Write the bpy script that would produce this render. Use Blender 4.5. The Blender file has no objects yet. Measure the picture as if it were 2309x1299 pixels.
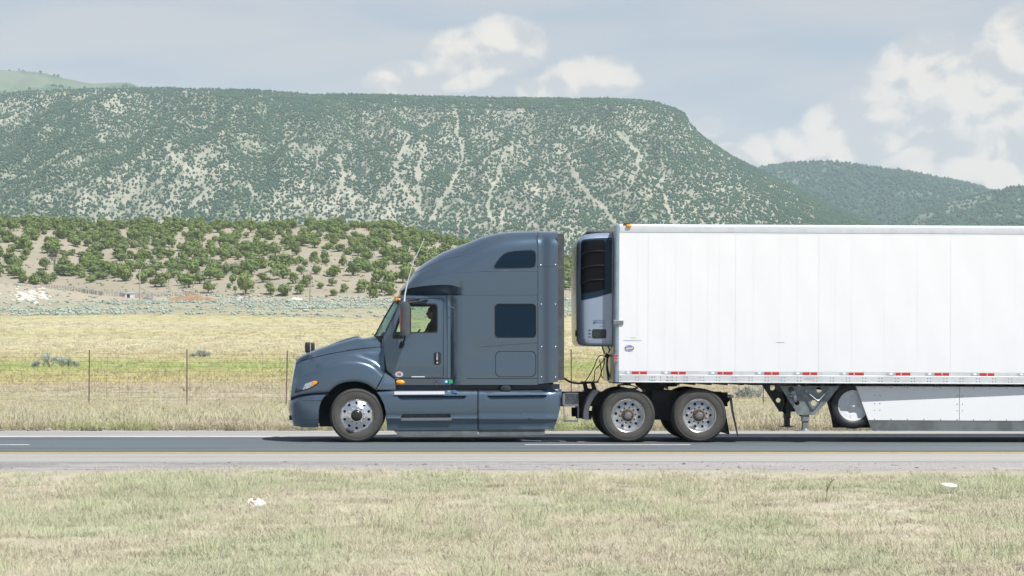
import bpy, bmesh, math, random
import numpy as np
from mathutils import Vector, Matrix

random.seed(7)
RNG = np.random.default_rng(11)
PI = math.pi
rad = math.radians
scene = bpy.context.scene
COL = scene.collection

# ------------------------------------------------------------------ camera
F_PX, PCX, PCY, CAM_H = 5019.0, 960.0, 794.0, 1.71      # focal length and principal point in photo pixels, eye height
cam_d = bpy.data.cameras.new('camera')
cam = bpy.data.objects.new('camera', cam_d)
COL.objects.link(cam)
cam.location = (0, 0, CAM_H)
cam.rotation_euler = (rad(90), 0, 0)
cam_d.sensor_width = 36.0
cam_d.lens = 36.0 * F_PX / 2309.0
cam_d.shift_x = (1154.5 - PCX) / 2309.0
cam_d.shift_y = (PCY - 649.5) / 2309.0
cam_d.clip_start = 0.5
cam_d.clip_end = 30000
scene.camera = cam

# ------------------------------------------------------------------ light
SUN_TRAVEL = Vector((-0.42, 0.47, -0.95)).normalized()
SUN_DIR = -SUN_TRAVEL
sun_d = bpy.data.lights.new('sun', 'SUN')
sun_d.energy = 5.0
sun_d.angle = rad(0.5)
sun_d.color = (1.0, 0.965, 0.915)
sun = bpy.data.objects.new('sun', sun_d)
COL.objects.link(sun)
sun.location = (40, -40, 90)
sun.rotation_euler = SUN_TRAVEL.to_track_quat('-Z', 'Y').to_euler()

world = bpy.data.worlds.new('World')
scene.world = world
world.use_nodes = True
scene.view_settings.view_transform = 'Standard'
scene.view_settings.look = 'None'
scene.view_settings.gamma = 1.0
scene.view_settings.use_curve_mapping = False
scene.view_settings.exposure = 0.36
scene.cycles.volume_bounces = 1
scene.cycles.max_bounces = 8
scene.cycles.transparent_max_bounces = 16


class NT:
    """small helper to write node trees"""
    def __init__(self, tree):
        self.t = tree
        self.n = tree.nodes
        self.l = tree.links

    def new(self, kind, **kw):
        nd = self.n.new(kind)
        for k, v in kw.items():
            setattr(nd, k, v)
        return nd

    def put(self, sock, v):
        if v is None:
            return
        if hasattr(v, 'is_output'):
            self.l.new(v, sock)
        elif hasattr(v, 'outputs'):
            self.l.new(v.outputs[0], sock)
        else:
            sock.default_value = v

    def math(self, op, a, b=None, c=None, clamp=False):
        nd = self.new('ShaderNodeMath', operation=op, use_clamp=clamp)
        self.put(nd.inputs[0], a)
        self.put(nd.inputs[1], b)
        self.put(nd.inputs[2], c)
        return nd.outputs[0]

    def mix(self, f, a, b, blend='MIX'):
        nd = self.new('ShaderNodeMix', data_type='RGBA', blend_type=blend)
        self.put(nd.inputs[0], f)
        self.put(nd.inputs[6], a)
        self.put(nd.inputs[7], b)
        return nd.outputs[2]

    def noise(self, vec, scale, detail=4.0, rough=0.55, dist=0.0):
        nd = self.new('ShaderNodeTexNoise')
        self.put(nd.inputs['Vector'], vec)
        nd.inputs['Scale'].default_value = scale
        nd.inputs['Detail'].default_value = detail
        nd.inputs['Roughness'].default_value = rough
        nd.inputs['Distortion'].default_value = dist
        return nd.outputs['Fac']

    def step(self, v, a, b, lo=0.0, hi=1.0):
        nd = self.new('ShaderNodeMapRange', interpolation_type='SMOOTHSTEP')
        self.put(nd.inputs[0], v)
        nd.inputs[1].default_value = a
        nd.inputs[2].default_value = b
        nd.inputs[3].default_value = lo
        nd.inputs[4].default_value = hi
        return nd.outputs[0]

    def scale(self, vec, s):
        nd = self.new('ShaderNodeVectorMath', operation='MULTIPLY')
        self.put(nd.inputs[0], vec)
        nd.inputs[1].default_value = s
        return nd.outputs[0]

    def ramp(self, fac, stops, interp='LINEAR'):
        nd = self.new('ShaderNodeValToRGB')
        nd.color_ramp.interpolation = interp
        e = nd.color_ramp.elements
        while len(e) > 1:
            e.remove(e[-1])
        e[0].position, e[0].color = stops[0][0], (*stops[0][1][:3], 1)
        for p, c in stops[1:]:
            x = e.new(p)
            x.color = (*c[:3], 1)
        self.put(nd.inputs[0], fac)
        return nd.outputs[0]


# ---- sky: Nishita sky with high thin cloud and cumulus laid over it by direction
SKY_STRENGTH = 0.08
w = NT(world.node_tree)
w.n.clear()
out = w.new('ShaderNodeOutputWorld')
bg = w.new('ShaderNodeBackground')
bg.inputs['Strength'].default_value = SKY_STRENGTH
sky = w.new('ShaderNodeTexSky', sky_type='NISHITA')
sky.sun_disc = False
sky.sun_elevation = math.asin(SUN_DIR.z)
sky.sun_rotation = math.atan2(SUN_DIR.x, SUN_DIR.y)
sky.altitude = 1500
sky.air_density = 1.0
sky.dust_density = 1.0
tc = w.new('ShaderNodeTexCoord')
sep = w.new('ShaderNodeSeparateXYZ')
w.put(sep.inputs[0], tc.outputs['Generated'])
az = w.math('ARCTAN2', sep.outputs[0], sep.outputs[1])
el = w.math('ARCSINE', sep.outputs[2])
cmb = w.new('ShaderNodeCombineXYZ')
w.put(cmb.inputs[0], az)
w.put(cmb.inputs[1], w.math('MULTIPLY', el, 1.25))
dirv = cmb.outputs[0]
wn = w.noise(dirv, 26.0, 8.0, 0.56, 0.4)
wn2 = w.noise(dirv, 75.0, 6.0, 0.6)
wn3 = w.noise(dirv, 210.0, 5.0, 0.6)
edge = w.math('ADD', w.math('MULTIPLY', w.math('SUBTRACT', wn, 0.5), 1.8),
              w.math('ADD', w.math('MULTIPLY', w.math('SUBTRACT', wn2, 0.5), 1.2), w.math('MULTIPLY', w.math('SUBTRACT', wn3, 0.5), 0.5)))
BLOBS = [(2070, 190, 130, 100), (2180, 260, 210, 150), (1990, 300, 160, 100), (2270, 120, 80, 85), (2330, 300, 120, 150),
         (1800, 350, 150, 60), (1890, 310, 110, 75), (2200, 400, 260, 60),
         (1135, 105, 105, 72), (1045, 140, 95, 75), (925, 185, 105, 48), (1335, 185, 120, 56), (1235, 205, 80, 34),
         (1595, 292, 38, 26), (1640, 350, 60, 25)]
den = None
for (px, py, rx, ry) in BLOBS:
    u0, v0, a, b = (px - PCX) / F_PX, (PCY - py) / F_PX, rx / F_PX, ry / F_PX
    du = w.math('DIVIDE', w.math('SUBTRACT', az, u0), a)
    dv = w.math('DIVIDE', w.math('SUBTRACT', el, v0), b)
    q = w.math('SUBTRACT', 1.0, w.math('ADD', w.math('MULTIPLY', du, du), w.math('MULTIPLY', dv, dv)))
    den = q if den is None else w.math('SMOOTH_MAX', den, q, 0.4)
# the same kind of cloud over the rest of the sky, by noise alone
far_n = w.noise(w.scale(dirv, (1.0, 1.9, 1.0)), 3.2, 6.0, 0.5)
far_d = w.math('MULTIPLY', w.math('SUBTRACT', far_n, 0.60), 9.0)
in_view = w.math('MULTIPLY', w.step(w.math('ABSOLUTE', az), 0.45, 0.32), w.step(el, 0.30, 0.20))
far_d = w.math('SUBTRACT', far_d, w.math('MULTIPLY', in_view, 8.0))
dsum = w.math('ADD', w.math('MAXIMUM', w.math('MULTIPLY', den, 1.9), far_d), edge)
cum = w.step(dsum, -0.20, 0.60)
core = w.step(dsum, 0.1, 1.5)
hv = w.scale(dirv, (1.0, 4.5, 1.0))
hi_ = w.step(el, 0.42, 0.14)
thin = w.math('MULTIPLY', w.step(w.noise(hv, 5.0, 6.0, 0.52, 0.3), 0.28, 0.60), w.math('ADD', 0.2, w.math('MULTIPLY', hi_, 0.8)))
toward = w.new('ShaderNodeVectorMath', operation='ADD')
w.put(toward.inputs[0], dirv)
toward.inputs[1].default_value = (0.0045, 0.0075, 0.0)
relief = w.math('SUBTRACT', w.noise(dirv, 40.0, 6.0, 0.5, 0.3), w.noise(toward.outputs[0], 40.0, 6.0, 0.5, 0.3))
shade_n = w.math('ADD', w.math('MULTIPLY', relief, 1.5), w.math('ADD', 0.24, w.math('MULTIPLY', w.noise(dirv, 14.0, 3.0, 0.5), 0.5)))
low = w.step(el, 0.34, 0.08)
base_sky = w.mix(w.math('MULTIPLY', low, 0.85), sky.outputs[0], (4.1, 4.65, 5.6, 1))
sky1 = w.mix(w.math('MULTIPLY', thin, 0.75), base_sky, (6.0, 5.72, 5.95, 1))
cloud_c = w.mix(w.step(shade_n, 0.34, 0.62), (5.9, 5.75, 5.95, 1), (9.1, 8.2, 7.45, 1))
sky2 = w.mix(w.math('MULTIPLY', cum, w.math('ADD', 0.72, w.math('MULTIPLY', core, 0.28))), sky1, cloud_c)
w.put(bg.inputs['Color'], sky2)
w.l.new(bg.outputs[0], out.inputs[0])

# ------------------------------------------------------------------ numeric helpers
def PT(px, py, Y):
    """point of the place seen at photo pixel (px, py) at distance Y"""
    return ((px - PCX) * Y / F_PX, Y, CAM_H - (py - PCY) * Y / F_PX)


def pchip(xs, ys):
    xs = np.asarray(xs, float)
    ys = np.asarray(ys, float)
    h = np.diff(xs)
    d = np.diff(ys) / h
    m = np.zeros_like(xs)
    for i in range(1, len(xs) - 1):
        if d[i - 1] * d[i] > 0:
            w1, w2 = 2 * h[i] + h[i - 1], h[i] + 2 * h[i - 1]
            m[i] = (w1 + w2) / (w1 / d[i - 1] + w2 / d[i])
    m[0], m[-1] = d[0], d[-1]

    def f(x):
        x = np.clip(np.asarray(x, float), xs[0], xs[-1])
        i = np.clip(np.searchsorted(xs, x) - 1, 0, len(xs) - 2)
        t = (x - xs[i]) / h[i]
        return ((1 + 2 * t) * (1 - t) ** 2 * ys[i] + t * (1 - t) ** 2 * h[i] * m[i]
                + t * t * (3 - 2 * t) * ys[i + 1] + t * t * (t - 1) * h[i] * m[i + 1])
    return f


_PERM = np.random.default_rng(5).random((256, 256))


def vnoise(x, y):
    xi, yi = np.floor(x).astype(int), np.floor(y).astype(int)
    fx, fy = x - xi, y - yi
    fx, fy = fx * fx * (3 - 2 * fx), fy * fy * (3 - 2 * fy)
    g = lambda a, b: _PERM[a & 255, b & 255]
    return ((g(xi, yi) * (1 - fx) + g(xi + 1, yi) * fx) * (1 - fy)
            + (g(xi, yi + 1) * (1 - fx) + g(xi + 1, yi + 1) * fx) * fy)


def fbm(x, y, octaves=4, gain=0.5):
    x, y = np.asarray(x, float), np.asarray(y, float)
    s, a, tot = 0.0, 1.0, 0.0
    for k in range(octaves):
        s = s + a * vnoise(x * 2 ** k + 17.3 * k, y * 2 ** k + 5.1 * k)
        tot += a
        a *= gain
    return s / tot


def sstep(a, b, x):
    t = np.clip((np.asarray(x, float) - a) / (b - a), 0, 1)
    return t * t * (3 - 2 * t)


# ------------------------------------------------------------------ materials
MATS = {}


def mat(name, color, rough=0.6, metal=0.0, coat=0.0, grain=0.0, gscale=20.0, bump=0.0, bscale=60.0, spec=0.5, color2=None, lo=0.35, hi=0.65):
    m = bpy.data.materials.new(name)
    m.use_nodes = True
    t = NT(m.node_tree)
    b = t.n['Principled BSDF']
    b.inputs['Roughness'].default_value = rough
    b.inputs['Metallic'].default_value = metal
    b.inputs['Coat Weight'].default_value = coat
    b.inputs['Coat Roughness'].default_value = 0.05
    b.inputs['Specular IOR Level'].default_value = spec
    tc = t.new('ShaderNodeTexCoord').outputs['Object']
    if grain > 0 or color2:
        c2 = color2 or tuple(max(0.0, c * (1 - grain)) for c in color)
        n = t.noise(tc, gscale, 5.0, 0.6)
        t.put(b.inputs['Base Color'], t.mix(t.step(n, lo, hi), (*color, 1), (*c2, 1)))
        if rough < 0.95:
            t.put(b.inputs['Roughness'], t.step(n, 0.2, 0.8, max(0.02, rough - 0.05), min(1, rough + 0.08)))
    else:
        b.inputs['Base Color'].default_value = (*color, 1)
    if bump > 0:
        bn = t.new('ShaderNodeBump')
        bn.inputs['Strength'].default_value = 1.0
        bn.inputs['Distance'].default_value = bump
        t.put(bn.inputs['Height'], t.noise(tc, bscale, 4.0, 0.6))
        t.l.new(bn.outputs[0], b.inputs['Normal'])
    MATS[name] = m
    return m


def glass_mat(name, tint, refl=0.06, rough=0.02):
    m = bpy.data.materials.new(name)
    m.use_nodes = True
    t = NT(m.node_tree)
    t.n.clear()
    o = t.new('ShaderNodeOutputMaterial')
    tr = t.new('ShaderNodeBsdfTransparent')
    tr.inputs[0].default_value = (*tint, 1)
    gl = t.new('ShaderNodeBsdfGlossy')
    gl.inputs['Roughness'].default_value = rough
    fr = t.new('ShaderNodeFresnel')
    fr.inputs[0].default_value = 1.45
    mx = t.new('ShaderNodeMixShader')
    t.put(mx.inputs[0], t.math('MULTIPLY', fr.outputs[0], refl * 8, clamp=True))
    t.l.new(tr.outputs[0], mx.inputs[1])
    t.l.new(gl.outputs[0], mx.inputs[2])
    t.l.new(mx.outputs[0], o.inputs[0])
    MATS[name] = m
    return m


# ------------------------------------------------------------------ objects
def tag(o, label=None, cat=None, group=None, kind=None):
    if label:
        o['label'] = label
    if cat:
        o['category'] = cat
    if group:
        o['group'] = group
    if kind:
        o['kind'] = kind
    return o


ORIGIN = {}


def thing(name, loc, label, cat, group=None):
    o = bpy.data.objects.new(name, None)
    o.empty_display_size = 0.3
    COL.objects.link(o)
    o.location = loc
    ORIGIN[o.name] = Vector(loc)
    return tag(o, label, cat, group)


def origin_of(p):
    while p is not None:
        if p.name in ORIGIN:
            return ORIGIN[p.name]
        p = p.parent
    return Vector((0, 0, 0))


def mesh_data(name, V, F, m, smooth=None):
    me = bpy.data.meshes.new(name)
    me.from_pydata([tuple(map(float, v)) for v in V], [], [tuple(map(int, f)) for f in F])
    me.validate()
    if m is not None:
        for mm in (m if isinstance(m, (list, tuple)) else [m]):
            me.materials.append(mm)
    if smooth is not None:
        me.shade_smooth()
        if smooth < 179:
            me.set_sharp_from_angle(angle=rad(smooth))
    me.update()
    return me


def obj(name, V, F, m, parent=None, smooth=None, label=None):
    V = np.asarray(V, float).reshape(-1, 3)
    o_ = origin_of(parent)
    V = V - np.array(o_)
    o = bpy.data.objects.new(name, mesh_data(name, V, F, m, smooth))
    COL.objects.link(o)
    o.parent = parent
    if label:
        o['label'] = label
    return o


def struct(name, V, F, m, smooth=None, parent=None, kind='structure'):
    o = obj(name, V, F, m, parent, smooth)
    if parent is None:
        o['kind'] = kind
    return o


def fast_mesh(name, V, F, m, smooth=False):
    """large triangle or quad meshes from arrays"""
    V = np.asarray(V, np.float32)
    F = np.asarray(F, np.int32)
    k = F.shape[1]
    me = bpy.data.meshes.new(name)
    me.vertices.add(len(V))
    me.vertices.foreach_set('co', V.ravel())
    me.loops.add(F.size)
    me.loops.foreach_set('vertex_index', F.ravel())
    me.polygons.add(len(F))
    me.polygons.foreach_set('loop_start', np.arange(0, F.size, k, dtype=np.int32))
    if smooth:
        me.polygons.foreach_set('use_smooth', np.ones(len(F), bool))
    me.materials.append(m)
    me.update(calc_edges=True)
    return me


def fast_obj(name, V, F, m, smooth=False):
    o = bpy.data.objects.new(name, fast_mesh(name, V, F, m, smooth))
    COL.objects.link(o)
    return o


def grid_faces(nu, nv):
    i = np.arange(nu - 1)[:, None] * nv + np.arange(nv - 1)[None, :]
    i = i.ravel()
    return np.stack([i, i + 1, i + nv + 1, i + nv], 1)


class MB:
    """collects shapes for one mesh"""
    def __init__(self):
        self.V, self.F = [], []

    def add(self, V, F):
        n = len(self.V)
        self.V += [tuple(v) for v in V]
        self.F += [tuple(i + n for i in f) for f in F]
        return self

    def box(self, c, s, rot=None, bev=0.0):
        bm = bmesh.new()
        bmesh.ops.create_cube(bm, size=1.0)
        bmesh.ops.scale(bm, vec=s, verts=bm.verts)
        if bev > 0:
            bmesh.ops.bevel(bm, geom=bm.edges[:], offset=bev, segments=2, affect='EDGES', profile=0.5)
        if rot is not None:
            bmesh.ops.transform(bm, matrix=rot.to_4x4(), verts=bm.verts)
        bmesh.ops.translate(bm, vec=c, verts=bm.verts)
        bm.verts.index_update()
        self.add([v.co[:] for v in bm.verts], [[v.index for v in f.verts] for f in bm.faces])
        bm.free()
        return self

    def tube(self, pts, r, n=8, cap=True):
        pts = [Vector(p) for p in pts]
        rs = r if hasattr(r, '__len__') else [r] * len(pts)
        V, F = [], []
        up = None
        for i, p in enumerate(pts):
            d = (pts[min(i + 1, len(pts) - 1)] - pts[max(i - 1, 0)]).normalized()
            if up is None:
                up = Vector((0, 0, 1)) if abs(d.z) < 0.9 else Vector((1, 0, 0))
            a = d.cross(up).normalized()
            b = a.cross(d).normalized()
            up = b
            for k in range(n):
                t = 2 * PI * k / n
                V.append(p + (a * math.cos(t) + b * math.sin(t)) * rs[i])
        for i in range(len(pts) - 1):
            for k in range(n):
                F.append((i * n + k, i * n + (k + 1) % n, (i + 1) * n + (k + 1) % n, (i + 1) * n + k))
        if cap:
            F.append(tuple(range(n - 1, -1, -1)))
            F.append(tuple((len(pts) - 1) * n + k for k in range(n)))
        return self.add(V, F)

    def lathe(self, prof, n=48, c=(0, 0, 0), axis='Y'):
        """profile of (radius, along) turned about an axis through c"""
        V, F = [], []
        for (r, y) in prof:
            for k in range(n):
                t = 2 * PI * k / n
                a, b = r * math.cos(t), r * math.sin(t)
                V.append({'Y': (c[0] + a, c[1] + y, c[2] + b), 'Z': (c[0] + a, c[1] + b, c[2] + y), 'X': (c[0] + y, c[1] + a, c[2] + b)}[axis])
        for i in range(len(prof) - 1):
            for k in range(n):
                F.append((i * n + k, (i + 1) * n + k, (i + 1) * n + (k + 1) % n, i * n + (k + 1) % n))
        return self.add(V, F)

    def build(self, name, m, parent=None, smooth=None, label=None):
        return obj(name, self.V, self.F, m, parent, smooth, label)

    def build_each(self, name, m, parent=None, smooth=None):
        """one object for each separate piece"""
        up = list(range(len(self.V)))

        def find(i):
            while up[i] != i:
                up[i] = up[up[i]]
                i = up[i]
            return i
        for f in self.F:
            for k in f[1:]:
                up[find(k)] = find(f[0])
        sets = {}
        for f in self.F:
            sets.setdefault(find(f[0]), []).append(f)
        res = []
        for fs in sets.values():
            ids = sorted({i for f in fs for i in f})
            at = {i: k for k, i in enumerate(ids)}
            res.append(obj(name, [self.V[i] for i in ids], [tuple(at[i] for i in f) for f in fs], m, parent, smooth))
        return res


def fill2d(outer, holes=(), cuts_x=(), cuts_y=()):
    """triangulate a flat outline with holes, cut along grid lines; returns points, faces, boundary edges"""
    bm = bmesh.new()
    for loop in [outer, *holes]:
        vs = [bm.verts.new((p[0], p[1], 0)) for p in loop]
        for i in range(len(vs)):
            bm.edges.new((vs[i], vs[(i + 1) % len(vs)]))
    bmesh.ops.triangle_fill(bm, use_beauty=True, use_dissolve=False, edges=bm.edges[:])
    for x in cuts_x:
        bmesh.ops.bisect_plane(bm, geom=bm.verts[:] + bm.edges[:] + bm.faces[:], plane_co=(x, 0, 0), plane_no=(1, 0, 0), dist=1e-6)
    for y in cuts_y:
        bmesh.ops.bisect_plane(bm, geom=bm.verts[:] + bm.edges[:] + bm.faces[:], plane_co=(0, y, 0), plane_no=(0, 1, 0), dist=1e-6)
    for f in bm.faces:
        if f.normal.z < 0:
            f.normal_flip()
    bm.verts.index_update()
    P = [(v.co.x, v.co.y) for v in bm.verts]
    Fc = [[v.index for v in f.verts] for f in bm.faces]
    B = []
    for e in bm.edges:
        if len(e.link_faces) == 1:
            l = e.link_loops[0]
            B.append((l.vert.index, l.link_loop_next.vert.index))
    bm.free()
    return P, Fc, B


def sheet(outer, holes, front, back, cuts_x=(), cuts_y=()):
    """solid sheet: front(p) and back(p) place each outline point in space"""
    P, Fc, B = fill2d(outer, holes, cuts_x, cuts_y)
    n = len(P)
    V = [front(*p) for p in P] + [back(*p) for p in P]
    F = [tuple(f) for f in Fc] + [tuple(i + n for i in reversed(f)) for f in Fc]
    F += [(b, a, a + n, b + n) for a, b in B]
    return V, F


def rrect(x0, y0, x1, y1, r, n=5):
    pts = []
    for cx, cy, a0 in ((x1 - r, y1 - r, 0), (x0 + r, y1 - r, 90), (x0 + r, y0 + r, 180), (x1 - r, y0 + r, 270)):
        for k in range(n + 1):
            a = rad(a0 + 90 * k / n)
            pts.append((cx + r * math.cos(a), cy + r * math.sin(a)))
    return pts


def circ(cx, cy, r, n=16, ry=None):
    return [(cx + r * math.cos(2 * PI * k / n), cy + (ry or r) * math.sin(2 * PI * k / n)) for k in range(n)]


def text_mesh(s, size, extrude=0.002):
    cu = bpy.data.curves.new('lettering', 'FONT')
    cu.body = s
    cu.size = size
    cu.extrude = extrude
    cu.align_x = 'CENTER'
    cu.align_y = 'CENTER'
    cu.resolution_u = 2
    o = bpy.data.objects.new('lettering', cu)
    COL.objects.link(o)
    bpy.context.view_layer.update()
    me = o.to_mesh()
    V = [v.co[:] for v in me.vertices]
    F = [tuple(p.vertices) for p in me.polygons]
    o.to_mesh_clear()
    bpy.data.objects.remove(o)
    bpy.data.curves.remove(cu)
    return V, F

# ================================================================== GROUND, ROAD, HILLS
_gz = pchip([-600, -30, 12, 24, 31.5, 33.0, 34.6, 48.6, 51, 56, 83, 100, 140, 215, 300, 395, 510, 600, 800, 1500, 6500],
            [-0.3, -0.1, -0.12, -0.16, -0.10, -0.03, -0.05, -0.05, -0.05, -0.22, -0.34, -0.10, 0.71, 2.6, 4.9, 8.0, 12.3, 16.6, 19, 22, 30])


def ground_z(X, Y):
    X, Y = np.asarray(X, float), np.asarray(Y, float)
    road = sstep(31.0, 33.5, Y) * (1 - sstep(49, 53, Y))
    n = (fbm(X * 0.55, Y * 0.55, 4) - 0.5) * 0.20 + (fbm(X * 0.12 + 9, Y * 0.12, 3) - 0.5) * 0.22
    far = sstep(70, 300, Y)
    n = n * (1 - road) * (1 - far) + far * (fbm(X * 0.02, Y * 0.02, 3) - 0.5) * 1.2
    mound = 5.2 * np.exp(-(((X + 125) / 34) ** 2)) * np.exp(-(((Y - 560) / 42) ** 2))      # bare earth bank at the far left
    return _gz(Y) + n - 0.10 * road * 0.3 + mound


# land cover: what grows at each distance from the road (log distance), shared by the ground and the grass on it
LAND = [(12, (0.49, 0.455, 0.36)), (24, (0.50, 0.46, 0.365)), (32, (0.46, 0.425, 0.33)), (33, (0.37, 0.35, 0.33)), (49, (0.36, 0.34, 0.30)), (52, (0.30, 0.31, 0.15)), (62, (0.31, 0.32, 0.16)),
        (70, (0.43, 0.38, 0.28)), (92, (0.45, 0.385, 0.32)), (103, (0.45, 0.395, 0.29)), (112, (0.46, 0.40, 0.18)), (126, (0.42, 0.40, 0.15)), (134, (0.28, 0.40, 0.09)), (148, (0.36, 0.40, 0.13)),
        (165, (0.48, 0.44, 0.23)), (215, (0.54, 0.50, 0.33)), (262, (0.49, 0.455, 0.25)), (330, (0.54, 0.50, 0.34)), (385, (0.46, 0.43, 0.22)),
        (405, (0.38, 0.35, 0.27)), (440, (0.36, 0.355, 0.24)), (480, (0.33, 0.35, 0.25)), (520, (0.36, 0.34, 0.27)), (600, (0.42, 0.34, 0.27)), (6500, (0.42, 0.35, 0.28))]
L0, L1 = math.log(12), math.log(6500)


def land_colour(X, Y):
    l = np.log(np.clip(Y, 12, 6500))
    l = l + (fbm(np.asarray(X) * 0.012, Y * 0.03, 3) - 0.5) * 0.16 * sstep(80, 130, Y)
    ks = np.log([a for a, _ in LAND])
    return np.stack([np.interp(l, ks, [c[i] for _, c in LAND]) for i in range(3)], -1)


gm = bpy.data.materials.new('dry_ground')
gm.use_nodes = True
t = NT(gm.node_tree)
b = t.n['Principled BSDF']
b.inputs['Roughness'].default_value = 0.95
b.inputs['Specular IOR Level'].default_value = 0.1
pos = t.new('ShaderNodeNewGeometry').outputs['Position']
sp = t.new('ShaderNodeSeparateXYZ')
t.put(sp.inputs[0], pos)
wide = t.scale(pos, (0.012, 0.03, 0.0))
mid = t.scale(pos, (0.10, 0.16, 0.0))
ly = t.math('LOGARITHM', t.math('MAXIMUM', sp.outputs[1], 12.0), math.e)
warp = t.math('MULTIPLY', t.math('SUBTRACT', t.noise(wide, 1.0, 4.0, 0.55), 0.5), t.step(sp.outputs[1], 80, 130, 0.0, 0.34))
fac = t.math('DIVIDE', t.math('SUBTRACT', t.math('ADD', ly, warp), L0), L1 - L0)
land = t.ramp(fac, [((math.log(a) - L0) / (L1 - L0), c) for a, c in LAND])
n1 = t.noise(mid, 1.0, 6.0, 0.62)
n2 = t.noise(t.scale(pos, (0.35, 1.3, 1.0)), 1.6, 5.0, 0.65)
land = t.mix(t.step(n1, 0.48, 0.70, 0.0, 0.42), land, (0.26, 0.31, 0.12, 1))
land = t.mix(t.step(n1, 0.50, 0.28, 0.0, 0.45), land, (0.52, 0.45, 0.30, 1))
land = t.mix(t.step(n2, 0.50, 0.72, 0.0, 0.5), land, (0.56, 0.51, 0.38, 1))
soil = t.step(t.noise(pos, 0.55, 5.0, 0.6), 0.52, 0.66)
land = t.mix(t.math('MULTIPLY', soil, t.step(sp.outputs[1], 110, 60, 0.0, 0.75)), land, (0.43, 0.36, 0.29, 1))
land = t.mix(t.step(t.noise(pos, 9.0, 5.0, 0.7), 0.42, 0.72, 0.0, 0.5), land, (0.24, 0.21, 0.15, 1))
t.put(b.inputs['Base Color'], land)
bp = t.new('ShaderNodeBump')
bp.inputs['Distance'].default_value = 0.05
t.put(bp.inputs['Height'], t.noise(pos, 6.0, 6.0, 0.65))
t.l.new(bp.outputs[0], b.inputs['Normal'])

gx = np.unique(np.concatenate([np.linspace(-14, 14, 113), np.linspace(-60, 60, 81), np.linspace(-300, 300, 101), np.linspace(-2400, 2400, 41)]))
gy = np.unique(np.concatenate([np.linspace(-600, 8, 20), np.linspace(8, 33, 101), np.linspace(33, 100, 90), np.linspace(100, 700, 140), np.linspace(700, 6500, 40)]))
XX, YY = np.meshgrid(gx, gy, indexing='ij')
ZZ = ground_z(XX, YY)
g_o = fast_obj('ground', np.stack([XX, YY, ZZ], -1).reshape(-1, 3), grid_faces(len(gx), len(gy))[:, ::-1], gm, True)
g_o['kind'] = 'structure'


def road_mat(name, c1, c2, streak=0.0, rough=0.85, grain=140.0):
    m = bpy.data.materials.new(name)
    m.use_nodes = True
    t = NT(m.node_tree)
    b = t.n['Principled BSDF']
    b.inputs['Roughness'].default_value = rough
    b.inputs['Specular IOR Level'].default_value = 0.3
    pos = t.new('ShaderNodeNewGeometry').outputs['Position']
    c = t.mix(t.step(t.noise(pos, grain, 3.0, 0.7), 0.3, 0.7), (*c1, 1), (*c2, 1))
    c = t.mix(t.step(t.noise(t.scale(pos, (0.05, 1.6, 1.0)), 1.0, 5.0, 0.6), 0.42, 0.66, 0.0, streak), c, (*[x * 0.62 for x in c1], 1))
    c = t.mix(t.step(t.noise(t.scale(pos, (0.25, 0.8, 1.0)), 1.0, 4.0, 0.6), 0.55, 0.75, 0.0, streak * 0.7), c, (*[min(1, x * 1.25) for x in c2], 1))
    t.put(b.inputs['Base Color'], c)
    bp = t.new('ShaderNodeBump')
    bp.inputs['Distance'].default_value = 0.004
    t.put(bp.inputs['Height'], t.noise(pos, grain * 0.8, 2.0, 0.6))
    t.l.new(bp.outputs[0], b.inputs['Normal'])
    MATS[name] = m
    return m


asphalt = road_mat('asphalt', (0.095, 0.118, 0.132), (0.150, 0.172, 0.185), 0.5)
pale_paving = road_mat('pale_shoulder_paving', (0.31, 0.305, 0.285), (0.42, 0.41, 0.385), 0.45, 0.9, 60.0)
gravel_m = road_mat('gravel', (0.20, 0.195, 0.19), (0.46, 0.44, 0.42), 0.5, 0.95, 55.0)
white_line = mat('white_road_paint', (0.78, 0.78, 0.76), 0.7, grain=0.25, gscale=3.0)
yellow_line = mat('yellow_road_paint', (0.66, 0.47, 0.13), 0.7, grain=0.25, gscale=3.0)


def strip(name, y0, y1, ztop, m, parent=None, x0=-700, x1=700, drop=0.06, n=60):
    xs = np.linspace(x0, x1, n)
    V, F = [], []
    for x in xs:
        V += [(x, y0, ztop - drop), (x, y0, ztop), (x, y1, ztop), (x, y1, ztop - drop)]
    for i in range(n - 1):
        for k in range(3):
            F.append((4 * i + k, 4 * i + 4 + k, 4 * i + 5 + k, 4 * i + 1 + k))
    o = obj(name, V, F, m, parent)
    if parent is None:
        o['kind'] = 'structure'
    return o


road = strip('road', 37.55, 45.05, 0.0, asphalt)
strip('road_shoulder', 34.75, 37.546, 0.0, pale_paving)
strip('road_shoulder', 45.054, 48.2, 0.0, pale_paving)
strip('yellow_edge_line', 37.62, 37.86, 0.004, yellow_line, road, drop=0.003)
strip('white_edge_line', 44.80, 45.02, 0.004, white_line, road, drop=0.003)
# broken centre line: 10 ft dashes every 40 ft
for k in range(-12, 13):
    x1 = PT(66, 1003, 41.05)[0] + 12.19 * k
    strip('lane_dash', 41.0, 41.13, 0.004, white_line, road, x0=x1 - 3.05, x1=x1, drop=0.003, n=2)

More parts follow.
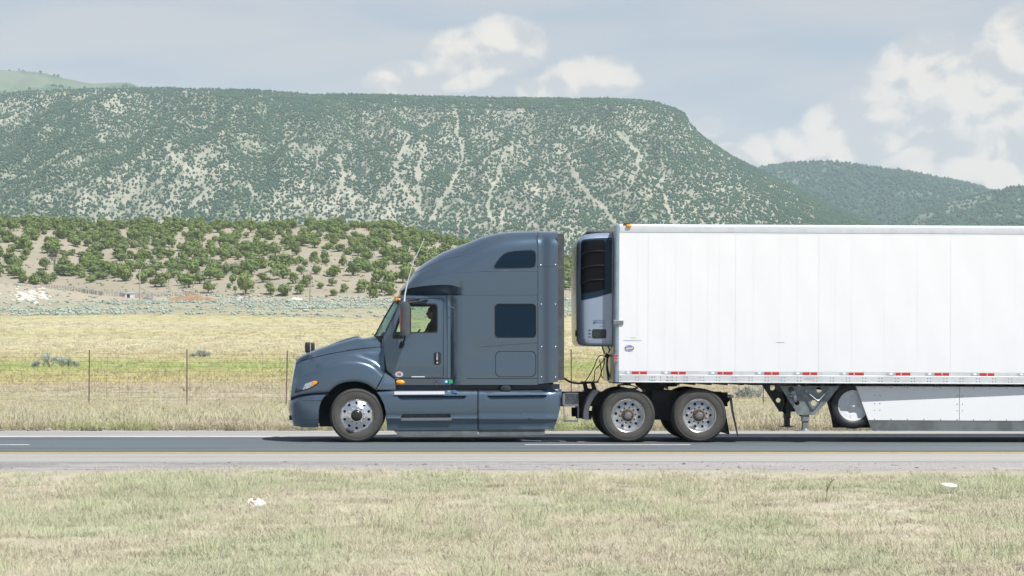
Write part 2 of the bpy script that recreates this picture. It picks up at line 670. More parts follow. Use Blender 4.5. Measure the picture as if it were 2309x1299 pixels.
# gravel verges: a rough sheet with loose stones
for (ya, yb, zz) in ((31.6, 34.748, -0.004), (48.204, 49.7, -0.01)):
    xs, ys = np.linspace(-60, 60, 700), np.linspace(ya, yb, 26)
    X_, Y_ = np.meshgrid(xs, ys, indexing='ij')
    e = np.minimum(Y_ - ya, yb - Y_)
    Z_ = zz + (fbm(X_ * 7, Y_ * 7, 3) - 0.5) * 0.05 * sstep(0, 0.3, e) + 0.0 * X_
    near_road = (Y_ - ya) if zz < -0.005 else (yb - Y_)
    Z_ = Z_ - 0.09 * sstep(0.2, 2.4, near_road)
    o = fast_obj('gravel_verge', np.stack([X_, Y_, Z_], -1).reshape(-1, 3), grid_faces(700, 26)[:, ::-1], gravel_m, True)
    o['kind'] = 'structure'

# ---- stones strewn on the verges (uncountable)
ico = bmesh.new()
bmesh.ops.create_icosphere(ico, subdivisions=1, radius=1.0)
ICO_V = np.array([v.co[:] for v in ico.verts])
ICO_F = np.array([[v.index for v in f.verts] for f in ico.faces])
ico.free()


OCT_V = np.array([(1, 0, 0), (0, 1, 0), (-1, 0, 0), (0, -1, 0), (0, 0, 1), (0, 0, -1)], float)
OCT_F = np.array([(0, 1, 4), (1, 2, 4), (2, 3, 4), (3, 0, 4), (1, 0, 5), (2, 1, 5), (3, 2, 5), (0, 3, 5)])


def blobs(P, S, rough=0.35, coarse=False):
    """many lumpy low-poly blobs: centres P (n,3), radii S (n,3)"""
    n = len(P)
    BV, BF = (OCT_V, OCT_F) if coarse else (ICO_V, ICO_F)
    k = len(BV)
    a = RNG.random(n) * 2 * PI
    ca, sa = np.cos(a), np.sin(a)
    base = BV[None] * (1 + rough * (RNG.random((n, k, 1)) - 0.5) * 2)
    x = base[..., 0] * ca[:, None] - base[..., 1] * sa[:, None]
    y = base[..., 0] * sa[:, None] + base[..., 1] * ca[:, None]
    V = np.stack([x, y, base[..., 2]], -1) * S[:, None, :] + P[:, None, :]
    F = BF[None] + (np.arange(n) * k)[:, None, None]
    return V.reshape(-1, 3), F.reshape(-1, 3)


n = 9000
sx, sy = RNG.uniform(-12, 14, n), np.where(RNG.random(n) < 0.72, RNG.triangular(31.3, 33.8, 34.7, n), RNG.uniform(48.3, 49.8, n))
sr = RNG.gamma(1.6, 0.006, n) + 0.006
sz = np.where(sy < 40, -0.03 - 0.085 * sstep(0.2, 2.4, 34.75 - sy), -0.01 - 0.09 * sstep(0.2, 2.4, sy - 48.2)) + sr * 0.3
V, F = blobs(np.stack([sx, sy, sz], -1), np.stack([sr, sr, sr * 0.7], -1))
st = fast_obj('loose_stones', V, F, mat('grey_stone', (0.30, 0.285, 0.27), 0.9, grain=0.7, gscale=1.3))
tag(st, 'loose grey stones scattered along the gravel verge of the road', 'stones', kind='stuff')

# ---- foothill with the junipers
CREST = pchip([-900, -400, 0, 200, 400, 600, 750, 860, 950, 1040, 1140, 1284, 1500, 1800, 2309, 3000], [505, 500, 498, 503, 507, 503, 500, 504, 520, 546, 566, 592, 640, 682, 700, 720])
HY0, HY1 = 600.0, 830.0


def hill_z(X, Y):
    X, Y = np.asarray(X, float), np.asarray(Y, float)
    px = PCX + X * F_PX / HY1
    zc = CAM_H - (CREST(px) + 8 - PCY) * HY1 / F_PX
    start = HY0 + (fbm(X * 0.018, X * 0 + 3.0, 3) - 0.5) * 36 + 22 * np.exp(-((X + 120) / 45) ** 2)
    tt = np.clip((Y - start) / (HY1 - start), 0, 1.6)
    base = ground_z(X, np.minimum(Y, 640.0)) - 0.9 * (1 - sstep(0.0, 0.06, tt))
    up = np.where(tt < 1, 0.72 * tt + 0.28 * tt ** 2 * (3 - 2 * tt), 1 - 0.6 * (tt - 1) ** 1.5)
    gully = (fbm(X * 0.03 + 40, Y * 0.008, 4) - 0.5) * 8.5 * sstep(0.05, 0.5, tt) * (1 - 0.5 * sstep(0.8, 1.0, tt))
    return base + (zc - base) * up + gully + (fbm(X * 0.2, Y * 0.2, 3) - 0.5) * 0.8


hm = bpy.data.materials.new('bare_hillside_soil')
hm.use_nodes = True
t = NT(hm.node_tree)
b = t.n['Principled BSDF']
b.inputs['Roughness'].default_value = 0.95
b.inputs['Specular IOR Level'].default_value = 0.1
pos = t.new('ShaderNodeNewGeometry').outputs['Position']
c = t.mix(t.step(t.noise(pos, 0.06, 5.0, 0.6), 0.35, 0.65), (0.345, 0.305, 0.235, 1), (0.30, 0.275, 0.21, 1))
c = t.mix(t.step(t.noise(pos, 0.35, 5.0, 0.65), 0.50, 0.70, 0, 0.55), c, (0.26, 0.28, 0.17, 1))
c = t.mix(t.step(t.noise(pos, 1.1, 4.0, 0.65), 0.52, 0.74, 0, 0.7), c, (0.42, 0.375, 0.29, 1))
t.put(b.inputs['Base Color'], c)
hx = np.linspace(-420, 520, 300)
hy = np.linspace(570, 1120, 150)
XX, YY = np.meshgrid(hx, hy, indexing='ij')
o = fast_obj('foothill', np.stack([XX, YY, hill_z(XX, YY)], -1).reshape(-1, 3), grid_faces(300, 150)[:, ::-1], hm, True)
o['kind'] = 'structure'


def land_z(X, Y):
    return np.maximum(ground_z(X, Y), np.where(np.asarray(Y) > 572, hill_z(X, Y), -1e3))


# ---- mountains
def mountain_mat(name, soil_a, soil_b, green, cover):
    m = bpy.data.materials.new(name)
    m.use_nodes = True
    t = NT(m.node_tree)
    b = t.n['Principled BSDF']
    b.inputs['Roughness'].default_value = 0.95
    b.inputs['Specular IOR Level'].default_value = 0.05
    pos = t.new('ShaderNodeNewGeometry').outputs['Position']
    c = t.mix(t.step(t.noise(pos, 0.012, 5.0, 0.6), 0.4, 0.62), (*soil_a, 1), (*soil_b, 1))
    at = t.new('ShaderNodeAttribute', attribute_name='bare')
    g = t.step(t.noise(pos, 0.085, 5.0, 0.7), cover, cover - 0.16)
    g = t.math('MULTIPLY', g, t.step(at.outputs['Fac'], 0.30, 0.08))
    c = t.mix(g, c, (*green, 1))
    c = t.mix(t.step(t.noise(pos, 0.25, 3.0, 0.7), 0.50, 0.75, 0.0, 0.5), c, (*[x * 0.72 for x in soil_b], 1))
    t.put(b.inputs['Base Color'], c)
    MATS[name] = m
    return m


class Mount:
    """a mountain flank: ridge line given as it stands on the skyline, falling toward the viewer"""
    def __init__(self, ridge, yr, yb, foot_py, gully, seed, wander=0.0):
        self.r = pchip([a for a, _ in ridge], [c for _, c in ridge])
        self.yr, self.yb, self.seed, self.gully, self.wander = yr, yb, seed, gully, wander
        self.zb = CAM_H - (foot_py - PCY) * yb / F_PX

    def z(self, X, Y):
        X, Y = np.asarray(X, float), np.asarray(Y, float)
        px = PCX + X * F_PX / np.maximum(Y, 800.0)
        zr = CAM_H - (self.r(px) + 5 - PCY) * self.yr / F_PX
        tt = (Y - self.yb) / (self.yr - self.yb)
        up = np.where(tt < 1, np.clip(tt, -1.2, 1) * 0.9 + 0.10 * np.sin(np.clip(tt, 0, 1) * PI / 2), 1.0 - 0.35 * np.clip(tt - 1, 0, 3) ** 1.3)
        s = self.seed
        wx = X + (fbm(X * 0.004 + s, Y * 0.003, 3) - 0.5) * 160 + (Y - self.yr) * self.wander
        rg = 1 - np.abs(2 * fbm(wx * 0.012 + s, Y * 0.0012 + s, 3, 0.45) - 1)
        rg2 = 1 - np.abs(2 * fbm(wx * 0.035 + s, Y * 0.004 + s, 2, 0.45) - 1)
        env = sstep(-0.1, 0.25, tt) * (1 - sstep(0.72, 1.02, tt)) * (1 - 0.85 * sstep(1430, 1620, px) * (self.seed < 5))
        broad = (fbm(X * 0.0035 + s * 2, Y * 0.002 + s, 2) - 0.5) * self.gully * 1.6
        zb = np.minimum(self.zb, zr - 12)
        return zb + (zr - zb) * up + ((rg - 0.7) * self.gully * 1.3 + (rg2 - 0.7) * self.gully * 0.42 + broad) * env + (fbm(X * 0.05, Y * 0.05, 3) - 0.5) * 3


def seg_dist(px, py, line):
    d = np.full(px.shape, 1e9)
    for (ax, ay), (bx, by) in zip(line[:-1], line[1:]):
        vx, vy = bx - ax, by - ay
        tt = np.clip(((px - ax) * vx + (py - ay) * vy) / (vx * vx + vy * vy), 0, 1)
        d = np.minimum(d, np.hypot(px - ax - tt * vx, py - ay - tt * vy))
    return d


MESA = Mount([(-900, 215), (-400, 212), (0, 206), (130, 199), (330, 195), (450, 196), (560, 199), (650, 205), (710, 211), (800, 209), (950, 213), (1100, 216), (1250, 218), (1350, 219), (1440, 222), (1500, 233),
              (1540, 250), (1558, 277), (1580, 300), (1620, 327), (1680, 363), (1740, 391), (1800, 421), (1870, 456), (1940, 485), (1990, 504), (2060, 540), (2300, 640), (2800, 700)], 2950, 1950, 560, 30, 3.0)
# scree chutes and bare patches of the mesa, placed by azimuth and height on its face
CHUTES = [[(921, 308), (905, 345), (890, 372), (896, 400), (912, 425), (935, 462), (955, 486)], [(962, 308), (955, 340), (944, 375), (940, 410), (948, 452)], [(1030, 250), (1032, 310), (1045, 352), (1020, 410), (998, 450), (975, 496)],
          [(1136, 345), (1128, 395), (1102, 440), (1098, 470), (1115, 500)], [(1152, 430), (1140, 470), (1130, 508)], [(1282, 372), (1300, 405), (1325, 438), (1360, 470), (1385, 500)], [(1500, 390), (1488, 420), (1500, 452), (1520, 500)],
          [(380, 330), (395, 360), (420, 372)], [(455, 400), (466, 430), (430, 468)], [(760, 350), (778, 400), (760, 440)], [(330, 410), (320, 440)], [(560, 420), (575, 440)], [(690, 360), (720, 330), (715, 380)], [(1395, 300), (1440, 345), (1440, 380)]]
PATCH = [(455, 385, 90, 75, .62), (350, 330, 90, 55, .55), (280, 225, 70, 28, .75), (110, 215, 70, 16, .6), (430, 205, 110, 10, .5), (75, 415, 35, 16, .8), (715, 335, 22, 10, .8), (880, 430, 90, 60, .5), (1250, 440, 160, 60, .55), (1450, 400, 110, 70, .55),
         (1330, 300, 60, 30, .45), (1650, 430, 120, 45, .5), (1570, 285, 35, 22, .75), (260, 505, 70, 8, .8), (650, 300, 60, 60, .35), (1100, 330, 90, 60, .35), (1700, 470, 160, 30, .5)]
DENSE = [([(720, 232), (640, 250), (540, 258), (440, 272), (340, 305), (250, 350), (150, 390), (40, 430)], 30), ([(-40, 350), (60, 340), (140, 300)], 60), ([(610, 300), (615, 380), (560, 460), (420, 500)], 26), ([(1042, 232), (1046, 300), (1060, 330)], 9),  # first band mimics the spur's shaded hollow by denser, darker tree cover
         ([(1320, 330), (1322, 400)], 14), ([(150, 500), (0, 490)], 34), ([(760, 225), (1000, 232), (1300, 238)], 14)]


def mesa_bare(X, Y, Z):
    px, py = PCX + X * F_PX / Y, PCY - (Z - CAM_H) * F_PX / Y
    wob = (fbm(px * 0.06, py * 0.06, 3) - 0.5)
    bare = np.zeros(px.shape)
    for ln in CHUTES:
        d = seg_dist(px + wob * 16, py + wob * 6, ln)
        bare = np.maximum(bare, 1.0 * (1 - sstep(2.0, 5.5, d)))
    base = 0.13 + 0.14 * sstep(0.36, 0.62, fbm(px * 0.008 + 3, py * 0.008, 3))
    for (x0, y0, rx, ry, s) in PATCH:
        base = np.maximum(base, s * np.exp(-(((px - x0) / rx) ** 2 + ((py - y0) / ry) ** 2)) * 0.66)
    for ln, r in DENSE:
        base = base * (0.06 + 0.94 * sstep(r * 0.5, r * 1.4, seg_dist(px + wob * 30, py + wob * 20, ln)))
    streak = fbm(px * 0.20 + py * 0.08, py * 0.035, 3)
    spots = base * (0.55 + 0.95 * sstep(0.40, 0.62, 0.5 * streak + 0.5 * fbm(px * 0.12, py * 0.10, 3)))
    return np.clip(np.maximum(bare, spots), 0, 1)


def add_mountain(name, M, x0, x1, y0, y1, nx, ny, m, bare_f):
    xs, ys = np.linspace(x0, x1, nx), np.linspace(y0, y1, ny)
    XX, YY = np.meshgrid(xs, ys, indexing='ij')
    ZZ = M.z(XX, YY)
    o = fast_obj(name, np.stack([XX, YY, ZZ], -1).reshape(-1, 3), grid_faces(nx, ny)[:, ::-1], m, True)
    o['kind'] = 'structure'
    a = o.data.attributes.new('bare', 'FLOAT', 'POINT')
    a.data.foreach_set('value', bare_f(XX, YY, ZZ).ravel().astype(np.float32))
    return o


mesa_m = mountain_mat('mesa_scree_and_scrub', (0.355, 0.35, 0.28), (0.265, 0.27, 0.215), (0.075, 0.115, 0.065), 0.60)
add_mountain('mesa', MESA, -900, 1100, 1500, 3500, 460, 300, mesa_m, mesa_bare)
BALD = Mount([(-900, 120), (-300, 135), (-60, 150), (30, 153), (75, 155), (110, 162), (160, 173), (210, 182), (255, 180), (285, 180), (325, 195), (420, 230), (600, 300), (1200, 400)], 4300, 3500, 330, 24, 8.0)
bald_m = mountain_mat('bald_ridge_grass', (0.17, 0.20, 0.145), (0.13, 0.17, 0.115), (0.045, 0.11, 0.065), 0.60)
add_mountain('bald_ridge', BALD, -1700, 300, 2900, 4800, 180, 90, bald_m, lambda X, Y, Z: 0.5 * sstep(0.42, 0.62, fbm(X * 0.008, Y * 0.006, 3)))
FARH = Mount([(900, 420), (1300, 400), (1600, 388), (1715, 375), (1760, 367), (1830, 362), (1880, 361), (1950, 371), (2050, 385), (2130, 401), (2200, 414), (2235, 428), (2330, 455), (2600, 500), (3200, 520)], 4500, 3500, 560, 26, 14.0)
far_m = mountain_mat('far_forest_slope', (0.17, 0.22, 0.17), (0.13, 0.17, 0.13), (0.035, 0.08, 0.06), 0.86)
add_mountain('far_hill', FARH, 300, 2300, 2700, 5100, 200, 110, far_m, lambda X, Y, Z: 0.2 * sstep(0.5, 0.65, fbm(X * 0.01, Y * 0.01, 3)))
NEARH = Mount([(1500, 640), (1900, 540), (1990, 504), (2060, 478), (2130, 455), (2200, 438), (2250, 426), (2309, 418), (2420, 405), (2700, 400), (3400, 420)], 3500, 2900, 600, 22, 21.0)
near_m = mountain_mat('near_forest_slope', (0.20, 0.24, 0.18), (0.15, 0.19, 0.14), (0.042, 0.09, 0.06), 0.84)
add_mountain('wooded_hill', NEARH, 380, 1900, 2300, 4000, 180, 110, near_m, lambda X, Y, Z: 0.4 * sstep(0.5, 0.65, fbm(X * 0.012, Y * 0.012, 3)))


def forest_mat(name, a, b_):
    return mat(name, a, 0.9, grain=0.4, gscale=0.02, spec=0.1, color2=b_)


def forest(name, M, n, x0, x1, y0, y1, bare_f, r0, r1, m, label, lim=0.55):
    X, Y = RNG.uniform(x0, x1, n), RNG.uniform(y0, y1, n)
    inv = np.abs(X / Y - 0.035) < 0.285
    X, Y = X[inv], Y[inv]
    Z = M.z(X, Y)
    bare = bare_f(X, Y, Z)
    k = (RNG.random(len(X)) > bare * 1.35) & (bare < lim + 0.4 * RNG.random(len(X)))
    X, Y, Z = X[k], Y[k], Z[k]
    r = RNG.uniform(r0, r1, len(X))
    V, F = blobs(np.stack([X, Y, Z + r * 0.75], -1), np.stack([r, r, r * RNG.uniform(0.9, 1.35, len(X))], -1), 0.42, True)
    o = fast_obj(name, V, F, m)
    tag(o, label, 'woodland', kind='stuff')
    return o


tree_far = forest_mat('far_pinyon_green', (0.031, 0.073, 0.049), (0.053, 0.099, 0.055))
forest('pinyon_scrub', MESA, 190000, -720, 760, 1850, 3080, mesa_bare, 0.7, 1.75, tree_far, 'thousands of tiny dark pinyon trees speckling the face of the mesa')
f_b = lambda X, Y, Z: 0.55 * sstep(0.40, 0.6, fbm(X * 0.008, Y * 0.006, 3)) + 0.35
forest('ridge_trees', BALD, 2200, -1300, 100, 3700, 4350, f_b, 2.0, 4.0, forest_mat('ridge_tree_green', (0.05, 0.10, 0.045), (0.07, 0.13, 0.05)), 'scattered dark trees on the pale bald ridge at far left')
f_c = lambda X, Y, Z: 0.3 * sstep(0.5, 0.65, fbm(X * 0.01, Y * 0.01, 3))
forest('distant_woodland', FARH, 16000, 500, 1500, 3500, 4560, f_c, 2.2, 4.0, forest_mat('far_wood_green', (0.026, 0.062, 0.052), (0.042, 0.082, 0.056)), 'dark woodland covering the farther hill at right')
forest('slope_woodland', NEARH, 22000, 450, 1250, 2400, 3560, f_c, 1.8, 3.2, forest_mat('near_wood_green', (0.032, 0.072, 0.052), (0.052, 0.095, 0.056)), 'dark woodland on the nearer hill at far right edge')

# ---- air: one closed box of thin haze round everything
hz = bpy.data.materials.new('haze_air')
hz.use_nodes = True
t = NT(hz.node_tree)
t.n.clear()
o_ = t.new('ShaderNodeOutputMaterial')
pv = t.new('ShaderNodeVolumePrincipled')
pv.inputs['Color'].default_value = (0.74, 0.90, 1.0, 1)
pv.inputs['Density'].default_value = 0.95e-4
t.l.new(pv.outputs[0], o_.inputs['Volume'])
mb = MB()
mb.box((0, 2955, 330), (5000, 7130, 664))
ho = mb.build('haze', hz)
tag(ho, 'thin pale blue haze of air over the whole valley', 'haze', kind='stuff')

# ================================================================== TRACTOR
YC = 43.30                       # centre line of the truck


def TP(px, py, w_):
    """point of the truck's near side at half-width w_, seen at photo pixel (px, py)"""
    return PT(px, py, YC - w_)


def mirror(V):
    return [(x, 2 * YC - y, z) for x, y, z in V]


def both(V, F):
    """near side and far side copies of a shape"""
    return V, F, mirror(V), [tuple(reversed(f)) for f in F]


PAINT = bpy.data.materials.new('slate_metallic_paint')
PAINT.use_nodes = True
t = NT(PAINT.node_tree)
b = t.n['Principled BSDF']
tcp = t.new('ShaderNodeTexCoord').outputs['Object']
fl = t.noise(tcp, 900.0, 2.0, 0.5)
big = t.noise(tcp, 1.3, 4.0, 0.6)
t.put(b.inputs['Base Color'], t.mix(t.step(fl, 0.3, 0.7), (0.090, 0.136, 0.184, 1), (0.098, 0.147, 0.198, 1)))
b.inputs['Metallic'].default_value = 0.55
t.put(b.inputs['Roughness'], t.step(big, 0.3, 0.7, 0.28, 0.31))
b.inputs['Coat Weight'].default_value = 0.75
b.inputs['Coat Roughness'].default_value = 0.035
black_plastic = mat('black_plastic', (0.022, 0.024, 0.027), 0.55, grain=0.4, gscale=8)
black_void = mat('dark_interior', (0.02, 0.024, 0.03), 0.8)
chassis_m = mat('chassis_black', (0.016, 0.016, 0.018), 0.6, grain=0.5, gscale=5)
rubber_grey = mat('weathered_rubber', (0.075, 0.085, 0.095), 0.7, grain=0.35, gscale=4)
dusty_rubber = mat('dusty_rubber', (0.16, 0.18, 0.185), 0.85, grain=0.35, gscale=3)
alu = mat('brushed_aluminium', (0.31, 0.33, 0.36), 0.42, 0.85, grain=0.15, gscale=30)
chrome = mat('chrome', (0.86, 0.87, 0.88), 0.06, 1.0)
amber = mat('amber_lens', (0.95, 0.36, 0.02), 0.15, coat=0.6)
red_lens = mat('red_lens', (0.26, 0.055, 0.035), 0.25, coat=0.5)
white_paint = mat('white_print', (0.78, 0.78, 0.78), 0.5)
glass_cab = glass_mat('cab_glass', (0.84, 0.91, 0.87), 0.05)
glass_dark = mat('dark_tinted_glass', (0.002, 0.014, 0.030), 0.04, spec=0.28)
tread_m = mat('step_tread', (0.12, 0.14, 0.145), 0.55, 0.4, grain=0.3, gscale=40)
steel_dark = mat('dull_steel', (0.20, 0.21, 0.22), 0.5, 0.6, grain=0.4, gscale=10)

truck = thing('semi_truck', ((804 - PCX) * 42.1 / F_PX, YC, 0), 'slate blue semi truck tractor with tall sleeper cab driving along the road', 'truck')


def resample(row, n):
    row = np.asarray(row, float)
    d = np.concatenate([[0], np.cumsum(np.hypot(np.diff(row[:, 0]), np.diff(row[:, 1])))])
    s = np.linspace(0, d[-1], n)
    return np.stack([pchip(d, row[:, k])(s) for k in range(row.shape[1])], -1)


def skin(rows, nu, nv, smooth_v=True):
    """surface through rows of (px, py, w), top row last"""
    R = np.stack([resample(r, nu) for r in rows])             # rows x nu x 3
    d = np.arange(len(rows), dtype=float)
    sv = np.linspace(0, d[-1], nv)
    if smooth_v and len(rows) > 2:
        out_ = np.zeros((nv, nu, 3))
        for j in range(nu):
            for k in range(3):
                out_[:, j, k] = pchip(d, R[:, j, k])(sv)
    else:
        out_ = np.stack([[[np.interp(v, d, R[:, j, k]) for k in range(3)] for j in range(nu)] for v in sv])
    V = [TP(*p) for p in out_.reshape(-1, 3)]
    return V, [tuple(f) for f in grid_faces(nv, nu)]


# ---- hood: two fenders and the raised bonnet between them
H0 = [(655, 896, .80), (668, 892, .95), (690, 888, 1.08), (715, 886, 1.15), (741, 884, 1.20), (752, 875, 1.21), (765, 866.5, 1.22), (782, 861.8, 1.22), (800, 860.5, 1.22), (817, 863, 1.22), (832, 869, 1.22), (846, 879, 1.22)]
H0i = [(x, y, w_ - .10) for x, y, w_ in H0]
H1 = [(656, 888, .80), (669, 883, .955), (690, 879, 1.085), (713, 876, 1.16), (737, 872, 1.21), (747, 864.5, 1.225), (761, 857.5, 1.235), (780, 853.2, 1.238), (800, 852, 1.238), (819, 854.5, 1.238), (837, 861.5, 1.235), (851, 870, 1.23)]
H2 = [(658, 868, .80), (671, 858, .95), (690, 849, 1.06), (710, 840, 1.12), (730, 831, 1.165), (745, 826, 1.18), (760, 821, 1.19), (780, 818, 1.195), (800, 818, 1.20), (820, 821, 1.20), (840, 830, 1.20), (861, 851, 1.20)]
H2b = [(660, 856, .79), (673, 846, .90), (692, 835, .965), (712, 825, .99), (732, 815, 1.0), (748, 810, 1.01), (762, 806.5, 1.015), (782, 804, 1.02), (802, 804.5, 1.03), (823, 809, 1.04), (843, 817, 1.06), (867, 838, 1.09)]
H3 = [(663, 838, .77), (676, 829, .855), (695, 821, .89), (715, 813, .91), (740, 805, .93), (753, 802, .94), (767, 799, .95), (784, 796, .96), (804, 794, .97), (824, 794, .985), (845, 797, 1.0), (866, 803, 1.03)]
H4 = [(667, 821, .74), (680, 815.5, .79), (700, 809, .82), (720, 804, .84), (742, 799, .86), (755, 796.5, .87), (769, 794, .88), (786, 791, .885), (805, 788.5, .895), (825, 786.5, .91), (845, 785, .925), (865, 784, .94)]
H4t = [(x, y - 1.3, w_ - .006) for x, y, w_ in H4]
H5 = [(669, 813, .66), (684, 805.5, .70), (702, 798, .73), (722, 791, .75), (742, 784.5, .765), (755, 780.5, .775), (769, 777, .78), (786, 772.5, .79), (805, 768, .80), (825, 766, .81), (845, 766, .815), (865, 765.5, .82)]
H6 = [(668, 809, .40), (682, 801, .42), (702, 792.5, .43), (722, 785, .44), (742, 778.3, .45), (755, 774, .45), (769, 769.8, .45), (786, 765.5, .45), (806, 760.8, .45), (818, 762.5, .45), (845, 759, .45), (865, 758, .45)]
H7 = [(x, y - (0.8 if i < 8 else 0.2), 0.0) for i, (x, y, w_) in enumerate(H6)]
V, F = skin([H0i, H0, H1, H2, H2b, H3, H4], 46, 34)
V1, F1, V2, F2 = both(V, F)
obj('fender', V1, F1, PAINT, truck, 60)
obj('fender', V2, F2, PAINT, truck, 60)
V, F = skin([[(x, y + .5, w_ - .05) for x, y, w_ in H4t], H4t, H5, H6, H7], 46, 20)
mb = MB()
mb.add(V, F)
mb.add(mirror(V), [tuple(reversed(f)) for f in F])
hood = mb.build('hood', PAINT, truck, 60)
# raised spine of the bonnet
mb = MB()
for sgn in (1,):
    rows = [[(742, 778.6, .52), (769, 769.4, .50), (790, 763.6, .48), (806, 760.4, .47), (813, 762.8, .47)], [(742, 778.0, .44), (769, 767.6, .42), (790, 761.4, .40), (806, 758.2, .39), (814, 762.2, .40)],
            [(742, 777.4, .0), (769, 767.0, .0), (790, 760.8, .0), (806, 757.8, .0), (815, 762.0, .0)]]
    V, F = skin(rows, 20, 9, False)
    mb.add(V, F)
    mb.add(mirror(V), [tuple(reversed(f)) for f in F])
mb.build('hood_ridge', PAINT, hood, 50)

# grille: chrome surround with dark bars
gr_rows = [[(657, 896, .80), (654.5, 896, .55), (653.5, 895.5, .0)], [(660.5, 862, .79), (657, 862, .55), (656, 861, .0)], [(665, 832, .76), (661.5, 831, .5), (660.5, 830, .0)], [(669, 812.5, .68), (666, 810, .45), (665.2, 808.5, .0)]]
V, F = skin(gr_rows, 16, 16)
mb = MB()
mb.add(V, F)
mb.add(mirror(V), [tuple(reversed(f)) for f in F])
grille = mb.build('grille', chrome, truck, 60)
mb = MB()
for k in range(7):
    y_ = 820 + k * 10.5
    x_ = np.interp(y_, [812, 832, 862, 896], [668, 664, 659.5, 656]) - 2.2
    p = [TP(x_ + 3.2, y_, .62), TP(x_ + .3, y_, .4), TP(x_ - .3, y_, 0)]
    p = p + [(q[0], 2 * YC - q[1], q[2]) for q in reversed(p[:2])]
    mb.tube(p, 0.014, 6)
mb.build_each('grille_bar', black_plastic, grille)

# headlights: dark housing, clear lens, amber corner, wrapped on the fender
HSURF = np.array([p for r in (H0, H1, H2, H2b, H3, H4) for p in resample(r, 60)])


def hood_w(px, py):
    d = (HSURF[:, 0] - px) ** 2 + (HSURF[:, 1] - py) ** 2
    i = np.argpartition(d, 8)[:8]
    wt = 1 / (d[i] + 0.5)
    return float((HSURF[i, 2] * wt).sum() / wt.sum())


lens_clear = mat('headlamp_lens', (0.62, 0.66, 0.70), 0.08, 0.55, coat=1.0)
lens_blue = mat('headlamp_smoked_lens', (0.07, 0.13, 0.24), 0.06, 0.3, coat=1.0)
for s in (0, 1):
    def put(name, outline, m, off, parent, **kw):
        f = lambda x, y: TP(x, y, hood_w(x, y) + off)
        g = lambda x, y: TP(x, y, hood_w(x, y) - 0.02)
        V, F = sheet(outline, [], f, g, cuts_x=range(664, 720, 5), cuts_y=range(856, 890, 5))
        if s:
            V, F = mirror(V), [tuple(reversed(x)) for x in F]
        return obj(name, V, F, m, parent, 40, **kw)
    hl = put('headlight', [(663, 887), (667, 877), (674, 868), (684, 861.5), (696, 858), (706, 856.8), (714, 857.8), (719, 861.5), (714, 867), (704, 873.5), (693, 878), (682, 881), (672, 884.5)], black_plastic, 0.006, truck)
    put('smoked_lens', [(666, 883), (670, 876.5), (676, 869.5), (684, 864), (691, 861), (686, 868), (681, 878.5), (673, 882)], lens_blue, 0.012, hl)
    put('clear_lens', [(691.8, 861), (697, 859.6), (705, 858.6), (703.5, 865), (702, 872.3), (692, 876.8), (681.8, 879.2), (686.5, 868.5)], lens_clear, 0.012, hl)
    put('turn_signal', [(705.6, 858.6), (713, 859.4), (717.4, 861.6), (712, 866.4), (702.8, 872), (704.2, 865)], amber, 0.012, hl)

# bumper
B_rows = [[(660, 957, .62), (664, 960.5, .80), (672, 961.5, .95), (684, 963.5, 1.05), (700, 963.6, 1.12), (718.5, 963, 1.16)],
          [(656, 945, .66), (661, 948.5, .86), (672, 949, 1.0), (686, 949.5, 1.10), (703, 949.3, 1.17), (718.5, 949, 1.20)],
          [(652, 925, .66), (658, 926, .88), (670, 926.5, 1.02), (686, 927, 1.13), (705, 927, 1.19), (718.8, 927, 1.215)],
          [(651, 911, .66), (656.5, 909, .88), (668, 906, 1.02), (686, 904.5, 1.13), (706, 904, 1.19), (725, 904, 1.215)],
          [(652.5, 903.5, .66), (659, 902.5, .86), (670, 898.5, 1.0), (690, 894, 1.11), (712, 891.5, 1.17), (735, 890.5, 1.20)],
          [(656, 901.5, .62), (662, 900.3, .80), (672, 896.8, .93), (691, 892.5, 1.04), (713, 890.2, 1.10), (736, 889.3, 1.13)]]
full = []
for r in B_rows:
    r2 = [(r[0][0] - 1.2, r[0][1], 0.0), *r]
    full.append(r2)
V, F = skin(full, 40, 26)
mb = MB()
mb.add(V, F)
mb.add(mirror(V), [tuple(reversed(f)) for f in F])
bumper = mb.build('bumper', PAINT, truck, 60)
# inner lip of the bumper round the wheel opening, lower black air dam and seam
mb = MB()
for V, F in [skin([[(718.5, 963, 1.16), (718.5, 949, 1.20), (718.8, 927, 1.215), (725, 904, 1.215), (735, 890.5, 1.20)], [(716, 962, .8), (716, 949, .8), (716, 927, .8), (722, 904, .8), (733, 890.5, .8)]], 14, 2, False)]:
    mb.add(V, F)
    mb.add(mirror(V), F)
mb.build_each('bumper_return', black_plastic, bumper)
mb = MB()
seam = [(659.5, 906.8, .885), (668, 905, 1.022), (686, 903.6, 1.133), (706, 903.2, 1.193), (725, 903, 1.218)]
mb.tube([TP(*p) for p in seam], 0.0045, 4)
seam2 = [(664, 946.5, .90), (673, 946.5, 1.015), (687, 946.5, 1.112), (704, 946.3, 1.178), (718, 946, 1.207)]
mb.tube([TP(*p) for p in seam2], 0.004, 4)
mb.build_each('bumper_seam', black_void, bumper)
mb = MB()
mb.box(TP(655.5, 918, .72), (0.05, 0.05, 0.14), bev=.01)
mb.box(TP(655, 942, .74), (0.05, 0.06, 0.09), bev=.01)
mb.build_each('tow_hook_slot', black_plastic, bumper)

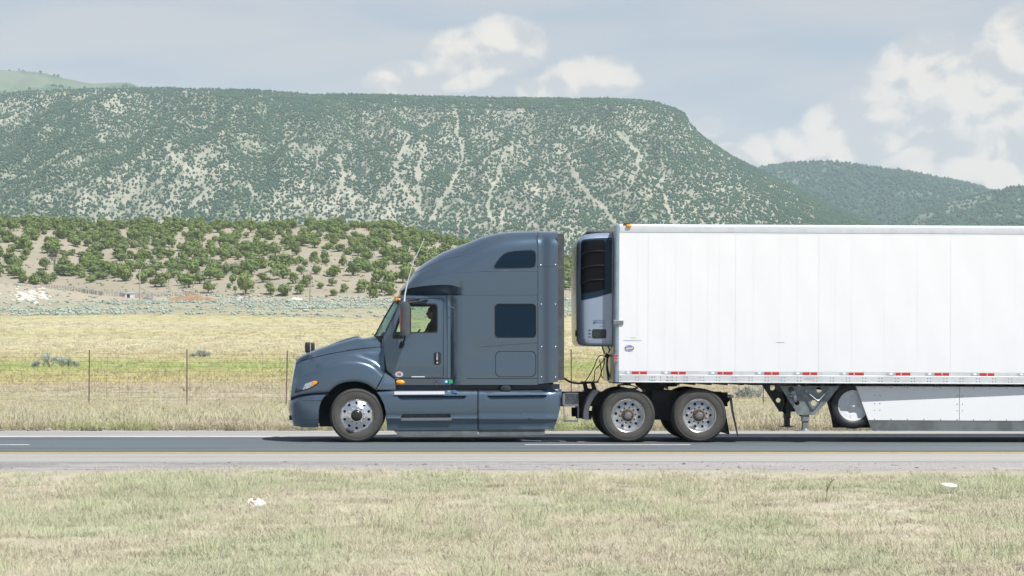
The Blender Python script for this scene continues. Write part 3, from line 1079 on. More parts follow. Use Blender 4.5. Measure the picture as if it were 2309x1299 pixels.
# dark gap between fender and bumper, wheel well liner, engine bay
mb = MB()
V, F = skin([[(x, y + 9, w_ - .03) for x, y, w_ in H0[:5]], [(x, y - 2, w_ - .03) for x, y, w_ in H0[:5]]], 12, 2, False)
mb.add(V, F)
mb.add(mirror(V), F)
arc = [(735, 950), (737, 925), (741, 905), (749, 886), (760, 874), (776, 866), (800, 862), (818, 865), (834, 872), (846, 882), (857, 896), (865, 912), (869, 930), (870, 952)]
V, F = skin([[(x, y, 1.16) for x, y in arc], [(x, y, .15) for x, y in arc]], 30, 2, False)
mb.add(V, F)
mb.add(mirror(V), F)
V, F = sheet([(720, 962), (720, 905), (737, 887), (770, 864), (770, 962)], [], lambda x, y: TP(x, y, .86), lambda x, y: TP(x, y, .80))
mb.add(V, F)
mb.add(mirror(V), [tuple(reversed(f)) for f in F])
x0, x1 = TP(700, 0, 1)[0], TP(868, 0, 1)[0]
mb.box(((x0 + x1) / 2 + .1, YC, 1.25), (x1 - x0, 1.3, .9))
mb.box((TP(690, 0, 1)[0], YC, .85), (.4, 1.5, .7))
mb.build('wheel_well_liner', black_void, truck)

# ---- cab
WCAB = 1.085


def wcab(px, py):
    up = np.clip((760 - py) / 90.0, 0, 1.2)
    w_ = WCAB - 0.065 * up ** 1.4 + 0.012 * math.sin(np.clip((py - 785) / 68, 0, 1) * PI)
    w_ -= 0.09 * np.clip((900 - px) / 36.0, 0, 1) ** 1.6
    lo = 766 - (px - 885) * 0.06
    if py < lo:
        w_ -= 0.010
    elif py < 785:
        w_ += -0.010 + 0.010 * (py - lo) / (785 - lo)
    return w_


WIN = [(886, 764), (884.5, 757), (890, 740), (901, 707), (907, 692), (913, 686), (920, 684), (982, 684), (986.5, 687), (987.5, 692), (987.5, 746), (985, 750.5), (924, 751.5), (916, 755), (909, 763), (905, 764.5)]
DOOR = [(865.8, 760), (874, 743), (901, 689), (905, 678), (909, 674), (996, 674), (999, 677), (999, 851.5), (891, 851.5), (869.5, 833), (866, 815)]


def cabside(name, outline, holes, m, off=0.0, th=0.035, parent=None, sx=6, far=False, smooth=25, wf=wcab):
    xs = [p[0] for p in outline]
    ys = [p[1] for p in outline]
    V, F = sheet(outline, holes, lambda x, y: TP(x, y, wf(x, y) + off), lambda x, y: TP(x, y, wf(x, y) + off - th),
                 cuts_x=np.arange(min(xs) + sx, max(xs), sx), cuts_y=np.arange(min(ys) + sx, max(ys), sx))
    if far:
        V, F = mirror(V), [tuple(reversed(f)) for f in F]
    return obj(name, V, F, m, parent or truck, smooth)


gasket = lambda pts, g: [(p[0] + g * (1 if p[0] < 936 else -1), p[1] + g * (1 if p[1] < 722 else -1)) for p in pts]
# pillar and body side around the door
FRAME = [(862.5, 765), (871, 744), (897.5, 690), (903, 676), (907, 667.5), (1008, 666), (1008, 868), (893, 868), (893, 856), (867, 836), (863, 815)]
for far in (False, True):
    door = cabside('door', DOOR, [WIN], PAINT, far=far)
    cabside('window_gasket', [(p[0], p[1]) for p in WIN], [gasket(WIN, 2.6)], black_plastic, 0.004, 0.03, door, far=far)
    cabside('door_window', gasket(WIN, 2.2), [], glass_cab, -0.012, 0.005, door, far=far, sx=30)
    cabside('window_divider', [(906, 690), (909, 690), (911, 762), (908, 762)], [], black_plastic, 0.001, 0.02, door, far=far, sx=30)
    grow = [(p[0] + (-1.1 if p[0] < 930 else 1.1), p[1] + (-1.1 if p[1] < 760 else 1.1)) for p in DOOR]
    body = cabside('cab_side', FRAME, [grow], PAINT, -0.002, 0.04, far=far, sx=9)
    cabside('door_jamb', [(p[0] + (3 if p[0] < 930 else -3) * -1, p[1] + (-3 if p[1] < 760 else 3)) for p in DOOR], [[(p[0] + (5 if p[0] < 936 else -3), p[1] + (4 if p[1] < 722 else 4)) for p in [(884, 768), (880, 757), (904, 690), (914, 680), (986, 680), (990, 690), (990, 752), (926, 756), (908, 768)]]], black_void, -0.05, 0.01, body, far=far, sx=30)
# windshield in two panes with black gasket and centre post
wr0 = [(874, 756, .985), (862, 758.8, .90), (851, 759.8, .70), (845.5, 760, .35), (844, 760, 0)]
wr1 = [(887, 722, .975), (876, 722, .89), (869, 721, .68), (866, 720.5, .35), (865, 720, 0)]
wr2 = [(900.5, 686, .955), (896.5, 683, .87), (892, 681, .66), (889.5, 680, .35), (888.5, 680, 0)]
V, F = skin([wr0, wr1, wr2], 24, 16)
mb = MB()
mb.add(V, F)
mb.add(mirror(V), [tuple(reversed(f)) for f in F])
ws = mb.build('windshield', glass_mat('windshield_glass', (0.42, 0.60, 0.62), 0.03), truck, 60)
mb = MB()
for row in (wr0, wr2):
    p = [TP(*q) for q in resample(row, 14)]
    p = p + [(q[0], 2 * YC - q[1], q[2]) for q in reversed(p[:-1])]
    mb.tube(p, 0.022, 6)
side = [TP(*q) for q in ((874, 756, .985), (887, 722, .975), (900.5, 686, .955))]
mb.tube(side, 0.02, 6)
mb.tube(mirror(side), 0.02, 6)
mb.tube([TP(844, 760, 0), TP(865, 720, 0), TP(888.5, 680, 0)], 0.018, 6)
mb.build('windshield_gasket', black_plastic, ws, 60)
# A-pillar skin between windshield and door, roof cap above the glass, cowl below
mb = MB()
V, F = skin([[(872, 757.5, .99), (886.5, 722, .978), (900.5, 685, .955)], [(867.5, 760, .985), (880, 730, wcab(880, 730) + .002), (903, 676, wcab(903, 676) + .002)]], 12, 3, False)
mb.add(V, F)
mb.add(mirror(V), [tuple(reversed(f)) for f in F])
cap = [[(902, 686, .965), (896.5, 683, .875), (892, 681, .665), (889.5, 680, .35), (888.5, 680, 0)], [(905, 676, .99), (897, 674, .92), (893.5, 672.5, .70), (891.5, 672, .35), (890.5, 672, 0)], [(912, 668, .99), (903, 667, .92), (900, 666, .70), (898, 666, .35), (897.5, 666, 0)],
       [(1005, 664, .98), (1005, 662, .92), (1005, 661, .70), (1005, 660, .35), (1005, 660, 0)]]
V, F = skin(cap, 18, 14)
mb.add(V, F)
mb.add(mirror(V), [tuple(reversed(f)) for f in F])
roofcap = mb.build('cab_roof', PAINT, truck, 50)
mb = MB()
V, F = skin([[(866, 766, .98), (858, 767, .88), (848, 766, .7), (844, 764, .4), (843, 763.5, 0)], [(873, 758, .985), (861, 760, .90), (850, 760.5, .70), (845, 760.5, .35), (843.5, 760.5, 0)]], 16, 3, False)
mb.add(V, F)
mb.add(mirror(V), [tuple(reversed(f)) for f in F])
mb.build('cowl', black_plastic, truck)
mb = MB()
mb.tube([TP(845, 758, .55), TP(841, 752, .60), TP(838, 755, .60)], 0.008, 5)
mb.tube([TP(850, 758, .85), TP(862, 735, .70)], 0.010, 5)
mb.build_each('windshield_wiper', black_plastic, truck)
for far in (0, 1):
    mb = MB()
    mb.box((0, 0, 0), (.10, .05, .05), bev=.02)
    p = TP(898, 675.5, .955)
    V = [(p[0] + x, p[1] + y, p[2] + z) for x, y, z in mb.V]
    if far:
        V = mirror(V)
    obj('marker_light', V, mb.F, amber, roofcap, 60)
mb = MB()
for k in (-.35, 0, .35):
    mb.box((TP(894, 0, .3)[0], YC + k, TP(0, 669, .3)[2]), (.08, .10, .04), bev=.012)
mb.build_each('roof_marker', amber, roofcap)

# interior seen through the glass
x0, x1 = TP(868, 0, .9)[0], TP(1002, 0, .9)[0]
zf, zt = TP(0, 850, .9)[2], TP(0, 672, .9)[2]
mb = MB()
mb.box(((x0 + x1) / 2, YC, zf), (x1 - x0, 1.9, .04))
mb.box((x1, YC, (zf + zt) / 2), (.04, 1.95, zt - zf))
mb.box((x1 - .45, YC, TP(0, 681, .9)[2]), (.9, 1.86, .05))
mb.box((x1 - .12, YC - .86, (zf + zt) / 2), (.22, .12, zt - zf))
mb.box((x1 - .12, YC + .86, (zf + zt) / 2), (.22, .12, zt - zf))
mb.build('cab_lining', black_void, truck)
mb = MB()
mb.box((TP(884, 0, .9)[0], YC, TP(0, 772, .9)[2]), (.42, 1.84, .40), bev=.06)
mb.box((TP(896, 0, .9)[0], YC - .5, TP(0, 760, .9)[2]), (.18, .6, .16), bev=.04)
mb.build('dashboard', black_plastic, truck)
for sy in (-.52, .52):
    mb = MB()
    sx = TP(978, 0, .6)[0]
    zs = TP(0, 786, .6)[2]
    mb.box((sx - .05, YC + sy, zs - .06), (.5, .52, .14), bev=.05)
    mb.box((sx + .20, YC + sy, zs + .30), (.14, .5, .68), Matrix.Rotation(rad(10), 3, 'Y'), bev=.05)
    mb.box((sx + .27, YC + sy, zs + .70), (.10, .28, .18), bev=.04)
    mb.box((sx - .05, YC + sy, zs - .30), (.36, .4, .36))
    mb.build('seat', mat('seat_cloth', (0.03, 0.035, 0.045), 0.9) if sy < 0 else MATS['seat_cloth'], truck, 50)
mb = MB()
swc = Vector(TP(931, 764, .55))
ring = []
R_ = Matrix.Rotation(rad(-52), 3, 'Y')
for k in range(25):
    a = 2 * PI * k / 24
    ring.append(swc + R_ @ Vector((.22 * math.cos(a), .22 * math.sin(a), 0)))
mb.tube(ring, 0.016, 6, False)
for a in (0.5, PI - .5, 1.5 * PI):
    mb.tube([swc, swc + R_ @ Vector((.21 * math.cos(a), .21 * math.sin(a), 0))], .014, 5)
mb.tube([swc, swc + R_ @ Vector((0, 0, -.42))], .03, 6)
mb.build('steering_wheel', black_plastic, truck, 60)

# ---- sleeper side with its forward flare
WSL = 1.205


def wsleep(px, py):
    return float(np.interp(px, [1000, 1009, 1014, 1021, 1029, 1036, 1043, 1052], [1.075, 1.08, 1.088, 1.112, 1.158, 1.188, 1.202, WSL])) if px < 1052 else WSL


_ws = pchip([998, 1008, 1012, 1016, 1020, 1025, 1030, 1035, 1041, 1050], [1.062, 1.060, 1.046, 1.040, 1.062, 1.118, 1.168, 1.194, 1.203, WSL])


def wsleep(px, py):
    return float(_ws(px)) - (0.008 * math.sin(PI * np.clip((py - 766) / 70, 0, 1)) if 1060 < px < 1210 else 0)


SW = rrect(1116.5, 686, 1208, 760.5, 9)
HATCH = rrect(1118, 793, 1207.5, 849, 11)
for far in (False, True):
    sl = cabside('sleeper_side', [(1008.8, 666), (1212.4, 666), (1212.4, 868), (1008.8, 868)], [SW, [(x + (1.1 if x > 1160 else -1.1), y + (1.1 if y > 820 else -1.1)) for x, y in HATCH]], PAINT, 0, .03, far=far, sx=7, wf=wsleep)
    cabside('sleeper_window', [(x, y) for x, y in SW], [], glass_dark, -0.006, .02, sl, far=far, sx=60, wf=wsleep)
    cabside('window_rim', [(x + (1.5 if x > 1160 else -1.5), y + (1.5 if y > 722 else -1.5)) for x, y in SW], [SW], black_plastic, 0.003, .02, sl, far=far, sx=60, wf=wsleep)
    cabside('luggage_hatch', HATCH, [], PAINT, 0.001, .02, sl, far=far, sx=12, wf=wsleep)
    cabside('hatch_recess', rrect(1112, 787, 1214, 855, 8), [], black_void, -0.034, .01, sl, far=far, sx=60, wf=wsleep)
mb = MB()
for y_ in (853.2,):
    mb.tube([TP(1009.5, y_, wsleep(1009.5, y_) + .0005), TP(1030, y_, wsleep(1030, y_) + .0005), TP(1056, y_, wsleep(1056, y_) + .0005), TP(1212, y_, WSL + .0005)], .006, 4)
mb.tube([TP(900, 853.2, wcab(900, 853) + .001), TP(1008, 853.2, wcab(1008, 853) + .001)], .006, 4)
mb.tube([TP(1008.4, 666, 1.074), TP(1008.4, 868, 1.076)], .006, 4)
mb.build_each('panel_seam', black_void, truck)
# raised swage line along the sleeper
mb = MB()
mb.tube([TP(1085, 781, WSL - .004), TP(1150, 776, WSL - .003), TP(1212, 771.5, WSL - .001)], .008, 6)
mb.build('swage_line', PAINT, truck, 60)
# solid core of the sleeper (floor, back wall) so that nothing shows through
xa, xb = TP(1060, 0, 1.1)[0], TP(1236, 0, 1.1)[0]
za, zb = TP(0, 872, 1.1)[2], TP(0, 600, 1.1)[2]
mb = MB()
mb.box(((xa + xb) / 2, YC, (za + zb) / 2), (xb - xa, 2.0, zb - za))
mb.build('sleeper_box', mat('sleeper_back', (0.07, 0.085, 0.10), 0.5), truck)

# ---- roof fairing
_ft = pchip([900.4, 905, 915.5, 929, 952, 975.5, 998.6, 1021.7, 1045, 1068, 1091, 1114, 1137, 1160, 1183, 1257], [657, 649.5, 638.6, 620, 597, 582, 569, 560, 551, 541.6, 533.5, 527.7, 524, 522.3, 521.7, 521.2])
_fu = pchip([900.4, 915, 940, 970, 1000, 1015, 1026, 1040, 1060, 1120, 1170, 1213], [657.2, 652, 647, 643.5, 642, 642.5, 645, 648, 647, 625, 608, 600])
_fw = pchip([900.4, 904, 912, 925, 945, 970, 1000, 1026, 1045, 1070, 1213, 1260], [0.50, .70, .86, .97, 1.06, 1.11, 1.155, 1.185, 1.20, 1.207, WSL, WSL])
_fn = pchip([900, 950, 1010, 1100, 1213], [2.1, 2.6, 3.2, 4.6, 5.0])


def fair_w(px, py):
    yu, yt, wu, n = float(_fu(px)), float(_ft(px)), float(_fw(px)), float(_fn(px))
    f = np.clip((yu - py) / max(yu - yt, 1e-3), 0, 1)
    return wu * max(1 - f ** n, 0) ** (1 / n)


fx = np.unique(np.concatenate([np.linspace(900.5, 960, 26), np.linspace(960, 1212.4, 52)]))
cols = []
for x in fx:
    yu, yt, wu, n = float(_fu(x)), float(_ft(x)), float(_fw(x)), float(_fn(x))
    yb = 665.5
    wb = float(np.interp(x, [900, 930, 1000, 1015, 1026, 1036, 1044, 1052], [.42, .80, .95, .97, 1.03, 1.13, 1.19, WSL]))
    col = [(max(x, 906), yb, wb - .05), (x, yb, wb)]
    col += [(x, yb + (yu - yb) * .5, wb + (wu - wb) * .30), (x, yb + (yu - yb) * .85, wb + (wu - wb) * .72), (x, yu, wu)]
    for k in range(1, 21):
        a = PI / 2 * k / 20
        f, c_ = math.sin(a) ** (2 / n), max(math.cos(a), 0) ** (2 / n)
        # the crease that runs back from the nose
        col.append((x, yu + (yt - yu) * f, wu * c_))
    cols.append([TP(*p) for p in col])
V = [p for c_ in cols for p in c_]
mb = MB()
Fg = [tuple(f) for f in grid_faces(len(fx), len(cols[0]))]
mb.add(V, Fg)
mb.add(mirror(V), [tuple(reversed(f)) for f in Fg])
fairing = mb.build('roof_fairing', PAINT, truck, 38)
for far in (False, True):
    FWIN = [(1114.5, 601.5), (1121, 590), (1129, 580), (1137, 573), (1146, 569.3), (1158, 567.2), (1178, 565.8), (1199, 565), (1205, 568), (1207.5, 575), (1207, 590), (1205, 600), (1198, 603), (1160, 604), (1119, 604.5)]
    cabside('fairing_window', FWIN, [], glass_dark, 0.004, .02, fairing, far=far, sx=9, wf=fair_w)
    big_ = [(1160.5 + (x - 1160.5) * 1.035, 586 + (y - 586) * 1.08) for x, y in FWIN]
    cabside('fairing_window_rim', big_, [FWIN], black_plastic, 0.005, .02, fairing, far=far, sx=9, wf=fair_w)
# creases on the fairing
mb = MB()
for ln in ([(935, 617), (965, 601), (1000, 587), (1045, 576), (1092, 569)], [(963, 625), (1010, 617.5), (1060, 613), (1120, 610.5), (1211, 611)]):
    mb.tube([TP(x, y, fair_w(x, y) - .006) for x, y in resample([(a, c_) for a, c_ in ln], 16)], .011, 6)
mb.build('fairing_crease', PAINT, fairing, 60)

# ---- side extenders behind the sleeper, flared outward, with rubber edge
_we = pchip([1213, 1219, 1224, 1229, 1234, 1239, 1244, 1250, 1258.5], [WSL, WSL - .004, WSL - .004, WSL + .018, WSL + .052, WSL + .078, WSL + .088, WSL + .09, WSL + .09])
studs = MB()
for far in (False, True):
    lower = cabside('side_extender', [(1213.6, 601), (1258.3, 601), (1258.3, 861), (1213.6, 866)], [], PAINT, 0, .02, far=far, sx=4, wf=lambda x, y: float(_we(x)), smooth=40)
    cols = []
    for x in np.linspace(1213.6, 1258.3, 14):
        yt = float(_ft(x))
        cols.append([TP(x, 600 + (yt - 600) * (math.sin(PI / 2 * k / 20) ** (2 / 5.0)), float(_we(x)) * math.cos(PI / 2 * k / 20) ** (2 / 5.0)) for k in range(21)])
    V = [p for c_ in cols for p in c_]
    Fg = [tuple(f) for f in grid_faces(14, 21)]
    if far:
        V, Fg = mirror(V), [tuple(reversed(f)) for f in Fg]
    obj('extender_cap', V, Fg, PAINT, truck, 60)
    wr = lambda x, y: WSL + .072
    cabside('rubber_edge', [(1257, 601.6), (1272, 601.6), (1272, 857), (1257, 857)], [], rubber_grey, 0, .012, lower, far=far, sx=60, wf=wr)
    cabside('rubber_edge', [(1257, 527), (1272, 527), (1272, 600.6), (1257, 600.6)], [], rubber_grey, -.02, .012, lower, far=far, sx=60, wf=wr)
for (x, y) in ((1219, 598), (1252.5, 597), (1220, 686.5), (1252.5, 687), (1221, 782), (1252.5, 782), (1221, 850.5), (1252.5, 851)):
    p = TP(x, y, float(_we(x)) + .002)
    studs.add(*MB().lathe([(0.0, -.008), (.010, -.006), (.014, 0)], 8, p).__dict__.values())
studs.build_each('screw_head', chrome, truck)
mb = MB()
mb.tube([TP(1213, 522, .4), TP(1213, 530, 1.17), TP(1213, 560, WSL - .01), TP(1213, 601, WSL), TP(1213, 866, WSL)], .006, 4)
mb.build('extender_seam', black_void, truck)

# ---- strip below the door with tread print, decals, lamps
mb = MB()
for k in range(22):
    x = 917 + k * 3.6
    mb.box(TP(x, 860.5, wcab(x, 860) + .001), (.012, .008, .075))
mb.build_each('grip_rib', tread_m, truck)
for far in (0, 1):
    mb = MB()
    mb.lathe([(0, -.035), (.045, -.032), (.075, -.015), (.085, 0)], 20)
    p = TP(902.5, 862.3, wcab(902, 862))
    V = [(p[0] + x, p[1] + y, p[2] + z * .55) for x, y, z in mb.V]
    obj('side_marker', mirror(V) if far else V, mb.F, amber, truck, 60)


def decal(name, outline, m, wf, parent, off=.003, th=.003):
    V, F = sheet(outline, [], lambda x, y: TP(x, y, wf(x, y) + off), lambda x, y: TP(x, y, wf(x, y) + off - th))
    return obj(name, V, F, m, parent)


door_near = [o for o in truck.children if o.name == 'door'][0]
decal('door_emblem', circ(900, 844, 9.2, 20, 6.3), mat('decal_silver', (0.55, 0.58, 0.62), 0.4), wcab, door_near)
mb = MB()
for (x, y, a) in ((901, 841.3, 3.6), (900.5, 843.9, 4.2), (902, 846.2, 2.6)):
    mb.box(TP(x, y, wcab(x, y) + .006), (a * .0168, .003, .011))
mb.build('emblem_print', mat('decal_red', (0.55, 0.10, 0.07), 0.5), door_near)
decal('name_strip', [(928, 848.6), (958, 848.6), (958, 850.6), (928, 850.6)], white_paint, wcab, door_near)
decal('blue_permit', [(1001, 855.8), (1011, 855.8), (1011, 864.6), (1001, 864.6)], mat('decal_blue', (0.04, 0.20, 0.48), 0.4), lambda x, y: 1.085, truck, .006)
decal('blue_permit', circ(1006.5, 860.6, 2.6, 10), white_paint, lambda x, y: 1.085, truck, .008)
decal('green_permit', [(1012, 855.8), (1021, 855.8), (1021, 864.6), (1012, 864.6)], mat('decal_green', (0.03, 0.36, 0.14), 0.4), lambda x, y: 1.10, truck, .012)
mb = MB()
p = TP(927, 863, wcab(927, 863) + .004)
mb.tube([TP(983, 863, 1.09), TP(983.5, 857, 1.115), TP(987, 863, 1.09)], .008, 5)
mb.lathe([(0, -.02), (.02, -.018), (.024, 0)], 10, TP(983.5, 866.5, 1.085))
mb.build('door_lock', steel_dark, truck)

# door handle
V, F = sheet(rrect(978, 794, 994.5, 822.5, 5), [], lambda x, y: TP(x, y, wcab(x, y) + .004), lambda x, y: TP(x, y, wcab(x, y) - .02))
hd = obj('door_handle', V, F, black_plastic, door_near)
mb = MB()
mb.tube([TP(985.5, 796, wcab(985, 796) + .012), TP(985.8, 803, wcab(985, 803) + .03), TP(985.5, 812, wcab(985, 812) + .03)], .018, 8)
mb.lathe([(0, -.012), (.018, -.01), (.022, 0)], 12, TP(985.8, 817.8, wcab(985, 817) + .006))
mb.build('handle_lever', chrome, hd, 60)

# step fairing: fender tail, front and rear skirts shaped by a profile
_sk = pchip([876, 880, 883, 888, 893, 901, 915, 930, 939, 943.5, 949, 956, 962, 971], [1.10, 1.13, 1.195, 1.222, 1.235, 1.243, 1.247, 1.243, 1.236, 1.252, 1.214, 1.196, 1.188, 1.180])
SLOT1 = [(896, 893.2), (1052, 892.2), (1049, 897.6), (1042, 901.2), (906, 902.2), (900, 899)]
SLOT2 = [(1098, 892), (1233, 890.6), (1231, 896), (1225, 899), (1108, 900.6), (1102, 897.5)]
STEPR = [(908, 934), (1016, 933), (1016, 947.8), (904, 948.6), (904, 940)]


def wskirt(px, py):
    w_ = float(_sk(py))
    w_ += 0.0 if px > 900 else -0.03 * ((900 - px) / 55) ** 2
    if px > 1225:
        w_ -= 0.11 * ((px - 1225) / 42) ** 2
    if px > 1079 and py > 935:
        w_ += 0.01
    return w_


SK1 = [(847, 880.6), (853, 880), (1076.6, 879.5), (1076.6, 969.2), (872.3, 970.4), (871.6, 940), (870.2, 929.5), (866.2, 912), (857.2, 894)]
SK2 = [(1079, 879.5), (1266, 877.5), (1267, 886), (1266, 901), (1263, 920), (1258, 942), (1252, 958), (1247, 968), (1079, 969)]
for far in (False, True):
    cabside('front_skirt', SK1, [SLOT1, STEPR], PAINT, 0, .03, far=far, sx=4, wf=wskirt, smooth=30)
    cabside('rear_skirt', SK2, [SLOT2], PAINT, 0, .03, far=far, sx=4, wf=wskirt, smooth=30)
    for sl_ in (SLOT1, SLOT2):
        cabside('skirt_slot', [(sl_[0][0] - 4, sl_[0][1] - 3), (sl_[1][0] + 4, sl_[1][1] - 3), (sl_[1][0] + 4, 906), (sl_[0][0] - 4, 907)], [], PAINT, -0.075, .01, far=far, sx=60, wf=lambda x, y: 1.235 + (y - 890) * .0035)
    cabside('step_well', [(900, 929), (1020, 929), (1020, 953), (900, 953)], [], tread_m, -0.10, .01, far=far, sx=60, wf=lambda x, y: 1.235)
    cabside('lower_skirt', [(886, 969), (1077, 969), (1077, 984.5), (910, 984.8), (896, 980)], [], dusty_rubber, -0.02, .02, far=far, sx=40, wf=lambda x, y: 1.188)
    cabside('lower_skirt', [(1079, 968.5), (1228.5, 967.5), (1228.5, 981), (1079, 984)], [], dusty_rubber, -0.02, .02, far=far, sx=40, wf=lambda x, y: 1.188)
    # recessed body between cab and skirt, coloured dark for the shade in the gap
    cabside('sill', [(866, 866), (1262, 866), (1262, 884), (866, 884)], [], mat('sill_shade_blue', (0.03, 0.045, 0.065), 0.35, 0.3) if not far else MATS['sill_shade_blue'], -0.0, .02, far=far, sx=60, wf=lambda x, y: 1.02)
    # fender tail between hood and step
    cabside('fender_tail', [(868.5, 839.5), (890, 856), (892, 868), (892, 878.6), (848, 878.4), (853.5, 870.5), (860, 858)], [], PAINT, 0, .03, far=far, sx=4, wf=lambda x, y: 1.205 - .0022 * max(0, 866 - y) - .0026 * max(0, x - 866) * .9)
mb = MB()
ledge = [[(853, 880, 1.16), (960, 880, 1.16), (1076, 879.6, 1.16)], [(853, 880.5, 1.00), (960, 879.5, 1.00), (1076, 879, 1.00)]]
for row in ([(853, 1076.6)], [(1079, 1262)]):
    a, c_ = row[0]
    V, F = skin([[(a, 880.2, wskirt(a + 2, 880)), (c_, 879.6, wskirt(c_ - 2, 880))], [(a, 880.6, 1.0), (c_, 880, 1.0)]], 6, 2, False)
    mb.add(V, F)
    mb.add(mirror(V), F)
mb.build_each('skirt_ledge', PAINT, truck)
for far in (False, True):
    cabside('upper_step', [(889, 882.6), (1002.5, 882.2), (1002.5, 889.3), (889, 890)], [], alu, 0.016, .05, far=far, sx=60, wf=lambda x, y: 1.215 + (y - 885) * .006)
    cabside('lower_step', [(904.5, 942.2), (1018.5, 941.8), (1018.5, 948), (904.5, 948.6)], [], alu, 0.006, .10, far=far, sx=60, wf=lambda x, y: 1.247)
mb = MB()
mb.lathe([(0, -.03), (.085, -.03), (.10, -.02), (.115, .03), (.12, .12)], 24)
p = TP(1140, 876.5, 1.17)
V = [(p[0] + x, p[1] + y, p[2] + z * .8) for x, y, z in mb.V]
obj('fuel_cap', V, mb.F, black_void, truck, 50)
mb = MB()
mb.tube([TP(1019, 882.5, 1.225), TP(1024, 881, 1.24), TP(1031, 886, 1.235)], .012, 6)
mb.build('blue_strap', mat('blue_webbing', (0.04, 0.16, 0.42), 0.6), truck)

# ---- mirrors
for far in (False, True):
    yy = lambda w_: (YC + w_) if far else (YC - w_)
    px_, py_ = 912.5, 720
    wm = 1.42
    c = TP(912.5, 720.5, wm)
    mb = MB()
    prof = rrect(902.3, 682.5, 924.5, 757.5, 7)
    V, F = sheet(prof, [], lambda x, y: TP(x, y, wm + .10 - .03 * ((x - 913) / 11) ** 2 - .012 * ((y - 720) / 37) ** 4), lambda x, y: TP(913 + (x - 913) * .96, y, wm - .10), cuts_x=range(904, 924, 3), cuts_y=range(686, 756, 7))
    if far:
        V, F = mirror(V), [tuple(reversed(f)) for f in F]
    mr = obj('mirror', V, F, rubber_grey, truck, 50)
    # lamp strip along the front edge of the mirror head
    V, F = sheet(rrect(900.8, 700, 904.2, 742, 1.6), [], lambda x, y: TP(x, y, wm + .075), lambda x, y: TP(x, y, wm + .0))
    obj('mirror_lamp', mirror(V) if far else V, F, red_lens, mr)
    V, F = sheet(rrect(904.5, 686, 922.8, 753, 5), [], lambda x, y: TP(924.9, y, wm + (x - 913.6) * .0085), lambda x, y: TP(924.6, y, wm + (x - 913.6) * .0085))
    obj('mirror_glass', mirror(V) if far else V, F, chrome, mr)
    mb = MB()
    mb.tube([TP(913, 758, wm), TP(912, 766, wm - .06), TP(905, 778, wm - .18), TP(901, 784, 1.09)], .018, 6)
    mb.box(TP(906, 777, 1.17), (.09, .12, .12), Matrix.Rotation(rad(25), 3, 'Y'), bev=.03)
    V = mirror(mb.V) if far else mb.V
    obj('mirror_arm', V, mb.F, black_plastic, mr, 50)
    mb = MB()
    mb.tube([TP(911, 684, wm), TP(925, 677, wm - .12), TP(945, 674, 1.06)], .015, 6)
    mb.tube([TP(916, 683, wm), TP(948, 679.5, wm - .15), TP(962, 676, 1.05)], .015, 6)
    for piece in mb.build_each('mirror_arm', black_plastic, mr, 50):
        if far:
            piece.data.transform(Matrix.Translation((0, 2 * YC - 2 * ORIGIN['semi_truck'].y, 0)) @ Matrix.Scale(-1, 4, (0, 1, 0)))
    # small mirror on the fender
    fm = TP(694, 783.5, .80)
    mb = MB()
    mb.box(fm, (.10, .17, .20), bev=.025)
    V = mirror(mb.V) if far else mb.V
    hm_ = obj('fender_mirror', V, mb.F, black_plastic, truck, 50)
    mb = MB()
    mb.box((fm[0] + .052, fm[1], fm[2]), (.006, .14, .17))
    obj('mirror_glass', mirror(mb.V) if far else mb.V, mb.F, chrome, hm_)
    mb = MB()
    mb.tube([TP(688, 781, .80), TP(688.5, 792, .80), TP(692, 796.5, .74), TP(700, 800, .72)], .010, 6)
    mb.box(TP(689, 782, .80), (.05, .08, .05), bev=.012)
    obj('mirror_arm', mirror(mb.V) if far else mb.V, mb.F, chrome, hm_)
# antenna and grab rail above the door
mb = MB()
mb.tube([TP(911.5, 680, 1.30), TP(912.8, 665, 1.30), TP(919.5, 634, 1.29), TP(932, 590, 1.28), TP(955.5, 543, 1.26)], [.022, .016, .009, .008, .006], 6)
mb.lathe([(0, 0), (.010, .01), (.010, .03), (0, .04)], 8, TP(955.5, 543, 1.26), 'Z')
mb.build('antenna', mat('pale_fibreglass', (0.70, 0.71, 0.72), 0.4), truck, 60)
mb = MB()
mb.box(TP(950, 676.8, 1.05), (.26, .05, .03), bev=.012)
mb.tube([TP(922, 674.5, 1.03), TP(935, 679.5, 1.07), TP(950, 678, 1.08)], .016, 6)
mb.build('grab_rail', black_plastic, truck, 50)
mb = MB()
mb.tube([TP(1012, 693.5, 1.105), TP(1016, 692, 1.15), TP(1021, 692.5, 1.15), TP(1024, 695.5, 1.135)], .007, 5)
mb.build('coat_hook', chrome, truck)

# ---- chassis
mb = MB()
xl, xr = TP(690, 0, .43)[0], TP(1640, 0, .43)[0]
for sy in (-.43, .43):
    mb.box(((xl + xr) / 2, YC + sy, .80), (xr - xl, .09, .27))
for x in (1290, 1345, 1495, 1630):
    mb.box((TP(x, 0, .4)[0], YC, .80), (.12, .86, .22))
mb.build_each('frame_rail', chassis_m, truck)
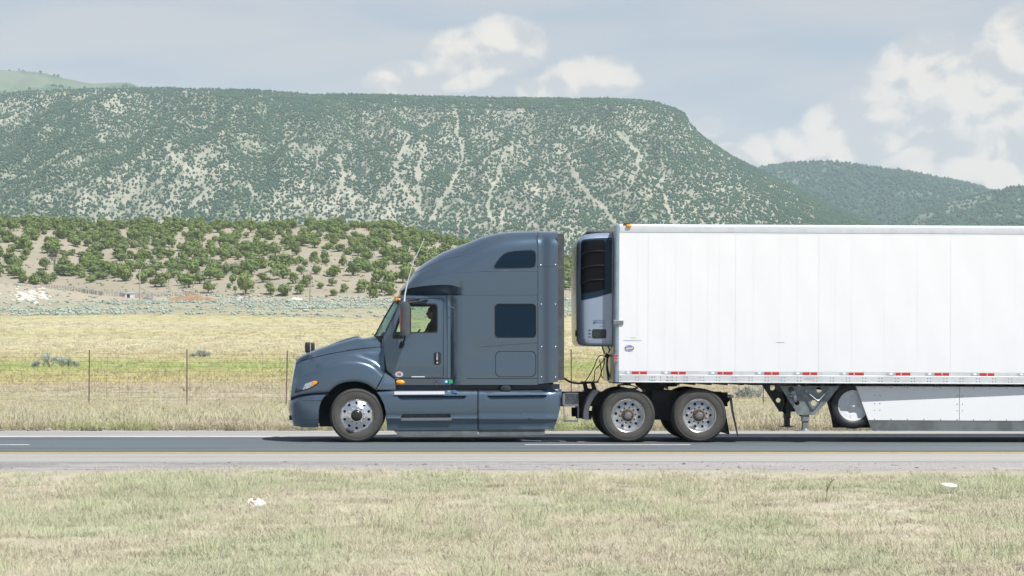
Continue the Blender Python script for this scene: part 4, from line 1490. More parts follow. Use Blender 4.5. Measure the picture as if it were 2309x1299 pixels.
# battery box and steps behind the cab
mb = MB()
mb.box(TP(1287, 899, .95), (.26, .50, .22), bev=.01)
bb = mb.build('battery_box', mat('battery_box_metal', (0.10, 0.115, 0.125), 0.45, 0.5, grain=0.5, gscale=9), truck)
mb = MB()
mb.box(TP(1271.5, 900, 1.19), (.045, .02, .21))
mb.box(TP(1301.5, 895, 1.19), (.02, .02, .10))
mb.box(TP(1286, 913.5, 1.12), (.28, .24, .035))
mb.build('deck_step', alu, bb)
mb = MB()
mb.tube([TP(1271, 916, 1.19), TP(1272, 946, 1.19), TP(1275, 950, 1.19)], .008, 5)
mb.tube([TP(1303.5, 900, 1.19), TP(1303.5, 944, 1.19), TP(1301, 950, 1.19)], .008, 5)
mb.box(TP(1287.5, 949.5, 1.10), (.255, .24, .03))
mb.build('hanging_step', alu, bb)
mb = MB()
for sy in (1, -1):
    yb_ = YC - sy * .62
    mb.tube([(TP(1306, 0, .6)[0], yb_, .44), (TP(1306, 0, .6)[0], yb_, .62)], .07, 10)
    mb.tube([(TP(1318, 0, .6)[0], yb_, .52), (TP(1334, 0, .6)[0], yb_, .50)], .085, 12)
mb.box((TP(1430, 0, .4)[0], YC, .62), (1.0, .5, .25))
mb.box((TP(1496, 0, .6)[0], YC, .72), (.46, 1.25, .50))
mb.box((TP(1496, 0, .6)[0], YC, .52), (.9, 1.15, .22))
for x in (1416, 1577):
    xx = TP(x, 0, 1)[0]
    mb.tube([(xx, YC - 1.05, .515), (xx, YC + 1.05, .515)], .09, 12)
    mb.lathe([(0, -.22), (.17, -.18), (.22, 0), (.17, .18), (0, .22)], 16, (xx, YC, .53), 'X')
    for sy in (-.60, .60):
        mb.tube([(xx + .02, YC + sy, .55), (xx + .02, YC + sy, .80)], .12, 10)
mb.tube([(TP(804, 0, 1)[0], YC - 1.0, .50), (TP(804, 0, 1)[0], YC + 1.0, .50)], .075, 10)
mb.build_each('axle', chassis_m, truck)
# frame tail, fifth wheel, deck supports
V, F = sheet([(1540, 886), (1575, 876), (1600, 880), (1645, 893), (1648, 900), (1640, 909), (1600, 905), (1540, 905)], [], lambda x, y: TP(x, y, .52), lambda x, y: TP(x, y, .30))
mb = MB()
mb.add(V, F)
mb.add(mirror(V), [tuple(reversed(f)) for f in F])
mb.build_each('frame_tail', chassis_m, truck)
mb = MB()
V, F = sheet([(1432, 862), (1510, 862.5), (1527, 868), (1528, 871), (1515, 872), (1500, 872), (1497, 878), (1502, 884), (1505, 900), (1450, 900), (1455, 886), (1446, 878), (1437, 872), (1433, 868)], [], lambda x, y: TP(x, y, .46), lambda x, y: TP(x, y, -.46))
mb.add(V, F)
fw = mb.build('fifth_wheel', chassis_m, truck)
mb = MB()
mb.tube([TP(1452, 876, .5), TP(1452, 884, .5)], .03, 8)
mb.tube([TP(1503, 871, .5), TP(1503, 877, .5)], .03, 8)
mb.build_each('pivot_pin', steel_dark, fw)
mb = MB()
for xa_, xb_ in ((1317, 1323), (1335, 1342)):
    for w_ in (.45, -.2):
        V, F = sheet([(xa_ - 4, 862), (xa_ + 5, 862), (xb_ + 5, 882), (xb_ - 6, 882)], [], lambda x, y: TP(x, y, w_), lambda x, y: TP(x, y, w_ - .06))
        mb.add(V, F)
mb.box(TP(1330, 861.5, .15), (.30, .8, .02))
mb.build_each('hose_support', chassis_m, truck)
# coiled line lying by the fifth wheel
mb = MB()
for k in range(3):
    pts = [TP(1413 + 21 * math.cos(a) + k * 2, 871.5 + 4.2 * math.sin(a) + .10 * (21 * math.cos(a)) + k * .6, .55 + .12 * math.sin(a)) for a in np.linspace(0, 2 * PI, 22)]
    mb.tube(pts, .009, 5, False)
mb.build_each('coiled_cable', black_plastic, truck)
# quarter fender ahead of the drive wheels
for far in (False, True):
    ca = TP(1416, 938, 1.2)
    cols_ = []
    for a in np.linspace(138, 187, 12):
        r_ = .715
        x_, z_ = ca[0] + r_ * 1.18 * math.cos(rad(a)), ca[2] + r_ * math.sin(rad(a)) * 0.98 + (.02)
        cols_.append((x_, z_))
    V, F = [], []
    for x_, z_ in cols_:
        V += [(x_, YC - 1.22, z_), (x_ + .10, YC - 1.20, z_ - .01), (x_ + .10, YC - .60, z_ - .01), (x_, YC - .60, z_)]
    for i in range(len(cols_) - 1):
        for k in range(4):
            F.append((4 * i + k, 4 * i + (k + 1) % 4, 4 * i + 4 + (k + 1) % 4, 4 * i + 4 + k))
    F += [(0, 1, 2, 3), tuple(4 * (len(cols_) - 1) + k for k in (3, 2, 1, 0))]
    if far:
        V, F = mirror(V), [tuple(reversed(f)) for f in F]
    obj('quarter_fender', V, F, rubber_grey, truck, 50)
# mud flaps swung back
for far in (False, True):
    V, F = [], []
    prof = [(1643.5, 893), (1650, 893), (1654, 925), (1660, 955), (1665, 984), (1662, 984.5), (1656, 958), (1649, 928)]
    V, F = sheet(prof, [], lambda x, y: TP(x, y, 1.20), lambda x, y: TP(x, y, .62))
    if far:
        V, F = mirror(V), [tuple(reversed(f)) for f in F]
    fl_ = obj('mud_flap', V, F, black_plastic, truck)
    mb = MB()
    mb.tube([TP(1643, 894, 1.22), TP(1643, 894, .45)], .022, 6)
    mb.box(TP(1646, 893, .92), (.06, .6, .05))
    obj('flap_hanger', mirror(mb.V) if far else mb.V, mb.F, steel_dark, fl_)
# air and power lines from the cab to the trailer
for pts, r_ in (([(1256, 848, .25), (1268, 851, .3), (1275, 855, .35), (1288, 862, .4), (1305, 864.5, .4), (1322, 863.5, .4), (1338, 862.5, .4)], .020),
                ([(1318, 862, .38), (1328, 848, .38), (1340, 826, .36), (1347, 809, .35), (1352, 802.5, .35), (1360, 801, .32)], .010),
                ([(1338, 862, .4), (1341, 850, .4), (1341, 838, .4), (1349, 826, .38), (1357, 818, .36), (1362, 808, .32)], .010),
                ([(1320, 863, .36), (1345, 861, .36), (1353, 850, .36), (1356, 838, .36), (1362, 822, .34), (1364, 808, .30)], .011),
                ([(1352, 812, .2), (1355, 830, .3), (1356, 845, .3), (1359, 853, .3), (1358.5, 850, .28)], .009)):
    mb = MB()
    mb.tube([TP(*q) for q in resample(pts, 22)], r_, 6)
    mb.build('air_hose', black_plastic, truck, 60)

# ---- wheels
TYRE = bpy.data.materials.new('tyre_rubber')
TYRE.use_nodes = True
t = NT(TYRE.node_tree)
b = t.n['Principled BSDF']
b.inputs['Roughness'].default_value = 0.85
b.inputs['Specular IOR Level'].default_value = 0.25
tco = t.new('ShaderNodeTexCoord').outputs['Object']
sp = t.new('ShaderNodeSeparateXYZ')
t.put(sp.inputs[0], tco)
rr = t.math('SQRT', t.math('ADD', t.math('MULTIPLY', sp.outputs[0], sp.outputs[0]), t.math('MULTIPLY', sp.outputs[2], sp.outputs[2])))
dust = t.math('MULTIPLY', t.step(rr, 0.50, 0.36, 0.35, 1.0), t.step(t.noise(tco, 7.0, 5.0, 0.65), 0.25, 0.75, 0.45, 1.0))
t.put(b.inputs['Base Color'], t.mix(dust, (0.040, 0.042, 0.042, 1), (0.105, 0.102, 0.092, 1)))
rust = mat('bronze_hub', (0.21, 0.15, 0.10), 0.5, 0.5, grain=0.6, gscale=25)
rim_polish = mat('polished_wheel', (0.80, 0.81, 0.82), 0.20, 0.92, grain=0.08, gscale=6)
rim_dull = mat('dull_wheel', (0.76, 0.78, 0.79), 0.28, 0.8, grain=0.3, gscale=9)

TYRE_P = [(.30, .03), (.318, .012), (.345, .004), (.39, -.004), (.43, -.002), (.452, .003), (.456, -.001), (.470, .000), (.474, .006), (.495, .022), (.508, .045), (.514, .062), (.515, .095), (.503, .097), (.503, .107), (.515, .109), (.515, .148), (.503, .150), (.503, .160), (.515, .162),
          (.515, .200), (.514, .215), (.508, .235), (.49, .262), (.43, .284), (.38, .286), (.33, .27), (.30, .25)]


def wheel_disc(r_in, r_out, n_h, r_h, hole, yf, phase=0.0):
    outer, inner = circ(0, 0, r_out, 60), circ(0, 0, r_in, 48)
    hs = [circ(r_h * math.cos(phase + 2 * PI * k / n_h), r_h * math.sin(phase + 2 * PI * k / n_h), hole, 12) for k in range(n_h)]
    P, Fc, B = fill2d(outer, [inner, *hs])
    V = [(x, yf(math.hypot(x, z)), z) for x, z in P]
    n = len(V)
    V2 = [(x, y + .02, z) for x, y, z in V]
    F = [tuple(f) for f in Fc]
    F += [(b_, a, a + n, b_ + n) for a, b_ in B]
    return V + V2, F


def make_wheel(front, parent, loc):
    w_ = bpy.data.objects.new('wheel', None)
    # the wheel part is its tyre; rim, hub and nuts hang on it
    mb = MB()
    mb.lathe(TYRE_P, 72)
    me = mesh_data('tyre', mb.V, mb.F, TYRE, 50)
    bpy.data.objects.remove(w_)
    wo = bpy.data.objects.new('wheel', me)
    COL.objects.link(wo)
    wo.parent = parent
    wo.location = loc

    def sub(name, V, F, m, sm=40):
        o = bpy.data.objects.new(name, mesh_data(name, V, F, m, sm))
        COL.objects.link(o)
        o.parent = wo
        return o
    mb = MB()
    if front:
        mb.lathe([(.300, .09), (.300, .04), (.309, .010), (.316, .006), (.318, .012), (.312, .03)], 60)
        mb.lathe([(.302, .018), (.288, .026), (.284, .030)], 60)
        mb.add(*wheel_disc(.186, .285, 10, .240, .0265, lambda r: .030 - .055 * np.clip((.285 - r) / .099, 0, 1) ** 0.8, PI / 2))
        mb.lathe([(.187, -.0245), (.178, -.030), (.172, -.034), (.10, -.034)], 48)
        sub('rim', mb.V, mb.F, rim_polish)
        mb = MB()
        mb.lathe([(.110, -.03), (.108, -.055), (.098, -.062), (.090, -.062), (.088, -.120), (.070, -.135), (.045, -.138), (.044, -.146), (0, -.147)], 32)
        sub('hub', mb.V, mb.F, mat('oil_black_hub', (0.03, 0.035, 0.033), 0.25, 0.3))
        ly, lr = -.034, .147
        nut_m = mat('nut_grey', (0.33, 0.32, 0.34), 0.35, 0.8)
    else:
        mb.lathe([(.296, .16), (.290, .10), (.292, .035), (.298, .022), (.309, .010), (.316, .006), (.318, .012), (.312, .03)], 60)
        mb.lathe([(.292, .150), (.272, .152), (.262, .148)], 60)
        mb.add(*wheel_disc(.175, .263, 10, .222, .0275, lambda r: .148 - .030 * np.clip((.263 - r) / .088, 0, 1), PI / 2 + .17))
        mb.lathe([(.176, .118), (.172, .105), (.10, .105)], 48)
        sub('rim', mb.V, mb.F, rim_dull)
        mb = MB()
        mb.lathe([(.118, .105), (.116, .06), (.108, .05), (.072, .05)], 32)
        for k in range(8):
            a = 2 * PI * k / 8
            mb.tube([(.09 * math.cos(a), .05, .09 * math.sin(a)), (.09 * math.cos(a), .03, .09 * math.sin(a))], .013, 6)
        sub('hub_flange', mb.V, mb.F, rust)
        mb = MB()
        mb.lathe([(.073, .05), (.072, -.005), (.060, -.025), (.035, -.03), (.033, -.036), (0, -.036)], 28)
        sub('hub', mb.V, mb.F, MATS['nut_grey'])
        ly, lr = .105, .147
        nut_m = MATS['oil_black_hub']
    mb = MB()
    for k in range(10):
        a = 2 * PI * k / 10 + (.3 if front else .1)
        c = (lr * math.cos(a), ly, lr * math.sin(a))
        mb.lathe([(.019, 0), (.017, -.030), (.010, -.036), (0, -.036)], 8, c)
    o = sub('lug_nuts', mb.V, mb.F, nut_m)
    o['kind'] = 'stuff'
    mb = MB()
    mb.lathe([(.295, .17), (.20, .17), (.12, .13), (.0, .13)], 40)
    sub('brake_drum', mb.V, mb.F, black_void)
    return wo


def copy_tree(o, parent=None):
    c = o.copy()
    COL.objects.link(c)
    c.parent = parent
    for ch in list(o.children):
        copy_tree(ch, c)
    return c


ox = ORIGIN['semi_truck']
zw = 0.513


def wl(px, w_):
    return Vector((TP(px, 938, w_)[0], YC - w_, zw)) - ox


fwheel = make_wheel(True, truck, wl(804.3, 1.20))
f2 = copy_tree(fwheel, truck)
f2.location = wl(804.3, 1.20) * 1
f2.location.y = (YC + 1.20) - ox.y
f2.rotation_euler.z = PI
dwheel = make_wheel(False, truck, wl(1416.3, 1.225))
for px_ in (1416.3, 1577.2):
    for w_, flip in ((1.225, 0), (.90, 0), (-.90, 1), (-1.225, 1)):
        if px_ < 1500 and w_ == 1.225:
            continue
        c = copy_tree(dwheel, truck)
        c.location = Vector((TP(px_, 938, 1.225)[0], YC - w_, zw)) - ox
        if w_ == .90:
            c.location.y = YC - .895 - ox.y
        if flip:
            c.rotation_euler.z = PI
        c.rotation_euler.y = 0.11 * (1 if px_ > 1500 else 0) + w_ * 0.3
for o in [x for x in truck.children if x.name.startswith('wheel')]:
    pass

# ================================================================== TRAILER
WT = 1.30


def TR(px, py, w_=WT):
    """trailer point; the box is level here and tipped nose-up as a whole at the end"""
    x, y, z = PT(px, py, YC - w_)
    return (x, y, z)


trailer = thing('semi_trailer', ((1392 - PCX) * 42.0 / F_PX, YC, 0), 'long white refrigerated box trailer with red and silver tape, coupled behind the blue tractor', 'trailer')
tx0 = TR(1383, 0)[0]
tx1 = tx0 + 16.15
zt, zr_, zp0, zp1, zb_ = TR(0, 504.5)[2], TR(0, 523.5)[2], TR(0, 524.5)[2], TR(0, 836.5)[2], TR(0, 862)[2]
white_panel = mat('white_fridge_panel', (0.785, 0.80, 0.81), 0.34, grain=0.02, gscale=1.2, spec=0.5)
rail_m = mat('anodised_rail', (0.62, 0.65, 0.67), 0.42, 0.35, grain=0.12, gscale=3)
rail_low = mat('grey_bottom_rail', (0.66, 0.69, 0.70), 0.45, 0.2, grain=0.16, gscale=2.5)
post_m = mat('corner_post_metal', (0.42, 0.52, 0.57), 0.38, 0.45, grain=0.15, gscale=4)
steel_front = mat('stainless_front', (0.55, 0.53, 0.48), 0.30, 0.8, grain=0.2, gscale=3)
red_tape = mat('red_reflective_tape', (0.56, 0.035, 0.035), 0.4, grain=0.2, gscale=30)
silver_tape = mat('silver_reflective_tape', (0.42, 0.47, 0.53), 0.35, 0.2)
lens_white = mat('lamp_clear', (0.8, 0.82, 0.84), 0.25)
bolt_m = mat('bolt_grey', (0.34, 0.36, 0.37), 0.5, 0.5)

# core box, set inside the skins
mb = MB()
mb.box(((tx0 + tx1) / 2 + .02, YC, (zt + zb_) / 2), (tx1 - tx0 - .10, 2 * WT - .05, zt - zb_ - .06))
mb.build('box_body', mat('box_core', (0.70, 0.71, 0.71), 0.6), trailer)
# rounded roof edge rail
mb = MB()
prof = [(WT, zr_), (WT, zt - .045), (WT - .008, zt - .02), (WT - .03, zt - .004), (WT - .07, zt), (0, zt + .02)]
prof = prof + [(-a, c_) for a, c_ in reversed(prof[:-1])]
V, F = [], []
for x in (tx0 + .10, tx1):
    V += [(x, YC - a, c_) for a, c_ in prof]
n = len(prof)
for i in range(n - 1):
    F.append((i, i + 1, n + i + 1, n + i))
mb.add(V, F)
mb.build('roof_rail', rail_m, trailer, 40)
# front corner posts, rounded
for far in (0, 1):
    V, F = [], []
    arcp = [(tx0 + .102, WT)] + [(tx0 + .10 - .10 * math.sin(a), WT - .10 + .10 * math.cos(a)) for a in np.linspace(0, PI / 2, 9)] + [(tx0, WT - .16)]
    zs = [zb_ - .0, zr_, zt - .03, zt - .005]
    ins = [0, 0, .0, .03]
    for z, i_ in zip(zs, ins):
        V += [(x + i_, YC - w_ + i_, z) for x, w_ in arcp]
    F = [tuple(f) for f in grid_faces(4, len(arcp))]
    if far:
        V, F = mirror(V), [tuple(reversed(f)) for f in F]
    cp = obj('corner_post', V, F, post_m, trailer, 50)
    if not far:
        V, F = sheet([(1383.6, 800), (1391.4, 800), (1391.4, 818), (1383.6, 818)], [], lambda x, y: (TR(x, y)[0], YC - WT + (.03 if x < 1387 else -.003), TR(x, y)[2]), lambda x, y: (TR(x, y)[0], YC - WT + .06, TR(x, y)[2]))
        obj('warning_label', V, F, white_paint, cp)
        mb = MB()
        for y_ in (802, 808.5, 815.5):
            c = TR(1387.8, y_)
            mb.box((c[0], c[1] + .004, c[2]), (.068, .05, .028 if y_ < 803 else .01))
        mb.build_each('label_stripe', red_tape, cp)
V, F = sheet([(YC - WT + .158, zb_), (YC + WT - .158, zb_), (YC + WT - .158, zt - .02), (YC - WT + .158, zt - .02)], [], lambda y, z: (tx0 + .003, y, z), lambda y, z: (tx0 + .05, y, z))
obj('front_wall', V, F, steel_front, trailer)
# hinge bracket
mb = MB()
c = TR(1393, 727)
mb.box((c[0], c[1] - .012, c[2]), (.19, .03, .075), bev=.006)
c = TR(1385, 727)
mb.box((c[0], c[1] - .02, c[2]), (.06, .03, .09), bev=.008)
mb.build('bracket', alu, trailer)

# side skin in panels, each lapped over the next, with rivet columns
RIV = [1436, 1460, 1498, 1522, 1557, 1595, 1620, 1657, 1698, 1757, 1796, 1845, 1882, 1919, 1993, 2067.6, 2142, 2215, 2288]
while TR(RIV[-1], 0)[0] < tx1 - .3:
    RIV.append(RIV[-1] + 73.6)
EDGES = [1394.5, 1460, 1557, 1657, 1757, 1845, 1993, 2142, 2288]
while TR(EDGES[-1] + 147, 0)[0] < tx1:
    EDGES.append(EDGES[-1] + 147.2)
EDGES.append(1383 + 16.15 * F_PX / 42.0)
for far in (0, 1):
    for i, (a, c_) in enumerate(zip(EDGES[:-1], EDGES[1:])):
        lift = .002 + .0015 * (i % 2)
        xa, xb = TR(a, 0)[0], TR(c_, 0)[0] + .03 * (i % 2)
        V, F = sheet([(xa, zp1), (xb, zp1), (xb, zp0), (xa, zp0)], [], lambda x, z: (x, YC - WT - lift + .0015 * math.sin(x * 9 + z * 3), z), lambda x, z: (x, YC - WT + .02, z), cuts_x=np.arange(xa + .2, xb, .2), cuts_y=np.arange(zp1 + .3, zp0, .3))
        if far:
            V, F = mirror(V), [tuple(reversed(f)) for f in F]
        obj('side_panel', V, F, white_panel, trailer)
mb = MB()
for x in RIV:
    if x > 2420:
        break
    xx = TR(x, 0)[0]
    for k in range(60):
        z = zp1 + .02 + (zp0 - zp1 - .04) * k / 59
        p = (xx, YC - WT - .006, z)
        mb.add([(p[0] - .006, p[1], p[2]), (p[0], p[1], p[2] - .006), (p[0] + .006, p[1], p[2]), (p[0], p[1], p[2] + .006), (p[0], p[1] - .0035, p[2])], [(0, 1, 4), (1, 2, 4), (2, 3, 4), (3, 0, 4)])
for z in (zp1 + .012, zp0 - .012):
    for x in np.arange(tx0 + .12, TR(2420, 0)[0], .05):
        p = (x, YC - WT - .006, z)
        mb.add([(p[0] - .006, p[1], p[2]), (p[0], p[1], p[2] - .006), (p[0] + .006, p[1], p[2]), (p[0], p[1], p[2] + .006), (p[0], p[1] - .005, p[2])], [(0, 1, 4), (1, 2, 4), (2, 3, 4), (3, 0, 4)])
rv = mb.build('rivets', mat('rivet_white', (0.72, 0.735, 0.74), 0.5), trailer)
rv['kind'] = 'stuff'

# bottom rail with bolts and conspicuity tape
for far in (0, 1):
    mb = MB()
    prof = [(WT - .02, zp1 + .004), (WT + .004, zp1 + .004), (WT + .004, TR(0, 844.6)[2]), (WT + .010, TR(0, 845.4)[2]), (WT + .010, TR(0, 859.5)[2]), (WT + .018, TR(0, 860.2)[2]), (WT + .018, zb_), (WT - .05, zb_)]
    V = [(x, YC - a, c_) for x in (tx0 + .102, tx1) for a, c_ in prof]
    n = len(prof)
    F = [(i, i + 1, n + i + 1, n + i) for i in range(n - 1)] + [tuple(reversed(range(n))), tuple(range(n, 2 * n))]
    if far:
        V, F = mirror(V), [tuple(reversed(f)) for f in F]
    br = obj('bottom_rail', V, F, rail_low, trailer)
    if not far:
        near_rail = br
mb = MB()
for i, x in enumerate(list(np.arange(1399, 2420, 36.6))):
    for dx in ((-3.4, 3.4) if i > 0 else (0,)):
        for y_ in (849.5, 856.5):
            mb.lathe([(0, -.006), (.010, -.004), (.013, 0)], 6, (TR(x + dx, 0)[0], YC - WT - .010, TR(0, y_)[2]))
for x in (1464, 1471, 1476, 1489, 1503, 1516, 1525, 1548):
    for y_ in (849.5, 856.5):
        mb.lathe([(0, -.006), (.010, -.004), (.013, 0)], 6, (TR(x, 0)[0], YC - WT - .010, TR(0, y_)[2]))
bl = mb.build('rail_bolts', bolt_m, near_rail)
bl['kind'] = 'stuff'
REDS = [(1424, 1458), (1512, 1545.5), (1617, 1651), (1722.4, 1755.6), (1808.7, 1842), (1913, 1947), (2019, 2052), (2106.5, 2139), (2208, 2241), (2313.5, 2346), (2420, 2453)]
SILV = [(1408, 1423.5), (1490, 1511.5), (1596, 1616.5), (1701, 1722), (1788, 1808), (1892.5, 1912.5), (1998, 2018.5), (2085, 2106), (2187, 2207.5), (2292, 2313), (2399, 2419)]
zt0, zt1 = TR(0, 843.6)[2], TR(0, 837.4)[2]


def tape(name, a, c_, m):
    xa, xb = TR(a, 0)[0], TR(c_, 0)[0]
    mb = MB()
    mb.box(((xa + xb) / 2, YC - WT - .0055, (zt0 + zt1) / 2), (xb - xa, .003, zt1 - zt0))
    return mb.build(name, m, trailer)


for a, c_ in REDS:
    rt = tape('red_tape', a, c_, red_tape)
    mb = MB()
    mid = TR(a + (12 if int(a) % 2 else 17), 0)[0]
    mb.box((mid, YC - WT - .008, (zt0 + zt1) / 2 + .013), (.022, .003, .012))
    mb.box((mid, YC - WT - .008, (zt0 + zt1) / 2 - .013), (.022, .003, .012))
    mb.build_each('tape_print', lens_white, rt)
for a, c_ in SILV:
    sp_ = tape('silver_tape', a, c_, silver_tape)
    mb = MB()
    mb.lathe([(0, -.004), (.030, -.003), (.034, 0)], 14, ((TR(a, 0)[0] + TR(c_, 0)[0]) / 2, YC - WT - .0072, (zt0 + zt1) / 2))
    for i, v in enumerate(mb.V):
        mb.V[i] = (v[0], v[1], (v[2] - (zt0 + zt1) / 2) * .62 + (zt0 + zt1) / 2)
    mb.build('tape_print', lens_white, sp_)
# corner clearance lamp
c = TR(1415.5, 509)
mb = MB()
mb.box((c[0], c[1] - .018, c[2]), (.095, .04, .055), bev=.014)
mb.build('clearance_lamp', amber, trailer, 50)
mb = MB()
c = TR(1411, 505)
mb.box((c[0], c[1] + .02, c[2] + .012), (.12, .08, .018), bev=.004)
mb.build('lamp_hood', rust, trailer)
# maker's roundel: blue oval with a red and white name banner
em = [(1418 + 10.5 * math.cos(a), 785 + 6.6 * math.sin(a)) for a in np.linspace(0, 2 * PI, 28)[:-1]]
blue_e = mat('emblem_blue', (0.03, 0.10, 0.46), 0.35)


def tflat(name, outline, m, off, parent):
    V, F = sheet(outline, [], lambda x, y: (TR(x, y)[0], YC - WT - off, TR(x, y)[2]), lambda x, y: (TR(x, y)[0], YC - WT - off + .002, TR(x, y)[2]))
    return obj(name, V, F, m, parent)


eb = tflat('emblem', em, blue_e, .008, trailer)
for y_ in (780.8, 782.6, 788.4, 790.0):
    tflat('emblem_stripe', [(1409.5, y_), (1426.5, y_), (1426.5, y_ + .5), (1409.5, y_ + .5)], white_paint, .0095, eb)
tflat('emblem_banner', [(1408, 788.6), (1410.8, 783.2), (1429, 782.0), (1426, 787.6)], red_tape, .0105, eb)
tflat('emblem_banner', [(1409.4, 787.8), (1411.4, 784), (1427.4, 782.9), (1425.2, 786.9)], white_paint, .012, eb)


def lettering(name, s, cx, cy, w_px, m, off, parent, spot=None, shear=0.0, narrow=1.0, h=None):
    """lettering lying on the near side, fitted to a width in photo pixels"""
    V, F = text_mesh(s, 1.0, 0.0)
    V = np.array(V)
    wd = V[:, 0].max() - V[:, 0].min()
    k = w_px * 42.0 / F_PX / wd
    kz = k * narrow if h is None else (h * 42.0 / F_PX) / (V[:, 1].max() - V[:, 1].min())
    c = spot or (TR(cx, cy)[0], YC - WT - off, TR(cx, cy)[2])
    P_ = [(c[0] + x * k + shear * y * kz, c[1] - .0005, c[2] + y * kz) for x, y, z in V]
    return obj(name, P_, F, m, parent)


lettering('emblem_lettering', 'UTILITY', 1418.4, 785.4, 14.5, red_tape, .0130, eb, shear=.3, h=2.9)
for (x0_, x1_, y_) in ((1421, 1433, 761.5), (1405, 1446, 767.3), (1749, 1768, 770)):
    mb = MB()
    pa, pb = TR(x0_, y_), TR(x1_, y_)
    mb.box(((pa[0] + pb[0]) / 2, YC - WT - .0058, pa[2]), (pb[0] - pa[0], .002, .006))
    mb.build('side_print', silver_tape, trailer)
lettering('rail_lettering', 'UTILITY', 1822, 852, 22, silver_tape, .0125, near_rail, h=5.0)

# underside: cross members seen at the edge, king-pin plate
mb = MB()
for k in range(52):
    mb.box((tx0 + .3 + k * .305, YC, zb_ - .02 + .0), (.07, 2 * WT - .14, .05))
cm = mb.build('cross_members', chassis_m, trailer)
cm['kind'] = 'stuff'
mb = MB()
mb.box((TR(1480, 0)[0], YC, TR(0, 862.5)[2] - .012), (1.5, 1.5, .03))
mb.box((TR(1722, 0)[0], YC, TR(0, 864.5)[2]), (.45, 2.1, .05))
mb.build_each('coupler_plate', chassis_m, trailer)

# landing gear: two legs on punched gusset plates
gal = mat('galvanised_steel', (0.24, 0.275, 0.28), 0.5, 0.35, grain=0.35, gscale=7)
for far in (0, 1):
    PL = [(1757, 868.5), (1892, 868.5), (1866, 903), (1836, 933.5), (1800, 933.5)]
    V, F = sheet(PL, [circ(1783, 876.5, 6.5), circ(1797, 906.5, 5.6), circ(1846, 876.5, 6.5), circ(1834.5, 906.5, 6.6)], lambda x, y: TR(x, y, 1.145), lambda x, y: TR(x, y, 1.125))
    if far:
        V, F = mirror(V), [tuple(reversed(f)) for f in F]
    lg = obj('landing_gear', V, F, gal, trailer)
    mb = MB()
    c0, c1 = TR(1815, 868, 1.06), TR(1815, 948, 1.06)
    mb.box(((c0[0]), c0[1], (c0[2] + c1[2]) / 2), (.135, .13, c0[2] - c1[2]), bev=.012)
    c1, c2 = TR(1815, 946, 1.06), TR(1815, 966, 1.06)
    mb.box((c1[0], c1[1], (c1[2] + c2[2]) / 2), (.112, .11, c1[2] - c2[2]), bev=.01)
    mb.box((c1[0], c1[1], c1[2] + .0), (.15, .145, .018))
    V = mirror(mb.V) if far else mb.V
    obj('leg', V, mb.F, gal, lg)
    mb = MB()
    c2 = TR(1815.5, 967, 1.06)
    mb.lathe([(0, .03), (.05, .03), (.07, .005), (.145, -.006), (.15, -.018), (0, -.02)], 24, c2, 'Z')
    V = mirror(mb.V) if far else mb.V
    obj('sand_shoe', V, mb.F, gal, lg, 40)
    mb = MB()
    mb.tube([TR(1806, 934, .95), TR(1800, 928, .9), TR(1790, 905, .5), TR(1772, 872, .2)], .035, 6)
    V = mirror(mb.V) if far else mb.V
    obj('brace', V, mb.F, chassis_m, lg)
    if not far:
        mb = MB()
        mb.tube([TR(1819, 881, 1.17), TR(1822, 885, 1.20), TR(1840, 900, 1.24), TR(1845, 901.5, 1.24), TR(1848, 899, 1.23), TR(1866, 879, 1.19)], .013, 7)
        mb.tube([TR(1818, 880.5, 1.13), TR(1818, 880.5, 1.20)], .028, 8)
        mb.build('crank_handle', alu, lg, 50)
        mb = MB()
        mb.box(TR(1788, 884, 1.17), (.09, .06, .08), bev=.01)
        mb.box(TR(1792, 895, 1.17), (.06, .06, .12), bev=.01)
        mb.tube([TR(1776, 891, 1.16), TR(1784, 892, 1.18), TR(1798, 886, 1.18)], .022, 6)
        mb.build('gear_knob', alu, lg, 50)
mb = MB()
mb.box(TR(1815, 892, 0), (.10, 2.1, .10))
mb.box(TR(1776, 874, 0), (.12, 2.1, .14))
mb.box(TR(1868, 872, 0), (.12, 2.2, .10))
mb.build_each('cross_tube', chassis_m, trailer)
# spare wheel slung ahead of the skirts
mb = MB()
sc_ = TR(1923, 912, 1.06)
mb.lathe([(.27, .0), (.29, -.03), (.33, -.05), (.40, -.05), (.435, -.01), (.445, .06), (.44, .14), (.40, .20), (.30, .20)], 48, sc_)
spare = mb.build('spare_wheel', black_plastic, trailer, 50)
mb = MB()
mb.lathe([(0, -.055), (.028, -.05), (.032, -.02), (.07, -.015), (.075, .015), (.14, .018), (.16, .004), (.262, .004), (.272, -.028), (.29, -.03), (.285, .02)], 48, sc_)
mb.build('rim', mat('white_wheel_disc', (0.66, 0.68, 0.70), 0.4, grain=0.15, gscale=8), spare, 40)
mb = MB()
pa = TR(1924, 937, 1.06)
mb.box((pa[0], pa[1] - .001, pa[2]), (.10, .004, .09))
mb.build('label', white_paint, spare)
mb = MB()
V, F = sheet([(1862, 868), (1945, 868), (1985, 962), (1878, 962), (1872, 932), (1864, 905)], [], lambda x, y: TR(x, y, .60), lambda x, y: TR(x, y, .56))  # dark sheet standing in for the shaded far skirt behind the spare wheel
mb.add(V, F)
mb.build('far_skirt_shade', chassis_m, trailer)

# side skirts with rubber lower edge
WS = 1.165
XR = 2309 + 330


def ws_at(x):
    return 1.135 + 0.078 * (x - 1929) / 380


